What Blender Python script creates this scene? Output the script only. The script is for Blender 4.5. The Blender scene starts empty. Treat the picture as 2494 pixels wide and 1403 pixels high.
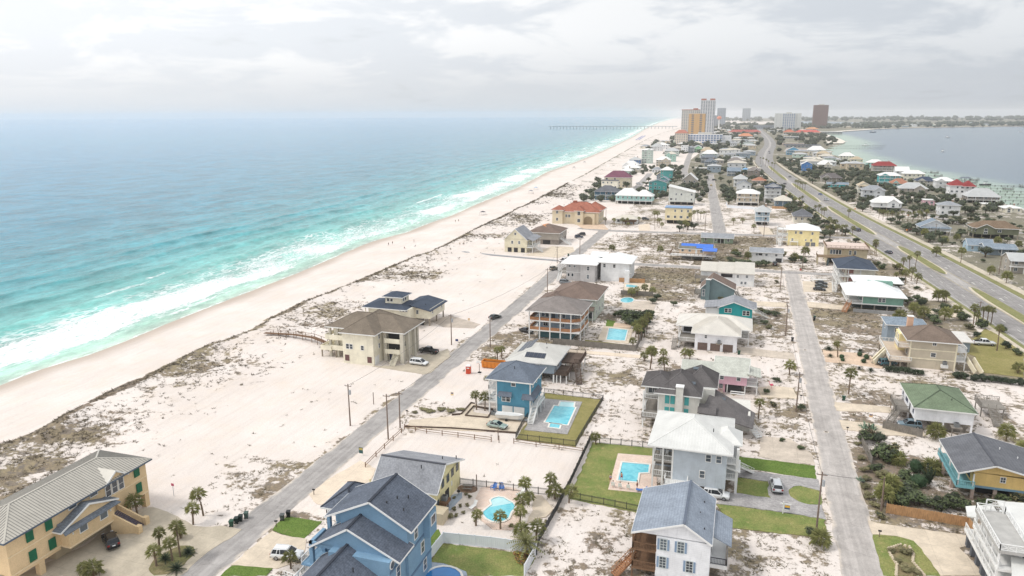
import bpy,bmesh,math,random
import numpy as np
from mathutils import Vector,Matrix,noise

# ------------------------------------------------------------------ camera, sky, sun, exposure
scene = bpy.context.scene
col = scene.collection
R = math.radians
random.seed(11)

CAM_H = 66.0
cam_data = bpy.data.cameras.new('camera')
cam = bpy.data.objects.new('camera',cam_data); col.objects.link(cam)
cam.location = (0,0,CAM_H)
cam_data.sensor_width = 36.0
cam_data.lens = 36.0 * 1780.0 / 2494.0
cam_data.clip_start = 1.0
cam_data.clip_end = 60000.0
cam.matrix_world = (Matrix.Translation((0,0,CAM_H)) @ Matrix.Rotation(R(17.6),4,'Z')
                    @ Matrix.Rotation(R(90 - 13.35),4,'X') @ Matrix.Rotation(R(-0.27),4,'Z'))
scene.camera = cam

SUN_AZ,SUN_EL = -112.0,52.0        # azimuth from +Y (clockwise positive), elevation
sun_dir = Vector((math.sin(R(SUN_AZ)) * math.cos(R(SUN_EL)),math.cos(R(SUN_AZ)) * math.cos(R(SUN_EL)),math.sin(R(SUN_EL))))

world = bpy.data.worlds.new('World'); scene.world = world; world.use_nodes = True
nt = world.node_tree; nt.nodes.clear()
def wn(t,**k):
    n = nt.nodes.new(t)
    for a,b in k.items(): setattr(n,a,b)
    return n
w_out = wn('ShaderNodeOutputWorld')
sky = wn('ShaderNodeTexSky',sky_type='NISHITA',sun_disc=False)
sky.sun_elevation = R(SUN_EL); sky.sun_rotation = R(SUN_AZ)
sky.air_density = 1.2; sky.dust_density = 3.5; sky.ozone_density = 1.0
bg_sky = wn('ShaderNodeBackground'); bg_sky.inputs[1].default_value = 0.09
nt.links.new(sky.outputs[0],bg_sky.inputs[0])
tc = wn('ShaderNodeTexCoord'); sep = wn('ShaderNodeSeparateXYZ')
nt.links.new(tc.outputs['Generated'],sep.inputs[0])
def wmath(op,a,b=None,clamp=False):
    n = wn('ShaderNodeMath',operation=op,use_clamp=clamp)
    for i,v in enumerate((a,b)):
        if v is None: continue
        if isinstance(v,(int,float)): n.inputs[i].default_value = v
        else: nt.links.new(v,n.inputs[i])
    return n.outputs[0]
# cloud deck: view direction projected on a flat layer
zz = wmath('MAXIMUM',sep.outputs[2],0.0)
den = wmath('ADD',zz,0.20)
cx = wmath('DIVIDE',sep.outputs[0],den); cy_ = wmath('DIVIDE',sep.outputs[1],den)
comb = wn('ShaderNodeCombineXYZ'); nt.links.new(cx,comb.inputs[0]); nt.links.new(cy_,comb.inputs[1])
def wnoise(scale,detail,rough,off):
    m = wn('ShaderNodeMapping'); m.inputs['Location'].default_value = off; m.inputs['Scale'].default_value = (1,1,1)
    nt.links.new(comb.outputs[0],m.inputs[0])
    n = wn('ShaderNodeTexNoise'); n.inputs['Scale'].default_value = scale; n.inputs['Detail'].default_value = detail; n.inputs['Roughness'].default_value = rough
    n.inputs['Distortion'].default_value = 0.35
    nt.links.new(m.outputs[0],n.inputs[0]); return n.outputs[0]
n_big = wnoise(0.55,3,0.5,(3.1,1.7,0)); n_fine = wnoise(1.9,9,0.60,(7.3,2.2,0))
cl = wmath('ADD',wmath('MULTIPLY',n_big,0.45),wmath('MULTIPLY',n_fine,0.6))
def ramp(v,a,b,lo=0.0,hi=1.0):
    n = wn('ShaderNodeMapRange',interpolation_type='SMOOTHSTEP')
    n.inputs[1].default_value = a; n.inputs[2].default_value = b; n.inputs[3].default_value = lo; n.inputs[4].default_value = hi
    nt.links.new(v,n.inputs[0]); return n.outputs[0]
puff = ramp(cl,0.49,0.59)                         # thick bright cloud
veil = ramp(zz,0.0,0.11,1.0,0.0)                # horizon haze veil
dotn = wn('ShaderNodeVectorMath',operation='DOT_PRODUCT'); dotn.inputs[1].default_value = sun_dir
nt.links.new(tc.outputs['Generated'],dotn.inputs[0])
glow = ramp(dotn.outputs['Value'],-0.45,0.60)     # clouds are brighter towards the veiled sun
def wmix(f,a,b):
    n = wn('ShaderNodeMix',data_type='RGBA'); nt.links.new(f,n.inputs[0])
    for i,v in ((6,a),(7,b)):
        if isinstance(v,tuple): n.inputs[i].default_value = v
        else: nt.links.new(v,n.inputs[i])
    return n.outputs[2]
grey = wmix(glow,(0.58,0.625,0.68,1),(1.0,1.03,1.07,1))
white = wmix(glow,(0.76,0.79,0.82,1),(1.22,1.21,1.20,1))
deck = wmix(puff,grey,white)
hazec = wmix(glow,(0.56,0.59,0.63,1),(0.87,0.88,0.90,1))
deck2 = wmix(veil,deck,hazec)
bg_cl = wn('ShaderNodeBackground'); nt.links.new(deck2,bg_cl.inputs[0]); bg_cl.inputs[1].default_value = 0.86
mixs = wn('ShaderNodeMixShader')
cover = wmath('MAXIMUM',ramp(cl,0.30,0.46,0.72,1.0),veil)
nt.links.new(cover,mixs.inputs[0]); nt.links.new(bg_sky.outputs[0],mixs.inputs[1]); nt.links.new(bg_cl.outputs[0],mixs.inputs[2])
nt.links.new(mixs.outputs[0],w_out.inputs[0])

sun_data = bpy.data.lights.new('sun','SUN'); sun_data.energy = 1.5; sun_data.angle = R(11); sun_data.color = (1.0,0.955,0.89)
sun = bpy.data.objects.new('sun',sun_data); col.objects.link(sun)
sun.rotation_euler = sun_dir.to_track_quat('Z','Y').to_euler(); sun.location = (-60,-30,160)

vs = scene.view_settings; vs.view_transform = 'Standard'; vs.look = 'None'; vs.exposure = 0.25; vs.gamma = 1.0; vs.use_curve_mapping = False
scene.cycles.use_denoising = True
scene.cycles.max_bounces = 6; scene.cycles.diffuse_bounces = 3; scene.cycles.glossy_bounces = 2
scene.cycles.transmission_bounces = 2; scene.cycles.volume_bounces = 1; scene.cycles.transparent_max_bounces = 6
scene.cycles.volume_step_rate = 10

# ------------------------------------------------------------------ materials
def lin(c):
    m = .30 * c[0] + .59 * c[1] + .11 * c[2]; c = tuple(v + (m - v) * .14 for v in c)      # pulls every colour a little towards grey
    return tuple(((v / 255) / 12.92 if v / 255 <= 0.04045 else (((v / 255) + 0.055) / 1.055) ** 2.4) for v in c)
MATS = {}
class NT:
    def __init__(s,name):
        s.m = bpy.data.materials.new(name); s.m.use_nodes = True; s.t = s.m.node_tree; s.t.nodes.clear()
        s.out = s.n('ShaderNodeOutputMaterial'); s.p = s.n('ShaderNodeBsdfPrincipled'); s.l(s.p.outputs[0],s.out.inputs[0])
        s.tc = None
    def n(s,t,**k):
        n = s.t.nodes.new(t)
        for a,b in k.items(): setattr(n,a,b)
        return n
    def l(s,a,b): s.t.links.new(a,b)
    def set(s,sock,v):
        if isinstance(v,(int,float)): sock.default_value = v
        elif isinstance(v,tuple): sock.default_value = v if len(v) == len(sock.default_value) else tuple(v) + (1,)
        else: s.l(v,sock)
    def coord(s,which='Object'):
        if s.tc is None: s.tc = s.n('ShaderNodeTexCoord')
        return s.tc.outputs[which]
    def pos(s): return s.n('ShaderNodeNewGeometry').outputs['Position']
    def noise(s,vec,scale,detail=4,rough=.55,dist=0):
        n = s.n('ShaderNodeTexNoise'); n.inputs['Scale'].default_value = scale; n.inputs['Detail'].default_value = detail
        n.inputs['Roughness'].default_value = rough; n.inputs['Distortion'].default_value = dist
        s.l(vec,n.inputs['Vector']); return n.outputs[0]
    def math(s,op,a,b=None,clamp=False):
        n = s.n('ShaderNodeMath',operation=op,use_clamp=clamp); s.set(n.inputs[0],a)
        if b is not None: s.set(n.inputs[1],b)
        return n.outputs[0]
    def rng(s,v,a,b,lo=0.,hi=1.,smooth=True):
        n = s.n('ShaderNodeMapRange',interpolation_type='SMOOTHSTEP' if smooth else 'LINEAR')
        for i,q in enumerate((v,a,b,lo,hi)): s.set(n.inputs[i],q)
        return n.outputs[0]
    def mix(s,f,a,b,blend='MIX'):
        n = s.n('ShaderNodeMix',data_type='RGBA',blend_type=blend); s.set(n.inputs[0],f); s.set(n.inputs[6],a); s.set(n.inputs[7],b); return n.outputs[2]
    def scale(s,c,f):
        n = s.n('ShaderNodeVectorMath',operation='SCALE'); s.set(n.inputs[0],c[:3] if isinstance(c,tuple) else c); s.set(n.inputs[3],f); return n.outputs[0]
    def mapv(s,vec,sc):
        n = s.n('ShaderNodeMapping'); n.inputs['Scale'].default_value = sc; s.l(vec,n.inputs[0]); return n.outputs[0]
    def attr(s,name): 
        n = s.n('ShaderNodeAttribute'); n.attribute_name = name; return n.outputs['Fac']
    def bump(s,h,strength,dist):
        n = s.n('ShaderNodeBump'); n.inputs['Strength'].default_value = strength; n.inputs['Distance'].default_value = dist
        s.l(h,n.inputs['Height']); s.l(n.outputs[0],s.p.inputs['Normal'])
    def fin(s,c,rough=.8,spec=.3,metal=0):
        s.set(s.p.inputs['Base Color'],c); s.set(s.p.inputs['Roughness'],rough); s.p.inputs['Specular IOR Level'].default_value = spec; s.p.inputs['Metallic'].default_value = metal
        return s.m
def plain(name,rgb,rough=.75,var=.1,sc=.8,spec=.3,metal=0,sc2=None):
    if name in MATS: return MATS[name]
    t = NT(name); v = t.coord('Object')
    f = t.rng(t.noise(v,sc,5,.6),.3,.7,1 - var,1 + var)
    if sc2: f = t.math('MULTIPLY',f,t.rng(t.noise(v,sc2,2,.5),.3,.7,1 - var,1 + var))
    MATS[name] = t.fin(t.scale(lin(rgb),f),rough,spec,metal); return MATS[name]
def siding(name,rgb,var=.09):
    if name in MATS: return MATS[name]
    t = NT(name); v = t.coord('Object')
    w = t.n('ShaderNodeTexWave',wave_type='BANDS',bands_direction='Z',wave_profile='SAW'); w.inputs['Scale'].default_value = 1.1; w.inputs['Distortion'].default_value = 0
    t.l(v,w.inputs[0])
    f = t.math('MULTIPLY',t.rng(t.noise(v,.5,5,.65),.3,.7,1 - var,1 + var),t.rng(w.outputs[1],0,.25,.90,1.0))
    st = t.rng(t.noise(t.mapv(v,(3,3,.25)),1.0,4,.6),.5,.8,1.0,.84)
    t.bump(w.outputs[1],.35,.02)
    MATS[name] = t.fin(t.scale(lin(rgb),t.math('MULTIPLY',f,st)),.7,.25); return MATS[name]
def shingle(name,rgb,var=.22):
    if name in MATS: return MATS[name]
    t = NT(name); v = t.coord('Object')
    w = t.n('ShaderNodeTexWave',wave_type='BANDS',bands_direction='Z',wave_profile='SAW'); w.inputs['Scale'].default_value = 2.2; w.inputs['Distortion'].default_value = .6; w.inputs['Detail'].default_value = 1
    t.l(v,w.inputs[0])
    f = t.math('MULTIPLY',t.rng(t.noise(v,3.2,3,.6),.3,.7,1 - var,1 + var),t.rng(t.noise(v,.35,5,.65),.3,.7,.86,1.12))
    f = t.math('MULTIPLY',f,t.rng(w.outputs[1],0,.4,.86,1.04))
    t.bump(w.outputs[1],.3,.03)
    MATS[name] = t.fin(t.scale(lin(rgb),f),.9,.15); return MATS[name]
def metal_roof(name,rgb,rough=.42):
    if name in MATS: return MATS[name]
    t = NT(name); v = t.coord('Object')
    f = t.math('MULTIPLY',t.rng(t.noise(v,.4,5,.6),.3,.7,.92,1.05),t.rng(t.noise(t.mapv(v,(2,2,.3)),1.5,4,.6),.45,.8,1.0,.92))
    MATS[name] = t.fin(t.scale(lin(rgb),f),rough,.5); return MATS[name]
def wood(name,rgb,var=.2):
    if name in MATS: return MATS[name]
    t = NT(name); v = t.coord('Object')
    f = t.math('MULTIPLY',t.rng(t.noise(t.mapv(v,(6,6,1)),1.2,4,.65),.3,.7,1 - var,1 + var),t.rng(t.noise(v,.5,3),.3,.7,.88,1.1))
    MATS[name] = t.fin(t.scale(lin(rgb),f),.85,.2); return MATS[name]
def leaf(name,a,b,sc=.6):
    if name in MATS: return MATS[name]
    t = NT(name); v = t.coord('Object'); oi = t.n('ShaderNodeObjectInfo')
    f = t.rng(t.noise(v,sc,3,.6),.3,.7)
    c = t.mix(f,lin(a),lin(b)); c = t.scale(c,t.rng(oi.outputs['Random'],0,1,.78,1.25,False))
    t.p.inputs['Subsurface Weight'].default_value = 0
    MATS[name] = t.fin(c,.6,.3); return MATS[name]

WALLC = dict(white=(226,227,228),cream=(228,222,204),beige=(214,203,178),yellow=(226,211,170),tan=(202,186,160),aqua=(164,216,212),teal=(70,156,156),turquoise=(60,178,182),
    blue=(70,120,150),royal=(78,116,165),slate=(122,134,146),slateblue=(104,128,148),greyblue=(142,158,172),paleblue=(160,188,206),skyblue=(92,164,205),cobalt=(70,130,200),
    tarp=(40,105,215),mint=(158,200,186),pale_green=(186,208,196),green=(140,200,150),pale_grey=(196,200,194),lightgrey=(204,207,210),greytan=(168,160,150),taupe=(140,130,122),
    brown=(124,104,88),peach=(222,190,160),pink=(222,176,186),hotpink=(225,130,170),olive=(112,116,92))
ROOFC = dict(white=(226,225,222),grey=(150,154,160),grey_light=(182,184,184),charcoal=(84,90,100),slate=(112,120,130),navy=(62,74,96),purple=(126,78,96),tan=(186,168,140),sandstone=(206,198,182),
    taupe=(128,120,112),taupe_dark=(104,98,98),terracotta=(172,116,92),red=(152,60,60),brown=(126,106,86),greyblue=(130,144,158),skyblue=(110,168,215),tarp_white=(110,150,195),pale_green=(182,206,180))
def wallm(k): return siding('siding_' + k,WALLC[k])
def roofm(k):
    if k in ('white','grey_light','sandstone','tarp_white','skyblue'): return metal_roof('metal_roof_' + k,ROOFC[k])
    return shingle('shingle_' + k,ROOFC[k])
trim = lambda: plain('white_trim',(228,228,226),.6,.05)
def glass():
    if 'window_glass' in MATS: return MATS['window_glass']
    t = NT('window_glass'); oi = t.n('ShaderNodeObjectInfo')
    c = t.mix(t.rng(oi.outputs['Random'],0,1),lin((38,46,56)),lin((96,108,118)))
    MATS['window_glass'] = t.fin(c,.12,.6); return MATS['window_glass']

# ------------------------------------------------------------------ mesh helpers
class MB:
    def __init__(s): s.v = []; s.f = []; s.mi = []
    def add(s,vs,fs,mi=0):
        o = len(s.v); s.v += [tuple(p) for p in vs]; s.f += [tuple(i + o for i in f) for f in fs]; s.mi += [mi] * len(fs); return s
    def box(s,x0,y0,z0,x1,y1,z1,mi=0):
        x0,x1 = min(x0,x1),max(x0,x1); y0,y1 = min(y0,y1),max(y0,y1)
        return s.add([(x0,y0,z0),(x1,y0,z0),(x1,y1,z0),(x0,y1,z0),(x0,y0,z1),(x1,y0,z1),(x1,y1,z1),(x0,y1,z1)],
                     [(0,3,2,1),(4,5,6,7),(0,1,5,4),(1,2,6,5),(2,3,7,6),(3,0,4,7)],mi)
    def prism(s,poly,z0,z1,mi=0):
        n = len(poly); a = sum(poly[i][0] * poly[(i + 1) % n][1] - poly[(i + 1) % n][0] * poly[i][1] for i in range(n))
        if a < 0: poly = poly[::-1]
        return s.add([(x,y,z0) for x,y in poly] + [(x,y,z1) for x,y in poly],
                     [tuple(range(n - 1,-1,-1)),tuple(range(n,2 * n))] + [(i,(i + 1) % n,n + (i + 1) % n,n + i) for i in range(n)],mi)
    def beam(s,p,q,w,h,mi=0):
        p,q = Vector(p),Vector(q); d = (q - p)
        if d.length < 1e-6: return s
        d.normalize(); up = Vector((0,0,1)) if abs(d.z) < .95 else Vector((1,0,0))
        a = d.cross(up).normalized() * (w / 2); b = a.cross(d).normalized() * (h / 2)
        return s.add([p - a - b,p + a - b,p + a + b,p - a + b,q - a - b,q + a - b,q + a + b,q - a + b],
                     [(0,1,2,3),(7,6,5,4),(0,4,5,1),(1,5,6,2),(2,6,7,3),(3,7,4,0)],mi)
    def tube(s,pts,rad,n=6,mi=0,cap=True):
        rings = []; o = len(s.v)
        for i,p in enumerate(pts):
            p = Vector(p); d = (Vector(pts[min(i + 1,len(pts) - 1)]) - Vector(pts[max(i - 1,0)])).normalized()
            up = Vector((0,0,1)) if abs(d.z) < .9 else Vector((1,0,0)); a = d.cross(up).normalized(); b = d.cross(a).normalized()
            r = rad[i] if isinstance(rad,(list,tuple)) else rad
            s.v += [tuple(p + (a * math.cos(2 * math.pi * k / n) + b * math.sin(2 * math.pi * k / n)) * r) for k in range(n)]
        m = len(pts)
        for i in range(m - 1):
            for k in range(n):
                s.f.append((o + i * n + k,o + i * n + (k + 1) % n,o + (i + 1) * n + (k + 1) % n,o + (i + 1) * n + k)); s.mi.append(mi)
        if cap:
            s.f.append(tuple(o + k for k in range(n - 1,-1,-1))); s.f.append(tuple(o + (m - 1) * n + k for k in range(n))); s.mi += [mi,mi]
        return s
    def mesh(s,name,mats,smooth=False):
        me = bpy.data.meshes.new(name); me.from_pydata(s.v,[],s.f)
        for m in (mats if isinstance(mats,(list,tuple)) else [mats]): me.materials.append(m)
        if any(s.mi): me.polygons.foreach_set('material_index',s.mi)
        if smooth: me.polygons.foreach_set('use_smooth',[True] * len(me.polygons))
        me.update(); return me
    def build(s,name,mats,parent=None,loc=(0,0,0),rz=0,smooth=False):
        return ob(name,s.mesh(name,mats,smooth),parent,loc,rz)
def ob(name,data,parent=None,loc=(0,0,0),rz=0):
    o = bpy.data.objects.new(name,data); col.objects.link(o); o.parent = parent; o.location = loc; o.rotation_euler = (0,0,rz); return o
def tag(o,label=None,cat=None,group=None,kind=None):
    for k,v in (('label',label),('category',cat),('group',group),('kind',kind)):
        if v: o[k] = v
    return o
def thing(name,label,cat,loc=(0,0,0),rz=0,group=None):
    return tag(ob(name,None,None,loc,rz),label,cat,group)
def copy_tree(o,parent=None):
    c = o.copy(); col.objects.link(c); c.parent = parent
    for ch in KIDS.get(o.name,[]): copy_tree(ch,c)
    return c
KIDS = {}
def index_kids(o):
    KIDS[o.name] = list(o.children)
    for ch in o.children: index_kids(ch)
def lerp_poly(pts,y):
    if y <= pts[0][1]:
        (x0,y0),(x1,y1) = pts[0],pts[1]; return x0
    for (x0,y0),(x1,y1) in zip(pts,pts[1:]):
        if y <= y1: return x0 + (x1 - x0) * (y - y0) / (y1 - y0)
    (x0,y0),(x1,y1) = pts[-2],pts[-1]; return x1 + (x1 - x0) * (y - y1) / (y1 - y0)
def sstep(a,b,v):
    t = min(1,max(0,(v - a) / (b - a))); return t * t * (3 - 2 * t)
def in_poly(x,y,poly):
    c = False; n = len(poly); j = n - 1
    for i in range(n):
        xi,yi = poly[i]; xj,yj = poly[j]
        if (yi > y) != (yj > y) and x < (xj - xi) * (y - yi) / (yj - yi) + xi: c = not c
        j = i
    return c
SHORE = [
 (-180.3,129.9),
 (-181.4,142.3),
 (-178.7,155.3),
 (-179.0,167.9),
 (-181.3,193.0),
 (-182.7,218.1),
 (-184.0,234.6),
 (-185.1,269.9),
 (-189.0,307.1),
 (-193.5,352.3),
 (-189.0,389.3),
 (-190.8,419.7),
 (-191.1,461.2),
 (-197.8,541.1),
 (-204.7,662.2),
 (-228.0,859.8),
 (-236.9,1059.3),
 (-248.0,1238.1),
 (-273.3,1559.6),
 (-335.5,2284.4),
 (-466.1,3590.8),
 (-669.8,5933.3),
 (-1036.6,10965.8),
]
DUNE = [
 (-142.2,100.2),
 (-140.0,105.3),
 (-143.0,120.1),
 (-144.9,132.1),
 (-144.3,144.2),
 (-145.4,153.0),
 (-146.7,168.5),
 (-144.7,185.2),
 (-147.7,202.3),
 (-148.7,219.1),
 (-147.3,261.3),
 (-147.4,295.8),
 (-144.7,332.1),
 (-150.1,410.1),
 (-152.7,493.9),
 (-169.9,793.4),
 (-181.7,951.7),
 (-202.5,1232.4),
 (-238.6,1731.8),
 (-270.8,2242.2),
 (-283.7,2626.2),
]
SHEETS = [
 ('lawn','lawn_gold',[(-43.3,161.8),(-28.7,161.5),(-29.4,135.0),(-42.1,134.6)]),
 ('lawn','lawn',[(-26.4,138.0),(-14.1,138.9),(-11.1,118.9),(-13.6,113.3),(-25.9,114.2)]),
 ('lawn','lawn_green',[(2.2,140.1),(16.4,140.3),(16.2,134.7),(2.2,135.4)]),
 ('lawn','lawn',[(2.1,131.1),(7.8,131.0),(7.5,128.4),(7.9,125.0),(2.0,125.2)]),
 ('lawn','lawn',[(11.0,128.7),(12.0,130.4),(13.3,131.1),(16.5,130.6),(16.4,125.3),(14.6,124.6),(12.6,124.9),(11.3,126.4)]),
 ('lawn','lawn',[(-1.0,120.0),(8.7,120.4),(16.3,120.2),(16.2,114.7),(9.1,113.6),(1.5,113.0)]),
 ('lawn','lawn',[(-41.8,95.1),(-26.9,96.4),(-27.1,90.8),(-36.2,88.0),(-37.8,89.4),(-39.7,90.2),(-41.9,89.9)]),
 ('lawn','lawn_green',[(-70.0,90.4),(-70.3,91.7),(-70.1,94.7),(-63.4,94.9),(-63.7,89.7),(-66.7,89.6)]),
 ('lawn','lawn_green',[(-70.0,77.5),(-69.9,80.2),(-67.9,80.9),(-63.5,81.3),(-63.4,79.6)]),
 ('lawn','lawn',[(23.2,117.6),(26.7,118.3),(29.2,117.6),(30.4,113.1),(30.9,108.7),(23.0,106.3)]),
 ('lawn','lawn_gold',[(67.2,239.0),(75.0,254.7),(79.4,234.5),(73.1,213.5),(62.9,213.7),(64.2,223.0),(63.0,225.7)]),
 ('lawn','lawn_gold',[(62.9,213.7),(73.1,213.5),(71.3,207.5),(60.2,208.9)]),
 ('lawn','lawn_green',[(-40.5,231.1),(-37.2,229.5),(-36.7,222.7),(-39.5,222.9)]),
 ('lawn','lawn_gold',[(-42.5,206.9),(-27.3,205.6),(-27.1,202.4),(-42.1,203.6)]),
 ('lawn','lawn_green',[(-45.3,97.1),(-44.0,98.5),(-41.8,95.5),(-42.9,92.2)]),
 ('footpath','concrete_tan',[(63.3,219.1),(74.6,218.7),(74.0,216.4),(62.7,216.8)]),
 ('planting_bed','planted_bed',[(25.1,114.1),(27.0,115.7),(28.2,115.4),(28.4,113.4),(27.9,111.3),(28.3,109.8),(28.8,108.1),(24.9,106.9),(25.5,109.8),(25.0,112.4)]),
 ('planting_bed','planted_bed',[(-81.4,75.7),(-82.5,78.3),(-82.0,79.9),(-81.1,82.2),(-78.9,82.6),(-77.4,81.3),(-77.0,78.1),(-77.4,75.6),(-79.2,74.8)]),
 ('driveway','concrete',[(-101.1,67.9),(-98.2,69.5),(-95.7,77.7),(-97.0,85.9),(-95.7,89.7),(-94.3,90.4),(-91.6,90.1),(-85.8,88.5),(-83.4,87.6),(-81.1,87.8),(-78.8,88.9),(-74.9,89.1),(-75.0,86.2),(-75.8,83.2),(-75.5,75.8)]),
 ('driveway','concrete_tan',[(-69.9,90.0),(-66.5,89.4),(-63.2,89.7),(-60.6,84.5),(-62.8,81.5),(-70.1,80.3),(-70.1,83.8)]),
 ('driveway','sand_tan',[(-68.2,116.7),(-63.8,114.3),(-62.1,108.6),(-63.4,100.7),(-67.6,99.6),(-70.7,102.1),(-70.3,108.1)]),
 ('driveway','concrete_tan',[(-66.8,133.1),(-67.3,137.3),(-57.8,142.8),(-58.2,145.9),(-57.6,150.4),(-56.3,150.0),(-55.8,145.6),(-50.8,145.2),(-42.3,146.3),(-41.9,143.6),(-42.9,137.7)]),
 ('driveway','concrete',[(-92.6,166.8),(-84.7,170.2),(-85.3,178.0),(-80.9,182.4),(-78.7,186.9),(-75.6,180.9),(-75.4,167.0),(-76.4,165.3)]),
 ('driveway','paver_grey',[(2.1,134.3),(16.4,134.6),(16.9,130.1),(13.3,131.0),(11.9,130.4),(11.0,128.7),(11.3,126.4),(12.6,124.9),(14.6,124.5),(16.5,125.0),(16.4,120.2),(8.7,120.6),(-1.0,120.1),(-0.0,124.6),(2.0,125.0),(7.9,124.9),(7.5,128.4),(7.9,131.1),(2.1,131.3)]),
 ('driveway','concrete_old',[(6.5,151.3),(12.4,151.7),(16.3,145.7),(16.4,140.8),(10.1,140.1),(6.4,141.4)]),
 ('driveway','concrete_old',[(1.5,213.1),(16.2,211.2),(16.7,205.1),(1.6,206.4)]),
 ('driveway','concrete_tan',[(6.3,180.3),(9.3,182.6),(14.5,182.7),(15.5,175.5),(7.2,174.1)]),
 ('driveway','concrete_tan',[(23.4,175.8),(35.3,176.3),(35.1,172.7),(23.2,170.3)]),
 ('driveway','concrete_tan',[(23.3,164.9),(28.0,164.9),(32.7,164.1),(39.7,163.6),(39.6,161.0),(30.3,159.0),(23.6,160.0)]),
 ('driveway','concrete_tan',[(23.1,122.0),(25.4,121.4),(37.9,121.7),(37.3,118.7),(35.5,117.5),(37.3,110.7),(30.9,108.7),(30.4,113.1),(29.2,117.6),(26.7,118.3),(23.2,117.6)]),
 ('driveway','terracotta_pave',[(24.4,217.1),(30.5,216.6),(36.0,216.8),(38.7,208.2),(37.9,204.5),(29.3,206.4),(24.3,205.9)]),
 ('driveway','concrete_tan',[(24.9,309.6),(36.1,309.8),(35.0,292.2),(24.1,290.3)]),
 ('driveway','concrete_tan',[(4.2,270.0),(17.0,270.7),(17.0,264.2),(4.8,262.9)]),
 ('driveway','terracotta_pave',[(-96.4,435.8),(-81.3,443.6),(-74.3,421.6),(-89.6,422.2)]),
 ('driveway','concrete_tan',[(9.3,456.9),(15.3,455.3),(17.2,429.0),(11.1,427.3)]),
 ('footpath','sand_tan',[(-47.3,196.4),(-24.5,197.1),(-24.1,194.6),(-46.7,193.8)]),
 ('driveway','sand_grey',[(-95.4,212.6),(-92.3,221.0),(-78.6,213.6),(-78.8,208.7),(-88.8,207.2)]),
 ('driveway','sand_tan',[(-60.2,446.0),(-54.4,453.0),(-50.4,425.2),(-56.8,423.4)]),
 ('driveway','concrete_tan',[(-98.9,331.7),(-92.2,359.4),(-81.6,360.0),(-78.0,349.0),(-81.7,330.2)]),
 ('driveway','concrete_tan',[(24.1,274.7),(36.7,272.4),(36.0,265.8),(24.0,266.8)]),
 ('driveway','concrete_tan',[(60.5,274.8),(70.9,271.2),(71.5,266.1),(59.0,268.8)]),
 ('pool_terrace','paver_grey',[(-42.2,158.0),(-33.1,158.6),(-32.3,140.1),(-41.7,139.6)]),
 ('pool_terrace','paver_pink',[(-20.6,134.4),(-13.0,135.4),(-11.3,120.6),(-13.6,120.1),(-19.9,119.5)]),
 ('pool_terrace','paver_pink',[(-41.7,109.8),(-42.1,113.2),(-40.4,115.0),(-36.1,115.0),(-34.2,114.1),(-32.8,108.6),(-31.9,104.1),(-32.6,101.8),(-35.6,101.1),(-39.0,103.7),(-41.3,106.7)]),
 ('pool_terrace','concrete_tan',[(-40.0,222.7),(-36.1,222.9),(-30.4,221.7),(-29.5,206.6),(-39.0,207.5)]),
 ('pool_terrace','concrete_blue',[(-41.8,89.7),(-39.6,90.0),(-37.5,89.6),(-35.6,89.1),(-35.1,88.3),(-41.9,86.2)]),
 ('pool_terrace','concrete_blue',[(-46.1,109.3),(-44.7,110.8),(-44.1,109.2),(-44.5,104.5),(-45.4,104.8)]),
 ('yard_path','concrete_tan',[(-32.2,113.6),(-30.7,113.9),(-29.2,111.9),(-27.9,110.4),(-27.5,110.1),(-28.2,107.3),(-29.4,106.3),(-30.9,104.1),(-31.0,108.5)]),
 ('pool_terrace','terracotta_pave',[(-37.4,227.4),(-31.8,227.6),(-31.4,222.9),(-37.0,223.1)]),
 ('pool_terrace','concrete_tan',[(-43.5,285.6),(-33.2,288.6),(-32.1,273.0),(-41.2,271.7)]),
 ('pool_terrace','concrete_old',[(-39.5,255.8),(-27.5,260.6),(-27.0,246.5),(-37.9,246.1)]),
]
EDGING = [
 [(-56.5,142.9),(-56.6,148.6),(-51.7,148.1),(-51.3,143.3),(-56.5,142.9)],
 [(-59.6,142.5),(-57.7,143.5),(-57.9,150.3),(-56.9,150.1)],
 [(-67.0,133.5),(-56.9,135.7),(-42.9,137.5)],
]
BEDRIM = [
 [(25.1,114.1),(27.0,115.7),(28.2,115.4),(28.4,113.4),(27.9,111.3),(28.3,109.8),(28.8,108.1)],
 [(25.1,114.1),(25.0,112.4),(25.5,109.8),(24.9,106.9)],
]
POOLPTS = [
 ('rect pool',[(-37.9,157.1),(-34.8,157.5),(-34.4,154.8),(-33.9,154.5),(-33.4,144.6),(-38.4,144.7),(-38.7,154.3),(-37.7,154.3)]),
 ('spa',[(-37.1,144.4),(-34.9,144.4),(-34.7,142.4),(-36.9,142.4)]),
 ('L pool',[(-19.1,130.6),(-14.0,131.1),(-13.8,127.9),(-15.5,127.2),(-15.3,123.6),(-18.7,123.3)]),
 ('free pool',[(-38.8,109.5),(-38.6,110.3),(-37.9,111.0),(-37.0,111.0),(-36.0,110.4),(-34.9,109.8),(-34.2,108.9),(-34.1,107.9),(-34.3,106.9),(-34.2,105.9),(-34.1,104.8),(-34.6,103.8),(-35.3,103.3),(-36.4,103.2),(-37.5,103.7),(-38.6,104.8),(-38.8,105.6),(-38.4,107.3),(-38.1,108.2)]),
 ('H pool',[(-37.8,220.5),(-32.0,220.3),(-31.1,209.0),(-36.4,208.3)]),
 ('small pool',[(-42.1,283.0),(-37.6,282.1),(-37.5,278.5),(-41.6,278.7)]),
 ('round pool',[(-40.2,86.7)]),
]
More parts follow.
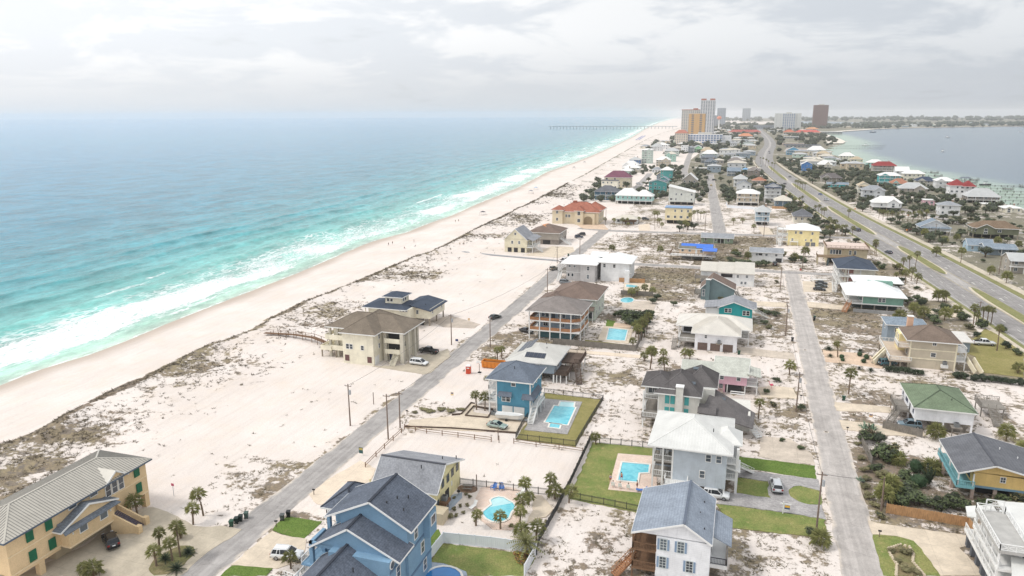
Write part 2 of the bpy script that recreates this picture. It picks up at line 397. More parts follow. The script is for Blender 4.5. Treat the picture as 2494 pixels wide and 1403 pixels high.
FENCES = [
 ('ranch',[(-66.0,114.3),(-66.2,119.0),(-66.3,122.8),(-66.3,130.6)]),
 ('ranch',[(-66.6,132.7),(-61.1,132.0),(-54.0,132.2),(-46.6,132.2)]),
 ('ranch',[(-41.9,132.8),(-37.1,132.7),(-32.3,132.8),(-27.4,132.7)]),
 ('metal',[(-42.1,134.8),(-29.4,135.2),(-29.1,147.5),(-28.6,161.3),(-36.0,161.5),(-43.1,161.6)]),
 ('metal',[(-42.2,135.2),(-42.7,141.1),(-42.8,146.9)]),
 ('metal_dark',[(-27.1,140.4),(-26.9,120.1),(-27.0,115.4),(-27.0,110.3),(-27.4,99.7),(-26.8,96.4)]),
 ('metal',[(-26.0,114.5),(-19.7,114.1),(-13.7,113.5)]),
 ('metal_thin',[(-46.2,113.5),(-36.1,114.1),(-27.0,114.6)]),
 ('metal_thin',[(-25.0,138.0),(-14.1,138.9)]),
 ('vinyl',[(-27.1,90.8),(-26.9,96.6),(-34.2,96.2),(-41.8,95.2),(-42.0,90.1)]),
 ('board',[(26.5,125.5),(38.4,124.6)]),
 ('board',[(38.4,124.6),(38.6,122.4)]),
 ('old_board',[(26.8,143.6),(26.5,150.2),(26.0,155.6)]),
 ('old_board',[(31.7,162.9),(38.7,160.3)]),
 ('old_board',[(-50.9,200.2),(-26.6,200.3)]),
 ('old_board',[(-26.6,200.6),(-26.6,215.2)]),
 ('vinyl',[(-12.4,570.4),(-10.6,547.8),(9.8,541.3)]),
 ('old_board',[(-41.6,266.2),(-29.8,267.0)]),
 ('board',[(-45.7,287.3),(-35.6,287.9)]),
 ('old_board',[(-37.4,237.3),(-31.1,233.9)]),
 ('board',[(19.7,551.2),(33.3,550.2)]),
]
POLES = [
 ((-78.7,130.8),9.7,1),
 ((-67.6,127.0),10.1,0),
 ((-67.8,133.0),8.4,0),
 ((-67.6,191.9),8.5,0),
 ((-79.3,190.8),9.4,1),
 ((-68.0,258.3),10.2,0),
 ((-79.1,317.7),7.8,0),
 ((-68.5,316.9),15.9,0),
 ((14.7,115.7),10.7,1),
 ((14.5,167.2),9.5,1),
 ((14.9,228.5),9.8,1),
 ((15.7,292.0),8.9,0),
 ((25.7,125.5),6.0,0),
 ((11.9,421.6),9.8,0),
 ((-19.9,429.1),14.1,0),
 ((26.4,335.2),8.5,0),
 ((-79.5,440.6),10.8,0),
 ((103.9,346.5),7.5,0),
 ((98.2,433.7),8.8,0),
 ((74.0,259.2),7.7,0),
]
CARS = [
 ('suv','black',(-92.0,79.3),147,'black sport utility car parked before the beige house with green shutters'),
 ('suv','white',(-63.0,84.3),10,'white crossover car behind the palm on the tan driveway'),
 ('coupe','sage',(-47.6,139.1),-8,'pale green coupe on the driveway of the tall blue house'),
 ('minivan','white',(-81.0,171.7),-4,'white minivan parked at the brown-roofed stilt house'),
 ('pickup','black',(-82.7,181.8),172,'black pickup truck parked beside the brown-roofed stilt house'),
 ('sedan','dark',(-76.2,221.5),62,'dark green sedan driving on the beach road'),
 ('suv','silver',(9.0,128.6),95,'silver crossover car on the grey paver driveway'),
 ('suv','white',(-1.3,122.2),0,'white sport utility car under the pale grey three-storey house'),
 ('suv','bluegrey',(37.2,165.0),181,'blue grey wagon parked under the white house with green roof'),
 ('pickup','white',(69.5,235.1),5,'white pickup truck parked on the yellowed lawn near the highway'),
 ('suv','teal',(39.6,207.7),20,'teal car half hidden under the tan house deck'),
 ('sedan','black',(31.5,305.4),-10,'black car at the back of the three parked beside the navy roof house'),
 ('sedan','dark',(31.0,300.1),-10,'dark car in the middle of the three parked beside the navy roof house'),
 ('sedan','black',(29.9,294.1),-8,'glossy black car at the front of the three parked beside the navy roof house'),
 ('suv','grey',(-65.7,277.6),-5,'grey sport utility car beside the brown hip roof house'),
 ('jeep','khaki',(-76.9,302.3),65,'open khaki jeep standing on the beach road'),
 ('pickup','white',(-76.7,321.4),60,'white pickup truck at the side street corner'),
 ('sedan','black',(-61.7,209.1),-20,'black car parked left of the house with orange balconies'),
 ('sedan','grey',(-60.1,216.7),-15,'grey car next to the house with orange balconies'),
 ('suv','darkblue',(-84.6,388.3),20,'dark car parked by the yellow gabled beach house'),
 ('suv','black',(-85.1,396.8),200,'black car with trailer by the brown roof beach house'),
 ('sedan','darkblue',(-87.0,443.8),5,'dark blue car in front of the red tile mansion'),
 ('sedan','white',(-63.7,457.8),5,'white car beside the low white cottage'),
 ('suv','dark',(-58.9,468.6),0,'dark car on the sandy drive behind the low white cottage'),
 ('suv','dark',(15.2,340.3),90,'dark car parked before the low white house'),
 ('sedan','white',(-14.3,344.6),10,'white car under the house with blue tarpaulin roof'),
 ('suv','darkblue',(63.4,455.9),112,'dark blue car on the near side of the highway'),
 ('sedan','darkblue',(68.4,385.7),112,'dark blue car waiting in the highway median gap'),
 ('suv','silver',(61.0,612.6),292,'silver car heading away on the highway'),
 ('sedan','blue',(60.4,655.5),292,'blue car ahead of the silver one on the highway'),
 ('sedan','dark',(45.3,831.9),292,'dark car on the far highway curve'),
 ('sedan','dark',(36.4,747.5),112,'small dark car on the near lanes of the far highway'),
 ('sedan','yellow',(-29.8,713.0),95,'taxi-like yellow and white car on the middle street'),
 ('sedan','white',(-36.1,785.0),95,'white car at the far end of the middle street'),
 ('sedan','silver',(-34.3,610.7),5,'silver car parked left of the middle street'),
 ('suv','white',(-97.6,712.3),30,'white car parked by the side street near the purple roof house'),
 ('sedan','darkblue',(-86.8,689.7),10,'dark blue car at the teal gabled house'),
 ('suv','dark',(-29.4,771.8),10,'dark car at the corner of the middle street'),
 ('sedan','maroon',(93.6,464.5),5,'maroon car under the pale house by the highway'),
 ('suv','beige',(125.9,553.1),5,'pale gold van parked by the two storey white house'),
 ('sedan','dark',(15.6,1255.8),250,'dark car on the highway bend'),
 ('sedan','black',(36.6,1325.4),250,'black car on the highway bend beside the median'),
 ('sedan','white',(37.0,1566.9),250,'white car on the highway beyond the bend'),
 ('sedan','darkblue',(37.3,1382.3),250,'dark blue car on the highway bend behind another'),
 ('suv','white',(18.3,1000.4),110,'white car passing the median palms'),
 ('suv','white',(53.9,1589.5),250,'white van on the crowded far highway'),
 ('sedan','dark',(67.1,1764.6),250,'dark car on the crowded far highway'),
 ('sedan','silver',(55.0,1863.5),250,'silver car on the crowded far highway'),
]
PALMS = [
 ('palm in the planted island before the beige green shuttered house','sabal',[((-80.7,76.7),4.0),((-82.4,79.2),5.1),((-79.4,78.5),4.7),((-79.0,79.7),6.7),((-82.6,83.9),1.6)]),
 ('palm standing right against the wall of the beige house','sabal',[((-94.0,86.8),4.5)]),
 ('leaning palm on the sand lot by the green bins','sabal',[((-83.6,87.9),4.2),((-83.9,90.7),5.5)]),
 ('short palm at the bottom edge before the beige house','sabal',[((-89.3,71.9),2.2),((-87.9,72.0),0.8)]),
 ('palm hiding the white crossover car','sabal',[((-61.0,82.2),3.2)]),
 ('palm beside the kidney shaped pool','sabal',[((-34.4,101.6),3.6),((-38.6,101.4),3.7),((-31.8,104.2),3.5),((-32.0,106.8),4.2),((-32.6,111.6),4.7),((-32.1,110.3),3.0)]),
 ('young palm along the black fence of the pool yard','sabal',[((-29.5,113.8),4.9),((-28.3,113.6),3.0),((-30.5,100.7),1.9),((-27.8,99.8),4.0),((-25.6,113.0),3.7)]),
 ('large feathery date palm inside the white vinyl fence','date',[((-28.3,95.6),4.2)]),
 ('palm beside the front post of the tall blue house','sabal',[((-55.4,147.2),4.8),((-53.4,147.3),4.8)]),
 ('small palm at the corner of the green lawn','sabal',[((-25.6,137.2),3.0)]),
 ('palm group behind the solar roof house','sabal',[((-61.8,181.4),4.3),((-61.4,183.7),3.8)]),
 ('palm on the sandy lot between the two streets','sabal',[((-21.0,191.2),5.0),((-20.7,186.1),6.6),((-23.1,192.4),3.0),((-18.4,196.7),3.0),((-16.9,185.6),4.2),((-12.6,197.3),3.3),((-11.3,197.7),3.2)]),
 ('palm in the green yard next to the tan pool terrace','sabal',[((-28.1,205.4),2.8),((-26.9,208.6),5.7),((-26.5,211.7),6.8),((-25.9,214.5),6.7),((-28.5,213.7),5.4),((-26.0,219.8),6.6)]),
 ('palm beside the back street opposite the pink house','sabal',[((6.3,160.6),5.1),((14.3,192.8),3.8)]),
 ('dense palm clump at the utility pole by the back street','clump',[((14.9,111.8),3.2)]),
 ('bushy palm in the thicket behind the wooden fence','clump',[((28.0,130.9),4.7),((31.6,145.8),3.0),((26.3,127.5),4.3),((37.1,144.0),1.9)]),
 ('palm in front of the white house with green roof','clump',[((41.2,160.2),3.7),((54.8,163.4),4.1),((55.2,154.8),3.9)]),
 ('palm on the planted circle at the tan house','sabal',[((27.8,211.3),5.0),((27.2,182.3),7.0)]),
 ('palm on the lawn by the white pickup','sabal',[((71.4,230.1),7.9),((70.8,210.5),3.1)]),
 ('tall highway palm on the near verge','sabal',[((69.3,340.7),7.6),((72.8,348.8),8.1),((64.4,335.0),4.9),((66.3,338.9),6.9),((63.5,317.1),5.8),((66.4,321.8),5.9),((61.5,324.3),3.4),((67.4,316.7),4.5)]),
 ('highway palm in the row near the yellow house','sabal',[((61.9,382.7),5.6),((62.3,380.6),7.4),((45.3,443.0),4.7),((47.5,443.6),5.1),((49.3,447.2),4.2),((50.8,438.6),6.0),((52.9,434.8),6.6),((54.6,435.2),6.8),((58.5,436.3),5.7)]),
 ('tall palm by the grassy end of the highway median','sabal',[((70.5,288.4),4.5),((70.9,287.9),4.5),((71.3,287.4),4.4),((72.7,258.8),6.8),((73.1,258.0),5.0),((75.4,259.6),6.5),((76.4,259.0),6.6),((78.0,260.4),6.1)]),
 ('lone palm on the highway median','sabal',[((65.3,513.3),6.1)]),
 ('palm in the row along the far highway verge','sabal',[((48.5,506.6),7.2),((50.3,511.1),6.9),((51.5,486.5),4.1),((53.0,483.3),2.8),((54.7,483.8),2.8),((34.7,550.6),8.7),((37.8,556.2),8.7),((39.6,564.1),8.9),((46.7,531.1),6.1),((48.9,536.1),5.9),((33.4,580.3),8.5),((39.8,524.8),6.1)]),
 ('palm in the cluster on the far median','sabal',[((44.4,712.3),7.8),((45.4,704.8),8.0),((47.0,697.6),8.0),((48.9,694.3),7.6),((50.7,691.1),7.5),((18.4,1041.3),9.7),((21.2,1025.2),10.1),((23.7,993.9),10.3),((26.0,964.4),10.0),((28.4,910.1),11.3),((30.4,885.4),11.9)]),
 ('palm in front of the low white cottage','sabal',[((-74.1,440.3),4.8),((-69.3,441.7),4.8),((-66.7,442.4),5.0),((-60.9,451.2),4.6),((-80.4,445.7),4.3),((-65.2,437.6),3.0)]),
 ('palm among the trees at the yellow stilt house','sabal',[((-48.3,429.0),11.3),((-48.6,442.3),9.4),((-46.9,437.7),6.1),((-45.1,436.5),3.9),((-39.9,460.7),4.9),((-32.2,433.6),6.0),((-29.8,426.3),5.9),((-30.0,451.0),8.0),((-29.5,478.8),6.1),((-25.8,461.1),8.9),((-25.5,479.9),5.8),((-23.7,484.4),5.6),((-40.3,457.0),4.8)]),
 ('palm at the red tile mansion','sabal',[((-86.5,453.2),9.1),((-86.0,444.1),8.9),((-97.5,440.9),7.1),((-95.5,441.4),6.4)]),
 ('palm around the pale blue tall house','sabal',[((-4.9,461.6),4.5),((6.8,432.1),5.4),((12.7,466.6),4.0),((0.3,468.4),3.8)]),
 ('palm on the scrub lots around the blue tarpaulin house','clump',[((-37.4,359.6),3.3),((-60.3,353.0),3.9),((5.3,355.5),3.1),((-2.3,364.1),2.6)]),
 ('palm by the low white house on the side street','clump',[((3.5,342.7),5.3),((23.9,348.7),4.7),((29.4,365.6),4.9)]),
 ('palm in the garden behind the brown hip roof house','sabal',[((-35.5,266.6),3.9),((-32.8,268.8),4.1),((-30.0,268.3),3.5),((-37.4,264.7),3.5)]),
 ('palm in the scrub right of the seafoam stilt house','clump',[((56.6,264.3),4.9),((59.3,262.4),4.2),((65.1,261.6),4.4),((71.6,274.1),2.2),((50.2,252.1),4.8),((68.9,288.0),4.5)]),
 ('palm scattered along the far side of the highway','clump',[((94.3,439.4),5.4),((101.6,427.9),3.3),((109.3,436.8),3.7),((88.2,382.7),4.9),((95.3,369.5),7.5),((99.8,343.7),4.4),((101.4,328.2),5.0),((134.0,424.5),3.2),((128.0,435.5),3.2)]),
 ('palm in the grove before the white stilt house','sabal',[((85.1,511.0),6.5),((87.0,507.6),6.5),((89.6,506.5),6.5),((92.1,503.4),6.4),((95.9,508.3),6.7),((98.1,505.1),6.7),((101.0,506.0),6.9),((104.9,510.8),6.7),((108.5,517.5),5.2),((111.3,518.3),6.5),((83.6,516.4),6.3)]),
 ('sago palm in the planted island of the beige house','sago',[((-80.6,78.3),1.6),((-76.9,76.6),1.9),((-78.3,80.7),1.6)]),
 ('dark sago palm by the tan house drive','sago',[((26.0,217.2),1.8),((34.3,217.8),1.6),((25.8,210.7),1.4),((32.0,202.1),1.1),((34.7,201.2),1.5)]),
]
SHRUBS = [
 ('clipped dark globe bush in the yard of the golden yellow house','globe',[((34.2,143.1),2.8,2.6),((33.6,137.2),3.2,2.4)]),
 ('dense green shrub in the thicket behind the wooden fence','shrub',[((28.6,147.6),4.5,3.4),((29.9,146.2),4,3.2),((26.9,153.8),3.5,2.8),((29.7,154.7),3.5,2.4),((31.7,150.4),3,2.6),((29.5,131.4),4,3),((30.6,130.3),4.5,2.8),((32.5,130.1),4.5,2.6),((29.3,128.4),4,2.6),((27.5,129.3),4,2.5),((26.9,140.9),3,2.2),((37.0,130.8),4,3),((39.0,130.0),4,2.6),((35.2,129.5),3.5,2.2),((29.0,136.6),3,2.2),((31.5,139.0),4,2.4),((31.8,135.1),3.5,2.2),((42.9,131.9),4,2.5),((46.0,134.3),4,2.6),((48.4,134.3),4.5,3)]),
 ('olive scrub bush on the edge of the thicket by the back street','dry',[((25.3,145.7),2.4,1.2),((25.0,140.3),2.4,1.3),((24.4,133.6),2.6,1.4),((24.6,129.9),2.6,1.4),((24.8,127.0),2.4,1.2),((25.1,137.0),2.2,1.6),((26.4,132.7),3,1.8),((28.0,138.7),3,2),((25.6,152.4),2,1)]),
 ('brownish wild shrub at the street end of the thicket','shrub_brown',[((27.5,156.5),3.2,2.6),((29.0,156.5),3.4,2.6),((48.7,137.3),3,2.6)]),
 ('blue green agave clump beside the back street','agave',[((28.8,161.8),3.6,2.2),((24.1,136.7),1.8,0.8)]),
 ('twisted dark juniper in the yard of the golden yellow house','juniper',[((35.6,138.6),3,3.6)]),
 ('dark green hedge bush along the tan house','hedge',[((39.3,202.6),3,2),((41.2,202.2),3,2.2),((43.1,202.1),3,2.2),((45.0,202.0),2.6,2),((46.4,201.8),2.6,1.8),((54.9,202.5),3.4,2),((56.7,202.1),3.4,2.2),((58.4,201.7),3.4,2),((60.4,201.7),3.4,2.2),((62.4,201.4),3.4,2),((64.5,201.4),3.4,2.1),((66.4,201.1),3.4,2),((68.3,201.1),3.4,2.2)]),
 ('round bush near the stair of the tan house','globe',[((33.7,213.8),1.6,1.4),((35.1,211.7),1.8,1.5),((33.9,208.1),1.6,1.2),((28.7,210.5),1.5,1.2),((28.7,208.0),1.3,1)]),
 ('green shrub by the highway verge','shrub',[((73.8,254.3),4,3.2),((78.5,251.1),3.5,3),((57.9,281.6),5,3),((61.9,285.9),5,3),((63.4,283.3),4,2.6),((70.2,263.1),4,3),((74.5,233.0),3.5,2.6),((75.4,227.5),3.4,2.4),((45.7,232.5),4,3),((44.7,236.5),3.6,3)]),
 ('green shrub in the yard behind the house with orange balconies','shrub',[((-33.5,227.1),4,3),((-32.7,235.0),4.5,3.2),((-30.4,233.1),4.5,3.4),((-27.8,224.0),4.5,3.6),((-27.2,215.0),4,3),((-27.2,229.0),4,3),((-35.7,236.8),4,3),((-37.5,235.2),4,2.8),((-27.1,239.3),3.5,2.4),((-27.8,262.4),3.6,2.4),((-28.5,256.0),3.6,2.4),((-30.3,223.2),5,4),((-28.4,219.1),5,4.4),((-28.4,231.1),5,4.4),((-33.4,231.1),5,4),((-27.7,236.5),4.5,3.6)]),
 ('low shrub in the yard of the teal house','shrub',[((7.7,255.1),4,1.8),((10.3,253.2),4,1.6),((12.9,251.2),4,1.8),((8.8,239.7),3,1.6),((10.6,235.4),3,1.4),((-7.0,250.8),4,2.6),((-5.5,265.9),3.4,2.2),((-21.2,255.2),3,2)]),
 ('windswept grey green thicket by the low white house','shrub',[((-3.6,340.6),7,3),((-0.0,336.8),7,3.2),((3.5,335.0),7,3),((7.9,336.3),6,2.6),((11.3,337.3),5,3),((-1.2,356.8),6,3),((23.0,348.4),5,3),((26.9,354.5),5,3),((20.1,362.9),4,3),((28.3,350.0),4,2.4)]),
 ('scrub bush on the sandy lot beside the back street','shrub',[((13.8,114.4),2.4,1.8),((9.4,168.9),2.2,1.4),((15.6,168.3),2.4,1.5),((10.9,150.0),1.6,1),((14.3,147.0),2,1),((8.2,176.5),2,1.6),((11.0,186.1),2.6,1.4),((25.0,123.4),2.2,1.4),((14.5,302.7),2.4,1.6)]),
 ('grassy dune bush in front of the tall blue house','dry',[((-67.0,143.2),3,0.8),((-64.9,143.1),3,0.9),((-63.1,144.8),3,1),((-60.9,144.3),3,0.9),((-58.9,145.6),2.6,0.8),((-68.3,141.5),2,0.7),((-59.2,166.4),3,1),((-58.7,169.8),3,1),((-56.9,171.2),3,0.9),((-63.4,180.2),4,1.4),((-61.3,179.1),4,1.2)]),
 ('small round shrub in the gravel by the yellow house','dry',[((-45.2,108.4),0.9,0.6),((-43.2,106.2),0.9,0.7),((-42.7,103.1),1,0.7),((-43.9,104.8),1.2,0.9),((-43.8,110.2),1,0.7),((-42.7,109.6),1,0.7),((-42.2,106.9),1,0.6),((-42.0,104.4),1,0.6),((-43.6,102.3),1.8,1.1),((-32.9,102.6),1.2,1),((-39.1,102.3),0.8,0.6),((-27.7,105.5),1.2,0.8)]),
 ('flowering bush with red and yellow blooms at the date palm','flower',[((-29.6,95.7),1.6,0.8),((-28.4,94.8),1.8,0.9),((-28.5,93.6),1.6,0.8),((-27.7,95.8),1.8,1.2),((-29.4,94.4),1.2,0.6)]),
 ('low bush in the stone edged bed of the bottom right lawn','dry',[((25.4,113.3),1.6,0.9),((26.6,114.2),1.8,1),((27.5,113.1),2.2,1.3),((25.8,110.6),1.6,0.8),((26.4,108.7),2,1.1),((27.6,108.4),2,1)]),
 ('broad bush beside the bay side road','shrub',[((126.0,503.9),5,3.6),((128.2,499.2),5,4),((139.1,516.7),4,4),((119.9,433.2),4,3),((103.5,497.5),4,3)]),
]
TREES = [
 ('wind shaped tree by the bay side road',[((93.3,503.8),7,5),((90.4,468.4),7,5),((86.9,492.8),7,5),((96.1,470.0),6,5),((142.3,557.7),9,7),((146.3,554.5),9,7),((155.3,561.3),7,6),((169.8,587.9),8,8),((172.9,577.3),7,6),((97.7,592.7),7,5),((101.2,581.1),7,5),((90.1,578.0),6,5)]),
 ('dark green tree behind the row of bay houses',[((92.6,803.4),9,7),((97.6,781.3),9,7),((102.3,760.4),9,7),((106.7,740.8),9,7),((85.9,853.1),9,7),((97.2,884.3),9,7),((85.4,944.2),9,7),((78.9,977.5),9,7),((71.8,1013.4),9,7),((110.9,722.2),9,7),((112.0,686.1),9,7),((78.1,733.2),8,6),((74.9,775.3),8,6),((67.2,796.8),8,6),((63.0,847.3),8,6),((58.1,904.8),8,6),((52.5,971.0),8,6),((47.7,1092.6),8,6),((58.5,1095.1),8,6),((86.1,696.9),8,6),((88.4,663.0),8,6),((92.7,648.2),8,6),((79.0,677.3),8,6),((79.6,614.9),8,6),((85.2,602.5),8,6),((93.0,618.5),8,6),((128.8,628.3),8,7),((131.8,615.3),8,7),((134.6,602.9),8,7),((143.4,618.5),8,7),((152.5,634.8),8,7),((124.1,641.5),8,7),((122.4,656.2),8,7),((141.3,677.2),8,7)]),
 ('dark green tree between the houses of the middle street',[((-6.3,591.4),8,6),((-3.6,622.1),8,6),((-10.3,636.4),8,6),((-14.3,603.9),8,6),((-10.3,568.3),8,6),((-37.5,646.0),8,6),((-51.0,642.4),7,6),((-39.4,849.7),8,6),((-35.5,914.1),8,7),((-52.2,877.1),8,7),((2.6,656.8),8,6),((10.8,642.1),8,6),((20.1,698.1),8,6),((26.0,663.1),8,6),((30.0,601.3),8,6),((35.3,588.9),8,6),((11.7,582.4),8,6),((17.3,570.7),7,5),((-6.2,829.6),8,6),((6.3,781.0),8,6),((-45.3,767.7),8,6),((-53.2,765.6),8,6),((-65.2,762.5),8,6),((-37.3,769.7),7,6)]),
 ('tree beside the house with the purple roof',[((-137.3,710.8),9,8),((-108.8,683.8),10,8),((-103.3,673.2),9,7),((-114.3,682.4),8,7)]),
 ('tree in front of the yellow stilt house',[((-34.0,441.3),7,6),((-29.9,434.2),7,6),((-33.8,425.1),6,5),((-26.5,435.2),6,5)]),
]
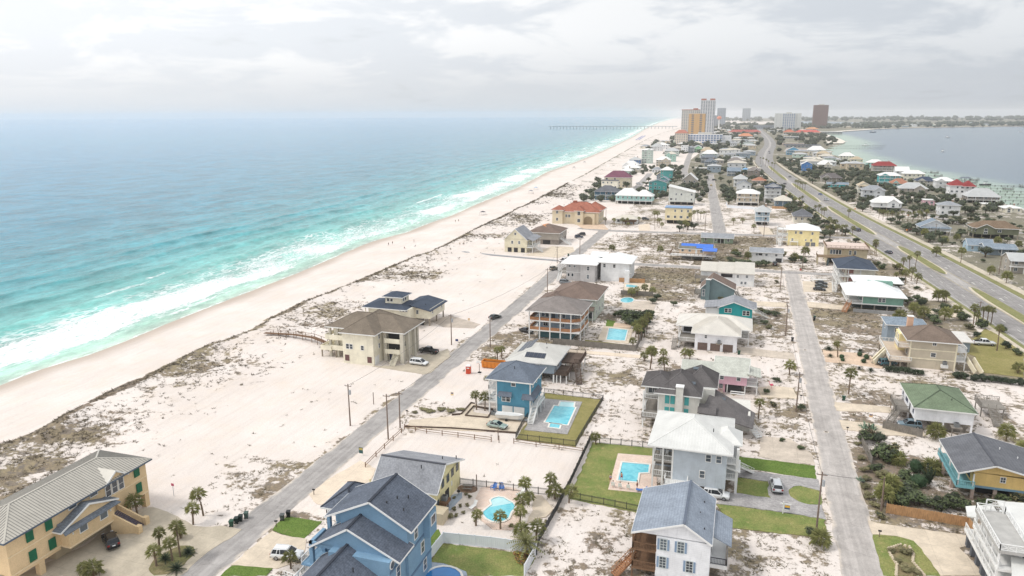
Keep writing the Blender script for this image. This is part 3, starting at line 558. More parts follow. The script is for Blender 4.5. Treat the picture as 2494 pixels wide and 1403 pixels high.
MID = [
 (-112.7,-94.6,573.6,6.8,11.0,13,'blue','charcoal','hip',0,'blue and cream beach house with dark grey hip roof at the dune edge'),
 (-92.2,-64.9,552.3,6.8,11.5,11,'aqua','white','hip2',1,'long aqua house with white roof and wide deck'),
 (-53.2,-34.8,553.8,9.7,14.0,12,'pale_grey','white','shed',1,'angular pale house with green glazed front and white slanted roof'),
 (-45.5,-29.8,455.9,9.9,10.3,10,'yellow','tarp_white','flat',1,'tall yellow stilt house with blue covered flat roof'),
 (-75.1,-61.7,449.1,3.1,5.0,10,'white','sandstone','hip',0,'low white cottage behind the front row of palms'),
 (-123.9,-100.3,674.8,9.4,15.1,14,'beige','purple','hip',0,'beige three storey house with purple hip roof'),
 (-123.6,-108.7,658.0,7.7,7.8,8,'cream','charcoal','flat',0,'cream flat roofed annex before the purple roof house'),
 (-78.3,-63.8,637.0,9.1,11.2,9,'teal','slate','gable_y',0,'teal gabled house with double white window'),
 (-77.8,-68.2,701.6,5.8,8.5,9,'teal','greyblue','gable_y',0,'teal cottage with pale blue roof strip behind the gabled one'),
 (-87.9,-76.0,778.2,4.7,8.1,9,'slate','tan','hip',0,'slate house with tan pyramid roof'),
 (-82.0,-70.4,759.7,10.7,13.7,9,'teal','white','hip',0,'tall teal house with white hip roof'),
 (-102.9,-92.5,859.3,3.7,6.7,9,'white','grey','hip',0,'small white house with grey roof beside the tall teal one'),
 (-111.3,-93.4,971.0,8.4,12.3,11,'tan','white','hip',0,'tan three storey house with white hip roof'),
 (-108.2,-95.4,1066.5,10.9,14.1,10,'mint','sandstone','hip',0,'mint house with sand coloured pyramid roof'),
 (-124.9,-103.5,1202.2,9.0,13.2,14,'pale_green','grey_light','hip',0,'pale green house with light grey roof behind the mint one'),
 (-137.0,-122.9,1023.1,18.3,20.2,12,'pale_green','white','hip',0,'tall narrow pale green tower house by the dunes'),
 (-152.0,-137.4,1010.7,5.5,9.0,12,'royal','grey_light','hip',0,'royal blue house with pale roof at the dunes'),
 (-148.5,-128.6,931.3,3.6,8.8,14,'white','white','hip',0,'white house with large white hip roof, farthest of the three at the dunes'),
 (-136.7,-117.0,858.4,5.7,8.6,12,'cream','white','hip',0,'cream house with white roof, middle of the three at the dunes'),
 (-133.2,-120.0,821.7,4.5,8.2,12,'pale_green','white','hip',0,'pale house with white pyramid roof, nearest of the three at the dunes'),
 (-167.3,-147.8,1371.0,8.1,13.7,14,'white','grey_light','hip',0,'white house with grey roof nearest the far dunes'),
 (-163.8,-144.2,1437.3,8.5,12.0,14,'white','white','hip',0,'white house beside the far dune scrub'),
 (-108.4,-96.9,1308.6,12.5,15.0,14,'white','white','flat',0,'narrow white house with stacked blue balconies'),
 (-98.0,-87.7,1325.0,9.1,11.7,12,'greyblue','grey','hip',0,'narrow grey blue house next to the stacked balconies'),
 (-88.7,-74.8,1341.9,6.4,11.4,12,'green','pale_green','gable_y',0,'green house with pale green gable below the white hotel'),
 (-72.7,-52.6,1263.6,6.7,12.3,14,'cream','tan','hip',0,'cream house with broad tan roof behind the mint house'),
 (-62.7,-41.3,1127.6,8.9,14.0,13,'mint','white','hip',0,'mint house with bright white hip roof'),
 (-59.3,-38.8,1051.4,7.8,11.4,12,'slate','slate','hip',0,'slate grey house with slate roof, farther of two'),
 (-51.2,-36.1,985.3,5.7,10.1,12,'slateblue','slate','hip',0,'slate blue house with slate roof, nearer of two'),
 (-42.1,-33.6,913.5,4.4,7.5,9,'tarp','white','hip',0,'bright blue wrapped small house with white pyramid roof'),
 (-57.5,-44.3,917.1,2.0,2.1,10,'brown','white','flat',0,'low building with flat white roof beside the blue wrapped house'),
 (-22.0,-4.6,977.2,7.7,11.9,13,'greytan','taupe','hip',0,'grey tan house with wide verandas and taupe roof'),
 (-19.0,-5.0,833.7,5.7,8.9,11,'greyblue','greyblue','gable_x',0,'grey blue house with grey blue roof on the middle street'),
 (2.2,14.6,817.1,7.7,11.2,11,'taupe','taupe','hip',0,'taupe two storey house with taupe pyramid roof'),
 (-3.3,2.9,883.9,3.7,5.7,9,'peach','skyblue','hip',0,'small peach house with light blue roof'),
 (-9.8,1.8,711.5,7.5,11.3,11,'white','grey_light','hip',0,'white house with double grey porches'),
 (6.9,19.4,745.8,3.1,6.2,11,'greytan','terracotta','hip',0,'low house with terracotta hip roof'),
 (-6.4,5.3,656.0,7.0,10.0,10,'white','slate','gable_y',0,'white gabled house behind the tan balcony house'),
 (-4.9,10.7,564.1,9.3,11.9,10,'tan','white','hip',1,'tan house with white roof and screened balconies'),
 (15.1,26.8,593.2,11.3,13.9,10,'white','navy','gable_y',0,'white three storey house with navy roof and blue windows'),
 (21.6,32.6,560.6,5.3,8.3,10,'slateblue','sandstone','hip',0,'slate blue house with sand coloured roof by the highway'),
 (7.4,15.7,464.5,8.7,11.6,11,'paleblue','grey_light','hip',1,'tall pale blue house with white trimmed windows'),
 (30.2,40.6,482.0,4.6,8.2,11,'cream','charcoal','hip',0,'cream house with charcoal roof and white porch'),
 (-55.7,-42.2,699.7,6.4,12.0,14,'greytan','white','gable_y',0,'grey house with stacked white gables and brick chimneys'),
 (61.8,82.8,1293.7,7.3,12.3,12,'skyblue','grey_light','gable_y',0,'bright sky blue house on the far side of the highway'),
 (95.7,123.2,1314.9,7.3,13.6,16,'pale_green','white','hip',0,'pale green house with white roof near the shopping area'),
 (100.9,118.3,1196.6,7.3,11.2,13,'tan','tan','hip',0,'tan two storey house with tan roof near the bay'),
 (76.1,93.9,1139.5,3.5,6.6,14,'greytan','slate','hip',0,'low grey house with slate roof across the highway'),
 (84.2,97.0,1050.3,6.9,9.8,11,'cream','sandstone','hip',0,'cream house with sand roof beside the white pyramid'),
 (83.4,99.0,966.2,5.9,10.9,12,'cream','white','hip',1,'house under a steep white pyramid roof'),
 (62.8,74.3,933.3,7.6,10.7,10,'cobalt','white','gable_y',0,'cobalt blue gabled house with white window awning'),
 (53.7,64.5,1095.3,3.4,3.5,10,'tan','white','flat',0,'low tan building with flat white roof across the highway'),
 (71.9,90.3,786.2,4.4,8.4,12,'greytan','taupe_dark','hip',0,'single storey house with dark taupe hip roof'),
 (72.4,90.2,730.0,2.6,4.0,10,'turquoise','greyblue','gable_x',0,'low turquoise cottages across the highway'),
 (123.1,141.8,1112.7,8.4,13.1,12,'cream','white','hip',0,'cream house with white roof close to the bay'),
 (132.2,146.6,1070.4,6.4,9.9,11,'beige','tan','hip',0,'beige house with tan roof close to the bay'),
 (143.8,162.1,1010.3,6.0,9.7,11,'aqua','white','hip',0,'aqua house with white roof behind the red one'),
 (136.2,160.1,915.1,8.7,12.8,12,'greytan','red','hip',0,'grey tan house with dark red hip roof'),
 (149.3,162.2,854.9,7.2,11.0,12,'white','white','gable_x',0,'white house with steep white roof plane'),
 (119.3,137.4,758.8,9.5,12.1,11,'turquoise','white','hip',0,'turquoise house with white roof and veranda'),
 (149.1,168.2,811.0,7.6,10.8,11,'cream','white','hip',0,'cream two storey house with white hip roof at the bay'),
 (125.4,139.3,731.7,4.8,8.7,10,'aqua','terracotta','hip',0,'aqua house with terracotta hip roof'),
 (149.7,166.3,754.3,5.6,8.9,11,'cream','navy','hip',0,'cream house with navy hip roof at the bay'),
 (160.3,174.6,729.6,7.9,10.7,10,'white','white','hip',0,'white two storey house left of the red roof house'),
 (155.8,173.6,661.5,9.7,14.4,11,'white','red','hip2',0,'white house with bright red tiled roofs'),
 (122.8,143.2,675.0,5.4,9.9,12,'greytan','grey_light','hip',0,'brown grey house with broad grey roof below the cream house'),
 (159.3,180.9,625.8,5.2,10.6,13,'taupe','grey_light','hip',1,'taupe stilt house with broad light grey pyramid roof'),
 (88.6,98.1,657.8,8.4,10.9,10,'cream','tan','gable_y',0,'cream gabled house with tan roof by the highway'),
 (87.1,102.6,619.0,8.5,11.8,10,'lightgrey','grey','hip',1,'light grey three storey house with white balcony rails'),
 (85.5,103.7,557.8,5.7,9.9,10,'white','white','hip',1,'white stilt house with white hip roof by the highway'),
 (123.7,135.7,543.5,6.8,8.9,10,'white','grey','hip',0,'white two storey house with grey roof and dark windows'),
 (126.1,133.2,601.5,3.6,3.7,8,'pink','white','flat',0,'pink cottage with flat white roof among trees'),
 (162.3,172.4,594.4,2.6,2.7,9,'cream','white','flat',0,'low cream house with flat white roof near the bay'),
 (168.3,179.0,570.8,3.1,4.7,10,'cream','white','hip',0,'low cream house with white hip roof near the bay'),
 (94.5,109.6,453.2,4.4,8.1,9,'lightgrey','greyblue','gable_y',1,'pale grey stilt house with grey roof and dark car port'),
 (119.1,140.3,446.8,5.8,9.2,11,'olive','brown','hip',1,'olive stilt house with broad brown hip roof and veranda'),
 (106.0,116.8,402.6,3.2,5.5,9,'paleblue','greyblue','gable_x',0,'pale blue long house with grey blue roof by the highway'),
 (111.1,124.0,394.4,3.6,4.8,9,'greyblue','greyblue','gable_x',0,'grey blue wing house behind the green shrubs'),
 (108.6,118.7,351.1,5.8,7.8,9,'greytan','grey_light','gable_x',0,'grey two storey house with outside stair at the right edge'),
]
# ------------------------------------------------------------------ the ground
SEA_Z = -1.5
BAY = [(230,250),(205,500),(195,620),(192,659),(191,722),(174,842),(144,1054),(140,1241),(144,1500),(194,1758),(225,1964),(235,2500),(230,2749),
       (400,3150),(554,3557),(900,3900),(1275,4214),(2600,4750),(6000,5600),(6000,250)]
SOUND = [(-330,6300),(-60,5150),(300,4820),(620,5000),(800,5500),(760,6300),(500,6900),(200,6900)]
HW = [(108,60),(100,150),(92.9,238),(85.2,319),(77.5,398),(62,526),(50,672),(40,802),(26,1021),(24,1142),(34,1428),(48,1670),(53,2071),(49,2613),(41,3300),(60,4300)]
ZONES = [(-60,96,-24,133,.05),(-72,96,-58,130,.03),(-60,133,-42,160,.16),(-72,150,-52,178,.10),(-112,120,-78,205,.07),(-108,92,-78,120,.12),(-92,99,-78,112,.44),(-84,88,-76,99,.3),
         (-140,205,-78,330,.05),(-30,140,-12,205,.50),(-28,160,-14,172,.25),(-32,84,-14,113,.38),(0,84,17,112,.42),(-42,165,-28,196,.42),(6,140,18,172,.55),(23,150,42,160,.5),(23,176,36,204,.55),(23,204,45,270,.6),
         (-30,205,-16,260,.35),(-16,205,17,262,.55),(-42,260,-14,322,.75),(-60,330,-20,415,.6),(-20,330,18,415,.78),(22,330,34,420,.5),(-72,330,-55,415,.4),(6,285,18,322,.5),(23,120,36,150,.72),(36,118,60,150,.62),(45,160,62,205,.45),(57,205,72,290,.8),(30,285,62,330,.6),(88,200,220,620,.72),(30,420,56,620,.6),(54,330,66,420,.7)]
def n2(x,y,f,o=0.0): return noise.noise(Vector((x * f + o,y * f - o * .7,o * .3)))
def ground_z(x,y):
    sh = lerp_poly(SHORE,y); du = lerp_poly(DUNE,y); c = x - sh; d = x - du
    if c < 0: return SEA_Z + max(-5,c * .05)
    if d < 0:
        t = c / max(1,du - sh); z = SEA_Z + 1.75 * (t ** .8) + .06 * n2(x,y,.08)
    else: z = .25 * (1 - sstep(0,25,d))
    if -2 < d < 34:
        k = sstep(-2,2,d) * (1 - sstep(16,34,d))
        z += k * (.35 + .9 * max(-.2,n2(x,y,.07,3)) + .35 * n2(x,y,.25,8)) + .75 * math.exp(-((d - 2.2) / 2.6) ** 2) * (.6 + .8 * n2(x,y,.05,5))
    return z
def veg(x,y):
    sh = lerp_poly(SHORE,y); d = x - lerp_poly(DUNE,y)
    if d < -1: return 0
    n = n2(x,y,.035,1)
    if d < 30 and x < -80:
        v = .31 - .005 * d + .6 * n + (.5 if d < 2.0 else 0)
        if y < 118: v += .16
        return min(1,max(.06,v))
    v = None
    for (x0,y0,x1,y1,zv) in ZONES:
        if x0 <= x <= x1 and y0 <= y <= y1: v = zv + .30 * n * min(1,zv * 3)
    if v is None:
        if x < -78: v = .10 + .5 * max(0,n2(x,y,.03,7) - .12)
        elif y > 430: v = .46 + .38 * sstep(450,800,y) + .4 * n
        else: v = .42 + .35 * n
    return min(1,max(0,v))
cs = [-120,-60,-30,-15,-8,-4,-1.5]; c = 0.0
while c < 310: cs.append(c); c += 1.7
while c < 6500: cs.append(c); c *= 1.055
ys = []; y = 40.0
while y < 11000: ys.append(y); y += max(1.8,y * .0062 if y > 330 else 0)
gv = []; vv = []; ww = []
for y in ys:
    sh = lerp_poly(SHORE,y)
    for c in cs:
        x = sh + c; z = ground_z(x,y); w = 0
        if x > 120 and (in_poly(x,y,BAY) or in_poly(x,y,SOUND)): z = -4.5
        elif y > 4000 and in_poly(x,y,SOUND): z = -4.5
        gv.append((x,y,z)); vv.append(veg(x,y) if z > -.6 and c > 0 else 0)
        ww.append(1 - sstep(1,11,c + 3 * n2(x,y,.05,4)))
nc = len(cs); gf = [(j * nc + i,j * nc + i + 1,(j + 1) * nc + i + 1,(j + 1) * nc + i) for j in range(len(ys) - 1) for i in range(nc - 1)]
t = NT('sand_ground'); p = t.pos(); va = t.attr('veg'); wa = t.attr('wet')
n_f = t.noise(p,.75,7,.72); n_m = t.noise(p,.16,4,.6); n_s = t.noise(p,.045,5,.6); n_x = t.noise(p,3.2,3,.6)
nn = t.math('ADD',t.math('MULTIPLY',n_f,.52),t.math('MULTIPLY',n_m,.48))
thr = t.math('SUBTRACT',.665,t.math('MULTIPLY',va,.35))
mask = t.math('MULTIPLY',t.rng(t.math('SUBTRACT',nn,thr),-.005,.05),t.rng(va,.015,.08))
sand = t.mix(t.rng(n_s,.3,.7),lin((228,218,211)),lin((218,206,197)))
sand = t.mix(t.rng(n_m,.42,.75,0,.35),sand,lin((226,206,186)))
sand = t.scale(sand,t.math('MULTIPLY',t.rng(n_x,.3,.7,.93,1.05),t.rng(t.noise(t.mapv(p,(.9,.07,1)),1.0,4,.6),.42,.70,1.0,.93)))
sand = t.mix(t.math('MULTIPLY',wa,.8),sand,lin((178,160,144)))
scrub = t.mix(t.rng(n_s,.35,.65),lin((106,84,58)),lin((122,108,66)))
scrub = t.mix(t.rng(t.noise(p,.5,3,.6),.5,.62),scrub,lin((90,78,62)))
sy_ = t.n('ShaderNodeSeparateXYZ'); t.l(p,sy_.inputs[0])
scrub = t.mix(t.math('MAXIMUM',t.rng(sy_.outputs[1],330,800,0,.7),t.rng(sy_.outputs[0],50,95,0,.7)),scrub,lin((82,88,60)))
scrub = t.scale(scrub,t.rng(t.noise(p,1.7,6,.78),.35,.65,.58,1.42))
gm = t.fin(t.mix(t.math('MULTIPLY',mask,.82),sand,scrub),.95,.1)
t.bump(t.math('ADD',n_f,t.math('MULTIPLY',mask,.5)),.55,.25)
MATS['sand_ground'] = gm
me = bpy.data.meshes.new('ground'); me.from_pydata(gv,[],gf); me.materials.append(gm)
for nm,arr in (('veg',vv),('wet',ww)): me.attributes.new(nm,'FLOAT','POINT').data.foreach_set('value',arr)
me.polygons.foreach_set('use_smooth',[True] * len(me.polygons)); me.update()
tag(ob('ground',me),'white quartz sand with dunes and scrubby coastal ground',kind='structure')

# ------------------------------------------------------------------ the sea
def sea_sample(off,s):
    """height, foam and swell of the surf at a distance off shore"""
    j = 7 * n2(s,0,.018,2) + 2.5 * n2(s,off,.06,6)
    ph = off + j
    amp = .12 + .80 * sstep(12,40,off) * (1 - sstep(130,420,off)) + .22
    amp *= .55 + .6 * max(0,n2(s,off,.013,9) + .45)
    w = math.sin(ph * 2 * math.pi / 21.0); crest = max(0,w) ** 2.2
    z = amp * (crest * 1.1 - .3) + .10 * math.sin(off * .9 + s * .21 + j) + .08 * math.sin(s * .6 - off * .33)
    z *= sstep(0,7,off)
    a = n2(s,0,.0105,21); b = n2(s,0,.028,33)
    cen = 25 + 9 * a + 3 * b; hw = 12 + 6 * b + 4 * n2(s,0,.06,5)
    ei = 10 + 4 * b + 3 * n2(s,0,.07,5); eo = 36 + 16 * a + 7 * b
    f = sstep(ei - 4,ei + 3,off) * (1 - sstep(eo - 15,eo + 6,off)) * (.80 + .8 * n2(s,off,.03,15))
    c2 = 50 + 12 * n2(s,0,.008,51); g = sstep(.02,.28,n2(s,0,.016,61))
    f = max(f,g * (1 - sstep(.6,3.6,abs(off - c2))) * .80)
    c3 = 66 + 16 * n2(s,0,.011,81); g = sstep(.22,.4,n2(s,0,.03,91))
    f = max(f,g * (1 - sstep(.2,2,abs(off - c3))) * .75)
    e = 8.5 + 3 * n2(s,0,.04,71)
    f = max(f,.52 * (1 - sstep(.3,1.6,abs(off - e))))
    f = max(f,.34 * (1 - sstep(0,30,abs(off - 34))),.26 * (1 - sstep(0,12,abs(off - 10))))
    f = max(f,.5 * (1 - sstep(.2,1.4,off + n2(s,0,.12,3))))
    return z,max(0,min(1,f)),w
cs = []; c = -3.0
while c < 110: cs.append(c); c += 1.1
while c < 22000: cs.append(c); c *= 1.055
ys = []; y = 20.0
while y < 20000: ys.append(y); y += max(2.2,y * .0068 if y > 320 else 0)
sv = []; so = []; sf = []; sh_ = []
for y in ys:
    sx = lerp_poly(SHORE,y)
    for c in cs:
        z,f,w = sea_sample(c,y) if c < 700 else (0,0,0)
        sv.append((sx - c,y,SEA_Z + .03 + z)); sf.append(f)
        so.append(c)
nc = len(cs); sfc = [(j * nc + i + 1,j * nc + i,(j + 1) * nc + i,(j + 1) * nc + i + 1) for j in range(len(ys) - 1) for i in range(nc - 1)]
t = NT('sea_water'); p = t.pos(); oa = t.attr('off'); fa = t.attr('foam')
lg = t.math('LOGARITHM',t.math('ADD',t.math('MAXIMUM',oa,0.),4.),10.)
cr = t.n('ShaderNodeValToRGB'); e = cr.color_ramp; t.l(t.rng(lg,.6,3.6,smooth=False),cr.inputs[0])
st = [(0,(196,216,198)),(.14,(166,214,192)),(.27,(148,208,194)),(.38,(106,188,182)),(.47,(74,160,170)),(.58,(44,134,160)),(.75,(44,132,172)),(1,(62,146,194))]
while len(e.elements) < len(st): e.elements.new(.5)
for el,(q,cc) in zip(e.elements,st): el.position = q; el.color = lin(cc) + (1,)
pa = t.mapv(p,(1.0,.42,1))
nb = t.noise(pa,.055,4,.6); nb2 = t.noise(pa,.34,5,.62)
wc = t.scale(cr.outputs[0],t.math('MULTIPLY',t.rng(nb,.3,.7,.74,1.20),t.rng(nb2,.3,.7,.78,1.18)))
nf = t.noise(pa,.62,9,.76,1.6); thr = t.math('SUBTRACT',.76,t.math('MULTIPLY',fa,.40))
fm = t.math('MULTIPLY',t.rng(t.math('SUBTRACT',nf,thr),-.05,.12),t.rng(fa,.05,.25))
vo = t.n('ShaderNodeTexVoronoi',feature='DISTANCE_TO_EDGE'); vo.inputs['Scale'].default_value = .30
dv = t.n('ShaderNodeVectorMath',operation='ADD'); t.l(pa,dv.inputs[0]); dn = t.n('ShaderNodeTexNoise'); dn.inputs['Scale'].default_value = .5; dn.inputs['Detail'].default_value = 4; t.l(pa,dn.inputs['Vector']); t.l(t.scale(dn.outputs[1],3.2),dv.inputs[1]); t.l(dv.outputs[0],vo.inputs['Vector'])
lace = t.math('MULTIPLY',t.rng(vo.outputs[0],.02,.16,1,0),t.math('MULTIPLY',t.rng(fa,.14,.42),t.rng(t.noise(pa,.12,4,.6),.38,.6,.1,.85)))
fm = t.math('MAXIMUM',fm,lace)
foamc = t.scale((.86,.88,.88),t.rng(t.noise(p,1.6,4,.6),.3,.7,.9,1.05))
t.set(t.p.inputs['Roughness'],t.rng(fm,0,1,.16,.85))
hh = t.math('ADD',t.math('MULTIPLY',t.noise(pa,.22,5,.62),1.0),t.math('ADD',t.math('MULTIPLY',t.noise(pa,1.3,4,.6),.25),t.math('MULTIPLY',fm,.12)))
t.bump(hh,1.0,.75)
t.p.inputs['IOR'].default_value = 1.33
rr = t.p.inputs['Roughness'].links[0].from_socket
m_sea = t.fin(t.mix(fm,wc,foamc),rr,.22)
me = bpy.data.meshes.new('sea'); me.from_pydata(sv,[],sfc); me.materials.append(m_sea)
for nm,arr in (('off',so),('foam',sf)): me.attributes.new(nm,'FLOAT','POINT').data.foreach_set('value',arr)
me.polygons.foreach_set('use_smooth',[True] * len(me.polygons)); me.update()
tag(ob('sea',me),'turquoise sea with white surf along the beach',kind='structure')

# bay and sound
BN = BAY[:13]
bv = []; bo = []; bxs = []; c = -30.0
while c < 6000: bxs.append(c); c = c + 6 if c < 120 else c * 1.06
bys = []; y = 240.0
while y < 12000: bys.append(y); y *= 1.02
for y in bys:
    sx = lerp_poly(BN,min(y,2749))
    for c in bxs: bv.append((sx + c,y,SEA_Z + .02)); bo.append(c)
nc = len(bxs); bf = [(j * nc + i,j * nc + i + 1,(j + 1) * nc + i + 1,(j + 1) * nc + i) for j in range(len(bys) - 1) for i in range(nc - 1)]
t = NT('bay_water'); p = t.pos(); oa = t.attr('off')
k = t.rng(t.math('ADD',oa,t.math('MULTIPLY',t.math('SUBTRACT',t.noise(p,.02,4),.5),40.)),30,90)
wc = t.mix(k,lin((150,176,152)),lin((86,110,128)))
wc = t.scale(wc,t.rng(t.noise(t.mapv(p,(.5,1,1)),.05,5,.65),.3,.7,.88,1.1))
t.bump(t.noise(p,.5,5,.65),.6,.2)
m_bay = t.fin(wc,.22,.45); t.p.inputs['IOR'].default_value = 1.33
me = bpy.data.meshes.new('bay_water'); me.from_pydata(bv,[],bf); me.materials.append(m_bay)
me.attributes.new('off','FLOAT','POINT').data.foreach_set('value',bo); me.update()
tag(ob('bay_water',me),'calm grey blue bay water with pale green shallows',kind='structure')

# ------------------------------------------------------------------ roads
def road_mat(name,base,sandy=.5):
    t = NT(name); p = t.pos(); ed = t.attr('edge')
    f = t.math('MULTIPLY',t.rng(t.noise(p,.35,6,.65),.3,.7,.86,1.12),t.rng(t.noise(p,5.,2),.3,.7,.92,1.07))
    c = t.scale(lin(base),f)
    c = t.mix(t.rng(t.noise(t.mapv(p,(1,.12,1)),.9,4,.6),.52,.7,0,.35),c,lin(tuple(min(255,v + 26) for v in base)))
    cv = t.n('ShaderNodeTexVoronoi',feature='DISTANCE_TO_EDGE'); cv.inputs['Scale'].default_value = .16; ca = t.n('ShaderNodeVectorMath',operation='ADD'); t.l(p,ca.inputs[0]); t.l(t.scale(t.noise(p,.6,4),2.5),ca.inputs[1]); t.l(ca.outputs[0],cv.inputs['Vector'])
    c = t.scale(c,t.rng(cv.outputs[0],0,.012,.80,1.0)); c = t.scale(c,t.rng(t.noise(p,.07,2,.4),.57,.585,1.0,.90))
    c = t.scale(c,t.rng(t.noise(t.mapv(p,(1.5,.03,1)),1.0,3,.5),.4,.65,1.04,.90))
    m = t.rng(t.math('ADD',ed,t.math('MULTIPLY',t.math('SUBTRACT',t.noise(p,.22,5,.65),.5),1.1)),.80,1.12,0,sandy)
    return t.fin(t.mix(m,c,lin((216,202,186))),.9,.2)
M_ASPH = road_mat('asphalt_street',(164,159,156),.9); M_ASPH2 = road_mat('asphalt_back_street',(180,173,168),.9); M_HWY = road_mat('asphalt_highway',(148,144,142),.1); M_TURN = road_mat('asphalt_turning_lane',(172,167,163),.1)
def offs(poly,d):
    out = []
    for i,p in enumerate(poly):
        a = Vector(poly[max(0,i - 1)]); b = Vector(poly[min(len(poly) - 1,i + 1)]); t_ = (b - a).normalized()
        out.append((p[0] + t_.y * d,p[1] - t_.x * d))
    return out
def dens(poly,step):
    out = [tuple(poly[0])]
    for a,b in zip(poly,poly[1:]):
        a,b = Vector(a),Vector(b); n = max(1,int((b - a).length / step))
        for i in range(1,n + 1): out.append(tuple(a + (b - a) * i / n))
    return out
def smooth_poly(poly,it=2):
    for _ in range(it):
        q = [poly[0]]
        for a,b in zip(poly,poly[1:]): q += [(a[0] * .75 + b[0] * .25,a[1] * .75 + b[1] * .25),(a[0] * .25 + b[0] * .75,a[1] * .25 + b[1] * .75)]
        q.append(poly[-1]); poly = q
    return poly
def strip(name,poly,d0,d1,z,mat,kind='structure',label=None,n=4,parent=None,th=.0,wob=0):
    L = [offs(poly,d0 + (d1 - d0) * k / n) for k in range(n + 1)]; m = len(poly); vs = []; ed = []
    for k in range(n + 1):
        for i,(x,y) in enumerate(L[k]):
            if wob and k in (0,n): x += wob * n2(x,y,.15,3 + k)
            vs.append((x,y,z)); ed.append(abs(2 * k / n - 1))
    fs = [(k * m + i,k * m + i + 1,(k + 1) * m + i + 1,(k + 1) * m + i) for k in range(n) for i in range(m - 1)]
    if d1 > d0: fs = [f[::-1] for f in fs]
    if th:
        o = len(vs)
        for k in (0,n):
            for (x,y) in L[k]: vs.append((x,y,z - th)); ed.append(1)
        for i in range(m - 1): fs += [(i,i + 1,o + i + 1,o + i),(n * m + i + 1,n * m + i,o + m + i,o + m + i + 1)]
    me = bpy.data.meshes.new(name); me.from_pydata(vs,[],fs); me.materials.append(mat)
    me.attributes.new('edge','FLOAT','POINT').data.foreach_set('value',ed); me.update()
    o = ob(name,me,parent)
    if kind and not parent: o['kind'] = kind
    if label: o['label'] = label
    return o
strip('street',dens([(-73.8,45),(-73.6,120),(-73.6,220),(-75.5,340),(-76,424)],3),-3.1,3.1,.030,M_ASPH,label='sandy asphalt beach road',wob=.5)
strip('street',dens([(20.2,60),(20.4,150),(21.2,330)],3),-2.9,3.4,.030,M_ASPH2,label='pale asphalt back street',wob=.5)
strip('street',dens([(-73,325),(-20,325.5),(24,326),(50,327)],4),-3.0,3.0,.042,M_ASPH,label='cross street between the beach road and the back street',wob=.4)
strip('street',dens([(-92,424),(-74.6,419),(-46,420),(-14,423),(17,426),(60,430)],4),-3.4,3.4,.054,M_ASPH,label='farther cross street',wob=.5)
strip('street',dens([(-11.5,424),(-12.2,438),(-24,620),(-36,822),(-38,860)],5),-4,4,.030,M_ASPH,label='middle street running towards the towers',wob=.5)
strip('street',dens([(-88,600),(-93.4,664),(-102,822),(-104,850)],5),-3.5,3.5,.03,M_ASPH,label='short side street by the purple roof house',wob=.5)
strip('street',dens([(-60,800),(-69,892),(-89,1245),(-92,1330)],6),-4,4,.03,M_ASPH,label='far side street below the white hotel',wob=.5)
strip('street',dens([(-38,858),(20,862)],6),-3.5,3.5,.042,M_ASPH,label='far cross street',wob=.5)
strip('street',dens(smooth_poly([(96,620),(105,575),(118,540),(140,478),(160,470)],2),5),-3.4,3.4,.03,M_ASPH,label='bay side road beyond the highway',wob=.5)
strip('boardwalk_path',dens([(-146,335),(-113.6,327.4),(-76,322)],4),-.9,.9,.35,plain('path_grey',(150,152,156),.85,.1),label='grey beach access path across the sand lot',th=.5)
strip('bay_beach',dens(smooth_poly([(200,1800),(225,1964),(236,2500),(234,2749),(400,3150),(554,3557),(900,3900),(1275,4214),(2600,4750)],1),20),-38,3,.25,plain('far_beach_sand',(224,214,200),.95),label='white beach along the far side of the bay')
HWs = dens(smooth_poly(HW,2),6)
hl = strip('highway',HWs,-12.2,-2.0,.030,M_HWY,label='near carriageway of the divided highway')
hr = strip('highway',HWs,2.0,12.2,.030,M_HWY,label='far carriageway of the divided highway')
strip('turning_lane',HWs,-2.0,2.0,.042,M_TURN,label='paler central strip of the divided highway')
M_PAVE = plain('pavement_concrete',(196,184,164),.9,.12,.5,sc2=3)
M_KERB = plain('kerb_concrete',(204,192,170),.9,.1)
strip('pavement',[q for q in HWs if q[1] < 1100],-15.4,-13.8,.10,M_PAVE,label='pavement along the near side of the highway',th=.1)
strip('pavement',[q for q in HWs if q[1] < 1100],15.0,18.2,.10,M_PAVE,label='wide pavement along the far side of the highway',th=.1)
def lawn_mat(name,a,b,c3):
    t = NT(name); p = t.pos()
    c = t.mix(t.rng(t.noise(p,.22,5,.65),.35,.65),lin(a),lin(b)); c = t.mix(t.rng(t.noise(p,.6,6,.7),.55,.72,0,.8),c,lin(c3))
    c = t.scale(c,t.rng(t.noise(p,5,4,.75),.25,.75,.62,1.36))
    c = t.mix(t.rng(t.noise(p,.45,6,.72),.66,.76,0,.75),c,lin((206,192,166)))
    MATS[name] = t.fin(c,.95,.1); t.bump(t.noise(p,9,3,.7),.6,.06); return MATS[name]
lawn_mat('lawn',(140,140,80),(112,130,64),(164,150,98)); lawn_mat('lawn_green',(104,128,54),(90,116,48),(126,132,72)); lawn_mat('lawn_gold',(150,140,86),(136,130,74),(160,148,98))
M_MED = lawn_mat('verge_grass',(138,136,88),(126,128,80),(170,160,118))
strip('grass_verge',[q for q in HWs if q[1] < 700],-13.7,-12.3,.06,M_MED,label='grass verge beside the near lanes of the highway',th=.05)
strip('grass_verge',[q for q in HWs if q[1] < 700],12.3,14.9,.06,M_MED,label='grass verge beside the far lanes of the highway',th=.05)
def hw_at(y):
    x = lerp_poly(HWs,y); x2 = lerp_poly(HWs,y + 1); d = Vector((x2 - x,1)).normalized(); return Vector((x,y)),d
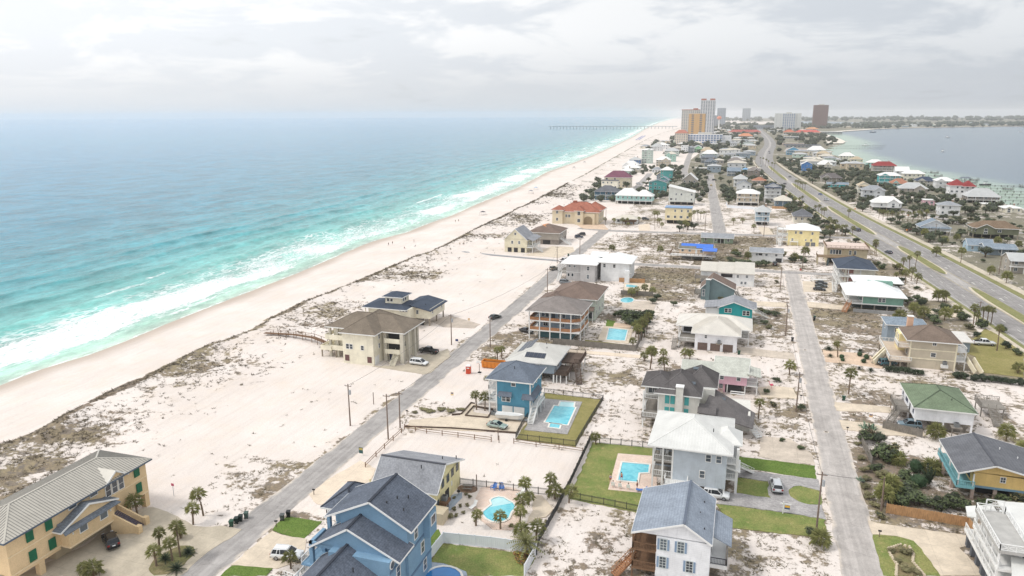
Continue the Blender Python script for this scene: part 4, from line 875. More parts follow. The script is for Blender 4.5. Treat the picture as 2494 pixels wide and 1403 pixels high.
for (ya,yb,lb) in ((205,316,'grassy highway median nearest the camera'),(340,408,'short grassy highway median by the turning gap'),(444,575,'long grassy highway median with a lone palm'),(600,760,'grassy highway median with a palm cluster'),(790,1010,'far highway median before the bend')):
    L_ = []; R_ = []; n = 26
    for i in range(n + 1):
        u = i / n; y = ya + (yb - ya) * u; p,d = hw_at(y); w = 2.3 * min(1,(u * (1 - u) * 4) ** .5 * 1.25); w = max(w,.15); nx = Vector((d.y,-d.x))
        L_.append(tuple(p - nx * w)); R_.append(tuple(p + nx * w))
    po = L_ + R_[::-1]
    md = MB().prism(po,.02,.17).build('highway_median',M_KERB); tag(md,lb,kind='structure')
    inner = [tuple(Vector(q) + (Vector((sum(a for a,_ in po) / len(po),q[1])) - Vector(q)) * .16) for q in po]
    MB().prism(inner,.17,.24).build('grass',M_MED,md)
M_LINE = plain('road_paint',(214,212,204),.8,.1,2)
for par,a,b in ((hl,-11.6,-7.1),(hr,11.6,7.1)):
    mb = MB(); L1 = [q for q in offs(HWs,a) if q[1] < 900]
    for p,q in zip(L1,L1[1:]): mb.beam((p[0],p[1],.042),(q[0],q[1],.042),.16,.012)
    mb.build('edge_line',M_LINE,par)
    d0 = None
    y = 150.0
    while y < 760:
        c0,d = hw_at(y); nx = Vector((d.y,-d.x)); p = c0 + nx * b; q = p + d * 3.2
        d0m = MB().beam((p.x,p.y,.042),(q.x,q.y,.042),.18,.012); d0m.build('lane_dash',M_LINE,par); y += 11.5
    mb = MB(); L1 = [q for q in offs(HWs,2.5 * (1 if b > 0 else -1)) if q[1] < 700]
    for p,q in zip(L1,L1[1:]): mb.beam((p[0],p[1],.042),(q[0],q[1],.042),.12,.012)
    mb.build('inner_line',plain('road_paint_yellow',(206,186,120),.8,.1,2),par)
for y in (296,322,352,384,420,470):       # turn arrows painted in the central lane
    c0,d = hw_at(y); nx = Vector((d.y,-d.x)); b0 = c0 + nx * 4.4; 
    mb = MB().beam((b0.x,b0.y,.046),(b0.x + d.x * 2.4,b0.y + d.y * 2.4,.046),.3,.012)
    e0 = b0 + d * 2.4; mb.add([(e0.x - nx.x * .6,e0.y - nx.y * .6,.052),(e0.x + nx.x * .6,e0.y + nx.y * .6,.052),(e0.x + d.x * 1.2,e0.y + d.y * 1.2,.052)],[(0,1,2)])
    mb.build('turn_arrow',M_LINE,hr)

# ------------------------------------------------------------------ lawns, driveways, terraces
def pave(name,rgb,var=.12,brick=None,rgb2=None):
    t = NT(name); p = t.pos(); f = t.math('MULTIPLY',t.rng(t.noise(p,.35,5,.65),.3,.7,1 - var,1 + var),t.rng(t.noise(p,3.5,3),.3,.7,.95,1.05)); c = lin(rgb)
    if brick:
        b = t.n('ShaderNodeTexBrick'); b.inputs['Scale'].default_value = 1; b.inputs['Brick Width'].default_value = brick; b.inputs['Row Height'].default_value = brick / 2; b.inputs['Mortar Size'].default_value = .02
        b.inputs['Color1'].default_value = lin(rgb) + (1,); b.inputs['Color2'].default_value = lin(rgb2) + (1,); b.inputs['Mortar'].default_value = lin(tuple(int(v * .8) for v in rgb)) + (1,); b.inputs['Bias'].default_value = 0
        t.l(p,b.inputs[0]); c = b.outputs[0]
    else:
        jt = t.n('ShaderNodeTexBrick'); jt.inputs['Scale'].default_value = 1; jt.inputs['Brick Width'].default_value = 4.5; jt.inputs['Row Height'].default_value = 4.5; jt.inputs['Mortar Size'].default_value = .035; jt.offset = 0
        t.l(p,jt.inputs[0]); f = t.math('MULTIPLY',f,t.rng(jt.outputs[1],0,1,1,.82))
    st = t.rng(t.noise(p,.12,5,.7),.52,.75,0,.45)
    cc = t.mix(st,t.scale(c,f),lin(tuple(int(v * .86 + 10) for v in rgb)))
    MATS[name] = t.fin(cc,.9,.2)
pave('concrete',(186,174,154)); pave('concrete_tan',(210,194,172)); pave('concrete_old',(196,182,166),.16); pave('concrete_blue',(158,170,184)); pave('paver_grey',(158,154,154),.1,.5,(184,180,178)); pave('paver_pink',(226,198,180),.1,.5,(232,210,194))
pave('terracotta_pave',(212,184,158),.14); pave('sand_tan',(220,202,180),.08); pave('sand_grey',(186,172,158),.12)
lawn_mat('planted_bed',(112,112,70),(142,126,94),(180,164,138))
for i,(nm,mt,poly) in enumerate(SHEETS):
    if nm != 'pool_terrace':       # worn, slightly ragged edges
        q = dens(poly + [poly[0]],1.0)[:-1]; poly = [(x + .32 * n2(x,y,.8,2),y + .32 * n2(x,y,.8,6)) for x,y in q]
    z = .05 + .012 * (i % 6) + (.05 if nm in ('pool_terrace','yard_path') else 0) + (.03 if nm == 'driveway' else 0)
    s_ = MB().prism(poly,.0,z).build(nm,MATS[mt]); tag(s_,kind='structure')

# haze: one closed box of thin pale air round the whole scene
def haze_box():
    t = bpy.data.materials.new('haze_air'); t.use_nodes = True; n = t.node_tree; n.nodes.clear()
    o = n.nodes.new('ShaderNodeOutputMaterial'); v = n.nodes.new('ShaderNodeVolumePrincipled')
    v.inputs['Color'].default_value = (.95,.96,.98,1); v.inputs['Density'].default_value = 0.00008; v.inputs['Anisotropy'].default_value = .2
    n.links.new(v.outputs[0],o.inputs[1])
    h = MB().box(-24000,-3000,-8,8000,21000,128).build('haze',t); tag(h,'thin sea haze',kind='stuff')
haze_box()
# ------------------------------------------------------------------ house kit
WCACHE = {}
FACE = {'S': 0.0,'E': R(90),'N': R(180),'W': R(-90)}
def win_meshes(w,h,mx,mz,fm):
    k = (round(w,2),round(h,2),mx,mz,fm.name)
    if k not in WCACHE:
        f = .11; mb = MB(); a,b = w / 2,h / 2
        mb.box(-a - f,-.07,-b - f,a + f,.02,-b).box(-a - f,-.07,b,a + f,.02,b + f).box(-a - f,-.07,-b,-a,.02,b).box(a,-.07,-b,a + f,.02,b)
        for i in range(1,mx): x = -a + w * i / mx; mb.box(x - .03,-.055,-b,x + .03,.02,b)
        for i in range(1,mz): z = -b + h * i / mz; mb.box(-a,-.05,z - .03,a,.02,z + .03)
        g = MB().add([(-a,-.03,-b),(a,-.03,-b),(a,-.03,b),(-a,-.03,b)],[(0,1,2,3)])
        WCACHE[k] = (mb.mesh('window',fm),g.mesh('pane',glass()))
    return WCACHE[k]
class House:
    def __init__(s,name,label,x,y,cat='house',rz=0):
        s.o = (x,y); s.root = thing(name,label,cat,(x,y,0),rz)
    def b(s,mb,name,m,smooth=False,parent=None,label=None):
        ox,oy = s.o; mb.v = [(p[0] - ox,p[1] - oy,p[2]) for p in mb.v]
        o = mb.build(name,m,parent or s.root,smooth=smooth)
        if label: o['label'] = label
        return o
    def wall(s,x0,y0,x1,y1,z0,z1,m,name='wall'): return s.b(MB().box(x0,y0,z0,x1,y1,z1),name,m)
    def box(s,name,x0,y0,z0,x1,y1,z1,m,parent=None): return s.b(MB().box(x0,y0,z0,x1,y1,z1),name,m,parent=parent)
    def fascia(s,x0,y0,x1,y1,z,m,h=.24):
        mb = MB(); e = .07
        mb.box(x0 - e,y0 - e,z - h,x1 + e,y0,z + .01).box(x0 - e,y1,z - h,x1 + e,y1 + e,z + .01).box(x0 - e,y0,z - h,x0,y1,z + .01).box(x1,y0,z - h,x1 + e,y1,z + .01)
        s.b(mb,'fascia',m)
    def hip(s,x0,y0,x1,y1,z,rise,m,ov=.55,fm=None,caps=None,run=None,seam=None,seam_each=False):
        x0 -= ov; y0 -= ov; x1 += ov; y1 += ov; dx,dy = x1 - x0,y1 - y0
        if dx >= dy:
            q = dy / 2 if run is None else run; r0 = (x0 + q,(y0 + y1) / 2); r1 = (x1 - q,(y0 + y1) / 2)
            if r0[0] > r1[0]: r0 = r1 = ((x0 + x1) / 2,(y0 + y1) / 2)
            fs = [(0,1,5,4),(1,2,5),(2,3,4,5),(3,0,4)]
        else:
            q = dx / 2 if run is None else run; r0 = ((x0 + x1) / 2,y0 + q); r1 = ((x0 + x1) / 2,y1 - q)
            if r0[1] > r1[1]: r0 = r1 = ((x0 + x1) / 2,(y0 + y1) / 2)
            fs = [(0,1,4),(1,2,5,4),(2,3,5),(3,0,4,5)]
        V = [(x0,y0,z),(x1,y0,z),(x1,y1,z),(x0,y1,z),(r0[0],r0[1],z + rise),(r1[0],r1[1],z + rise)]
        V2 = [(a,b,z - .05) for a,b,_ in V[:4]]
        mb = MB().add(V + V2,fs + [(9,8,7,6),(0,6,7,1),(1,7,8,2),(2,8,9,3),(3,9,6,0)])
        ro = s.b(mb,'roof',m); s.fascia(x0,y0,x1,y1,z - .03,fm or trim())
        if caps:
            k = MB()
            for a,b in (((0,4),(1,5),(2,5),(3,4)) if dx >= dy else ((0,4),(1,4),(2,5),(3,5))): k.beam(V[a],V[b],.26,.09)
            if (Vector(V[4]) - Vector(V[5])).length > .2: k.beam(V[4],V[5],.3,.1)
            s.b(k,'ridge_cap',caps,parent=ro)
        if seam:                                   # standing seams running up every slope
            sm,sp = seam; allm = MB()
            for f in fs:
                e0,e1 = Vector(V[f[0]]),Vector(V[f[1]]); top = [Vector(V[i]) for i in f[2:]]; u = (e1 - e0); L = u.length; u.normalize()
                nrm = (e1 - e0).cross(top[0] - e0).normalized(); up = nrm.cross(u).normalized()
                if up.z < 0: up = -up
                tops = sorted([((t_ - e0).dot(u),(t_ - e0).dot(up)) for t_ in top]); H_ = tops[0][1]
                d = sp / 2
                while d < L:
                    a0,a1 = tops[0][0],tops[-1][0]
                    hh = H_ * (d / a0 if d < a0 else ((L - d) / (L - a1) if d > a1 else 1))
                    if hh > .25:
                        p = e0 + u * d + nrm * .02; qn = p + up * (hh - .08); mbx = (MB() if seam_each else allm).beam(p,qn,.055,.09)
                        if seam_each: s.b(mbx,'seam',sm,parent=ro)
                    d += sp
            if not seam_each: tag(s.b(allm,'seams',sm,parent=ro),kind='stuff')
        return ro
    def gable(s,x0,y0,x1,y1,z,rise,axis,m,wm,ov=.5,ovg=.35,mid=None,cap=None,fm=None,walls=True,th=.2):
        if axis == 'y':
            mid = (x0 + x1) / 2 if mid is None else mid; sl0 = rise / (mid - x0); sl1 = rise / (x1 - mid)
            pr = [(x0 - ov,z - sl0 * ov),(mid,z + rise),(x1 + ov,z - sl1 * ov)]
            mk = lambda u,v,w: (u,w,v); a,b = y0 - ovg,y1 + ovg; tri = [(x0,z),(x1,z),(mid,z + rise - .02)]; ta,tb = y0,y1
        else:
            mid = (y0 + y1) / 2 if mid is None else mid; sl0 = rise / (mid - y0); sl1 = rise / (y1 - mid)
            pr = [(y0 - ov,z - sl0 * ov),(mid,z + rise),(y1 + ov,z - sl1 * ov)]
            mk = lambda u,v,w: (w,u,v); a,b = x0 - ovg,x1 + ovg; tri = [(y0,z),(y1,z),(mid,z + rise - .02)]; ta,tb = x0,x1
        up = [(u,v + th) for u,v in pr]; lo = pr[::-1]; prof = up + lo; n = 6
        V = [mk(u,v,a) for u,v in prof] + [mk(u,v,b) for u,v in prof]
        ro = s.b(MB().add(V,[tuple(range(n)),tuple(range(2 * n - 1,n - 1,-1))] + [(i,n + i,n + (i + 1) % n,(i + 1) % n) for i in range(n)]),'roof',m)
        if walls:
            T = [mk(u,v,ta) for u,v in tri] + [mk(u,v,tb) for u,v in tri]
            s.b(MB().add(T,[(0,1,2),(5,4,3),(0,3,4,1),(1,4,5,2),(2,5,3,0)]),'gable_wall',wm)
        tr = MB()
        for w in (a - .04,b + .04):
            for i in (0,1): tr.beam(mk(up[i][0],up[i][1] - .11,w),mk(up[i + 1][0],up[i + 1][1] - .11,w),.07,.26)
        for i in (0,2): tr.beam(mk(up[i][0],up[i][1] - .12,a),mk(up[i][0],up[i][1] - .12,b),.09,.24)
        s.b(tr,'rake_board',fm or trim())
        if cap: s.b(MB().beam(mk(up[1][0],up[1][1] + .02,a),mk(up[1][0],up[1][1] + .02,b),.38,.12),'ridge_cap',cap,parent=ro)
        return ro
    def slab(s,pts,th,m,name='roof'):
        """thick sloping plate through four corner points"""
        V = [tuple(p) for p in pts] + [(p[0],p[1],p[2] - th) for p in pts]; n = len(pts)
        return s.b(MB().add(V,[tuple(range(n)),tuple(range(2 * n - 1,n - 1,-1))] + [(i,n + i,n + (i + 1) % n,(i + 1) % n) for i in range(n)]),name,m)
    def win(s,face,at,u,z,w=.9,h=1.4,mx=1,mz=2,fm=None,name='window'):
        """at = wall plane coordinate; u = coordinate along the wall; z = centre height"""
        ox,oy = s.o; p = (u,at) if face in 'SN' else (at,u); f,g = win_meshes(w,h,mx,mz,fm or trim())
        o = ob(name,f,s.root,(p[0] - ox,p[1] - oy,z),FACE[face]); ob('pane',g,o); return o
    def panel(s,name,face,at,u,z,w,h,m,d=.06,parent=None):
        p = (u,at) if face in 'SN' else (at,u); mb = MB()
        if face in 'SN': e = -d if face == 'S' else d; mb.box(u - w / 2,min(at,at + e),z - h / 2,u + w / 2,max(at,at + e),z + h / 2)
        else: e = d if face == 'E' else -d; mb.box(min(at,at + e),u - w / 2,z - h / 2,max(at,at + e),u + w / 2,z + h / 2)
        return s.b(mb,name,m,parent=parent)
    def garage(s,face,at,u,w=2.6,h=2.2,m=None,z0=.05):
        g = s.panel('garage_door',face,at,u,z0 + h / 2,w,h,m or trim(),.05)
        for i in range(1,4): s.panel('door_panel',face,at + (-.05 if face in 'SW' else .05),u,z0 + h * (i - .5) / 3.0 - h / 60,w * .94,h / 3.6,m or trim(),.03,parent=g)
    def post(s,x,y,z0,z1,w=.3,m=None): s.b(MB().box(x - w / 2,y - w / 2,z0,x + w / 2,y + w / 2,z1),'post',m or trim())
    def posts(s,pts,z0,z1,w=.3,m=None):
        for x,y in pts: s.post(x,y,z0,z1,w,m)
    def deck(s,x0,y0,x1,y1,z,m,th=.28): return s.b(MB().box(x0,y0,z - th,x1,y1,z),'deck',m)
    def rail(s,pts,z,m,h=1.0,style='bal',sp=.32):
        for (ax,ay),(bx,by) in zip(pts,pts[1:]):
            mb = MB(); L = math.hypot(bx - ax,by - ay); n = max(1,int(L / 1.8))
            if style == 'solid': mb.beam((ax,ay,z + h / 2),(bx,by,z + h / 2),.14,h)
            else:
                mb.beam((ax,ay,z + h),(bx,by,z + h),.12,.09).beam((ax,ay,z + .1),(bx,by,z + .1),.07,.07)
                for i in range(n + 1): x = ax + (bx - ax) * i / n; y = ay + (by - ay) * i / n; mb.box(x - .055,y - .055,z,x + .055,y + .055,z + h)
                k = int(L / sp)
                if style == 'bal':
                    for i in range(1,k): x = ax + (bx - ax) * i / k; y = ay + (by - ay) * i / k; mb.box(x - .025,y - .025,z + .1,x + .025,y + .025,z + h)
                elif style == 'x':
                    for i in range(n):
                        p = [(ax + (bx - ax) * j / n,ay + (by - ay) * j / n) for j in (i,i + 1)]
                        mb.beam((*p[0],z + .15),(*p[1],z + h - .1),.05,.05).beam((*p[0],z + h - .1),(*p[1],z + .15),.05,.05)
                        q = ((p[0][0] + p[1][0]) / 2,(p[0][1] + p[1][1]) / 2); mb.beam((*q,z + .1),(*q,z + h),.05,.05)
            s.b(mb,'railing',m)
    def stair(s,p,q,w,m,rail=True,solid=None,each=False):
        p,q = Vector(p),Vector(q)
        if p.z > q.z: p,q = q,p
        d = q - p; n = max(3,int(abs(d.z) / .19)); h = Vector((d.x,d.y,0)); L = h.length; h.normalize(); sd = Vector((-h.y,h.x,0)) * (w / 2)
        mb = MB()
        for e in (-1,1): mb.beam(p + sd * e,q + sd * e,.1,.3)
        st = s.b(mb,'stair',m)
        tr = MB()
        for i in range(n):
            c0 = p + d * ((i + .5) / n); t_ = MB() if each else tr
            t_.beam(c0 - sd + Vector((0,0,.08)),c0 + sd + Vector((0,0,.08)),L / n * 1.05,.06)
            if each: s.b(t_,'tread',solid or m,parent=st)
        if not each: s.b(tr,'treads',m,parent=st)
        if rail:
            rb = MB(); up = Vector((0,0,.95))
            for e in (-1,1):
                rb.beam(p + sd * e + up,q + sd * e + up,.08,.08).beam(p + sd * e + up * .5,q + sd * e + up * .5,.05,.05)
                for i in range(0,n + 1,3): c0 = p + d * (i / n) + sd * e; rb.beam(c0,c0 + up,.07,.07)
            s.b(rb,'handrail',m,parent=st)
    def vents(s,pts,m=None):
        for x,y,z in pts: s.b(MB().tube([(x,y,z - .3),(x,y,z + .35)],.09,6),'vent_pipe',m or plain('dark_vent',(60,62,66),.6))
    def chimney(s,x,y,z0,z1,m,w=1.0):
        c_ = s.b(MB().box(x - w / 2,y - w / 2,z0,x + w / 2,y + w / 2,z1),'chimney',m); s.box('chimney_cap',x - w / 2 - .12,y - w / 2 - .12,z1,x + w / 2 + .12,y + w / 2 + .12,z1 + .18,trim(),c_)
    def aircon(s,x,y,z,m=None):
        u = s.b(MB().box(x - .45,y - .45,z,x + .45,y + .45,z + .85),'air_conditioner',plain('aircon_grey',(120,124,126),.6)); s.b(MB().tube([(x,y,z + .85),(x,y,z + .9)],.36,10),'fan_grille',plain('dark_vent',(60,62,66),.6),parent=u)

C_dk = plain('dark_door_and_shade',(58,58,60),.9,.15)  # dark colour painting the shade of open bays and recesses; also doors and walls
TAN_POST = wood('weathered_wood',(150,138,122)); BROWN_W = wood('brown_wood',(122,92,68)); GREY_W = wood('grey_wood',(140,134,126)); ORANGE_W = wood('orange_cedar',(178,124,86)); DARK_W = wood('dark_timber',(96,80,70))

# --- A: long beige house, green shutters -------------------------------------------------
def house_A():
    h = House('beach_house','long beige stucco house with green shutters and ribbed grey metal roof',-100,78)
    W = plain('stucco_beige',(222,192,146),.9,.06,.6,sc2=6); RF = metal_roof('ribbed_grey_metal',(186,180,168)); GR = plain('green_shutter',(28,112,78),.6,.12,2)
    band = plain('stucco_band',(230,206,166),.9,.05)
    h.wall(-105.3,65.5,-95.3,91,2.6,8.5,W)
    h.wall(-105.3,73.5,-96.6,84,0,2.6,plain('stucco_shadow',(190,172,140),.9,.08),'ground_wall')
    for (x,y) in [(-95.75,66),(-95.75,70.2),(-95.75,86.6),(-95.75,90.5),(-104.8,66),(-104.8,90.5),(-100.3,66),(-100.3,90.5)]: h.post(x,y,0,2.6,.9,W)
    for a,b in ((66.4,69.8),(70.6,73.4)): h.box('arch_header',-95.45,a,2.2,-95.2,b,2.62,W)
    h.box('stucco_band',-95.3,65.5,5.5,-95.22,91,5.68,band); h.box('stucco_band',-95.3,65.5,2.6,-95.20,91,2.85,band)
    h.hip(-105.3,65.5,-95.3,91,8.5,2.05,RF,.75,plain('blue_fascia',(84,98,116),.6),seam=(plain('seam_dark',(128,126,122),.5),.46),seam_each=True,caps=RF)
    for (y,z) in [(88.9,7.3),(89,4.3),(72.1,7.1),(69,7.1),(72.2,3.9),(69,3.9)]:
        sh = h.panel('shutter','E',-95.22,y,z,1.15,1.7,GR,.10)
        for i in range(8): h.panel('louvre','E',-95.12,y,z - .72 + i * .205,1.0,.12,GR,.05,parent=sh)
    for y in (83.0,84.3,85.6): h.win('E',-95.28,y,6.9,.95,1.9,1,2)
    for y in (80.3,76.4): h.win('E',-95.28,y,7.75,1.3,.6,1,1)
    # wall dormer gable over the three windows
    h.gable(-98.6,82.4,-94.9,86.3,8.35,1.35,'x',RF,W,.5,.25)
    # entrance bay with low gable, stair beside it
    h.wall(-95.3,73.7,-93.6,82.1,2.7,5.55,W,'entry_bay'); h.box('stucco_band',-95.3,73.6,2.45,-93.5,82.2,2.7,band)
    h.slab([(-92.9,72.6,5.35),(-92.9,83.0,5.35),(-95.3,82.2,6.3),(-95.3,73.4,6.3)],.12,roofm('slate'),'porch_roof')
    h.gable(-95.3,73.2,-93.9,82.6,5.75,1.75,'x',roofm('slate'),W,.7,.3)
    for y in (80.1,76.3): h.win('E',-93.6,y,4.4,1.3,1.0,1,1)
    for y in (81.4,74.4): h.panel('wall_lamp','E',-93.6,y,4.6,.14,.35,trim(),.15)
    tread = plain('slate_tread',(92,86,104),.85,.1)
    h.stair((-90.9,84.4,.05),(-94.6,82.9,2.9),2.3,W,False,tread,True)
    for e,nm in ((-1,0),(1,1)):
        p0 = Vector((-90.7,84.45,0)); d = Vector((-3.9,-1.55,0)); sd = Vector((-d.y,d.x,0)).normalized() * 1.35 * e
        a,b = p0 + sd,p0 + d + sd; n_ = Vector((-d.y,d.x,0)).normalized() * .16
        V = [a - n_,a + n_,b + n_,b - n_]
        h.b(MB().add([tuple(v) for v in V] + [(V[0].x,V[0].y,1.05),(V[1].x,V[1].y,1.05),(V[2].x,V[2].y,3.9),(V[3].x,V[3].y,3.9)],[(3,2,1,0),(4,5,6,7),(0,1,5,4),(1,2,6,5),(2,3,7,6),(3,0,4,7)]),'stair_wall',W)
        h.box('newel',a.x - .4,a.y - .4,0,a.x + .4,a.y + .4,1.4,W)
    h.win('N',91,-98,6.8,1.0,1.5)
house_A()

# --- B: blue stepped gable house ---------------------------------------------------------
def house_B():
    h = House('blue_house','large slate blue house with three stepped dark shingle gables at the bottom edge',-47,82)
    W = plain('stucco_blue',(118,156,186),.85,.05,.5,sc2=5); W2 = plain('stucco_blue_band',(92,122,152),.85,.05); RF = shingle('shingle_blue_dark',(92,100,114)); cp = plain('ridge_dark',(52,58,70),.8)
    h.wall(-51.2,81,-40.9,88.6,0,11.2,W); h.wall(-50.4,76.2,-41.3,81,0,8.7,W); h.box('porch_beam',-54.2,77.4,8.2,-50.4,77.8,8.75,W); h.box('porch_beam',-54.2,77.4,8.2,-53.7,81,8.75,W); h.wall(-50.5,66,-44.0,76.2,0,6.6,W)
    h.gable(-52.6,81,-40.9,88.6,11.2,3.0,'y',RF,W,.9,.5,-46.3,cp)
    h.gable(-52.9,77.4,-41.3,81.2,8.7,3.1,'y',RF,W,1.1,.3,-47.9,cp); 
    h.gable(-52.2,66,-43.6,78,6.6,2.7,'y',RF,W,.6,.2,-48.1,cp)
    # sea side porch: posts and hip roof
    for y in (77.6,80.6): h.post(-53.9,y,0,8.4,.55,W)
    for y in (81.6,88): h.post(-53.4,y,0,10.6,.5,W)
    h.deck(-55.4,77,-52.9,88.6,5.4,W); h.rail([(-55.3,77),(-55.3,88.6)],5.4,trim())
    h.deck(-56.4,70,-52.9,77,2.6,W); h.rail([(-56.3,70),(-56.3,81)],2.6,trim()); h.rail([(-54.5,66),(-56.3,70)],2.6,trim())
    h.stair((-61.2,79.5,.1),(-56.4,76.0,2.6),1.6,trim())
    h.hip(-56.5,85.5,-51.5,92.5,9.4,2.0,RF,.5,caps=cp); h.wall(-55.5,86.5,-51.8,92,0,9.3,W)
    h.deck(-58.4,88.5,-55.5,92.5,6.2,trim()); h.rail([(-55.6,88.5),(-58.3,88.5),(-58.3,92.4),(-55.6,92.4)],6.2,trim()); h.posts([(-58.2,88.7),(-58.2,92.2)],0,6.2,.2)
    # east wall
    for z in (3.0,6.9): h.box('band',-41.3,76.2,z,-41.22,81,z + .35,W2); h.box('band',-40.9,81,z,-40.82,88.6,z + .35,W2)
    for y,z in ((78.6,5.9),(86.2,2.2),(85.6,5.4),(83.6,8.9)): h.win('E',-40.88 if y > 81 else -41.28,y,z,.95,1.7,1,2)
    rw = MB().tube([(-41.35,76.9,8.0),(-41.2,76.9,8.0)],.62,14); h.b(rw,'round_window',trim()); h.b(MB().tube([(-41.2,76.9,8.0),(-41.16,76.9,8.0)],.48,14),'pane',glass())
    h.wall(-41.0,86.2,-39.9,88.6,6.6,10.4,W,'bay'); h.win('E',-39.9,87.4,9.0,1.4,1.3,1,1)
    h.vents([(-44,84.5,13.2),(-43,86,12.7),(-44.6,82.5,13.4),(-45.4,74,8.3),(-44.6,71,7.8),(-42.4,83.2,12.3)])
house_B()

# --- C: yellow house with grey gable roof ------------------------------------------------
def house_C():
    h = House('yellow_house','pale yellow two storey house with light grey gable roof next to the kidney pool',-51,108)
    W = siding('siding_pale_yellow',(234,222,166)); RF = shingle('shingle_mid_grey',(146,148,154),.15)
    h.wall(-57,102.5,-46.2,113.6,0,5.0,W)
    h.gable(-57,102.5,-46.2,113.6,4.9,2.9,'x',RF,W,.8,.7,105.6,plain('ridge_grey_dark',(84,86,94),.8))
    fw = plain('window_dark_frame',(92,98,100),.6)
    for y,z in ((112.3,4.1),(110.0,4.2),(107.9,4.1),(105.6,4.2),(103.5,4.0),(103.3,1.6)): h.win('E',-46.2,y,z,.9,1.2,2,2,fw)
    h.panel('door','E',-46.2,107.4,1.15,1.7,2.2,C_dk,.05); h.panel('door','E',-46.2,109.6,2.3,.4,.9,trim(),.05)
    for x in (-48.7,-52.8): h.win('S',102.5,x,3.9,1.3,1.1,2,2,fw)
    for y in (104.0,105.4): h.post(-45.2,y,0,1.6,.15,BROWN_W)
    h.deck(-46.1,103.6,-44.8,105.8,1.75,BROWN_W,.5); h.aircon(-45.5,104.7,1.75)
    h.posts([(-58.6,102.8),(-58.6,113.2)],0,4.6,.2,W); h.deck(-58.8,102.5,-57,113.6,2.5,GREY_W); h.rail([(-58.7,102.5),(-58.7,113.6)],2.5,trim())
    h.stair((-58.3,98.5,.05),(-58.3,102.5,2.5),1.2,GREY_W)
    h.vents([(-49.5,104.4,7.5),(-48.2,110.5,6.4),(-45.7,110.8,6.8)])
    h.wall(-46.0,99.8,-43.8,102.3,0,2.0,siding('siding_tan_fence',(206,190,160)),'storage_box')
house_C()

# --- D: tan house with brown hip roofs and tall columns ----------------------------------
def house_D():
    h = House('stilt_house','cream three storey beach house with brown hip roof and tall front columns',-97,174)
    W = siding('siding_cream_tan',(230,223,200)); RF = shingle('shingle_taupe_brown',(126,114,100),.12); Cc = plain('column_grey',(200,194,178),.85,.06)
    h.wall(-101.6,167.4,-92.3,184,0,8.85,W); h.wall(-92.3,173,-87,184,0,8.85,W,'wall')
    h.wall(-107,172,-101.6,182,2.4,8.85,W)
    h.hip(-101.6,167.4,-92.0,185,8.9,3.4,RF,.7,caps=RF); h.hip(-108.4,171.4,-85.2,183.5,8.85,3.1,RF,.6,caps=RF)
    for x,y in [(-85.6,171.3),(-85.5,174.5),(-85.5,178.4),(-86.6,182.6)]: h.post(x,y,0,8.6,.95,Cc)
    h.post(-91.2,172.6,0,8.6,.9,Cc)
    for x,y in [(-107.9,171.6),(-107.9,181.8),(-105.6,171.6),(-103.6,171.6)]: h.post(x,y,0,8.6,.6,Cc)
    for z in (2.9,5.9):
        h.deck(-90.8,171.0,-85.6,173,z,W,.3); h.rail([(-90.8,171.05),(-86.3,171.05),(-86.3,174)],z,W,1.0,'solid')
        h.panel('recess_shade','S',173,-88.6,z + 1.4,4.0,2.0,C_dk,.04)
        h.deck(-109,170.6,-101.6,172,z - .4,W,.3); h.rail([(-109,182),(-109,170.7),(-101.6,170.7)],z - .4,W,1.1,'solid')
    h.deck(-110.5,170.2,-107,182,2.4,W,.3); h.rail([(-110.4,182),(-110.4,170.3),(-107,170.3)],2.4,W,1.0,'solid'); h.posts([(-110.2,170.6),(-110.2,176),(-110.2,181.5),(-106,171)],0,2.2,.3,TAN_POST)
    for x in (-100.1,-99.0): h.win('S',167.4,x,4.9,.85,1.3,1,2)
    h.win('S',167.4,-95.6,4.8,.8,1.2,1,2)
    for x in (-100.4,-93.6): h.panel('vent_door','S',167.4,x,1.6,1.3,1.7,plain('maroon_panel',(110,78,76),.8),.06)
    for y,z in ((170.8,7.4),(170.7,4.8)): h.win('E',-92.3,y,z,.7,1.2,1,2)
    h.garage('E',-92.3,169.2,2.4,2.3)
    h.stair((-87.4,168.3,.1),(-87.6,172.6,2.9),1.3,W)
    h.panel('door','S',173,-90,1.1,1.0,2.1,plain('door_navy',(50,56,80),.6),.06)
    h.win('E',-87,176,7.2,1.3,1.3); h.win('E',-87,176,4.3,1.3,1.3); h.win('E',-87,181,4.3,1.3,1.3)
    h.stair((-112.5,176,.4),(-110.6,176,2.4),1.4,BROWN_W)
house_D()

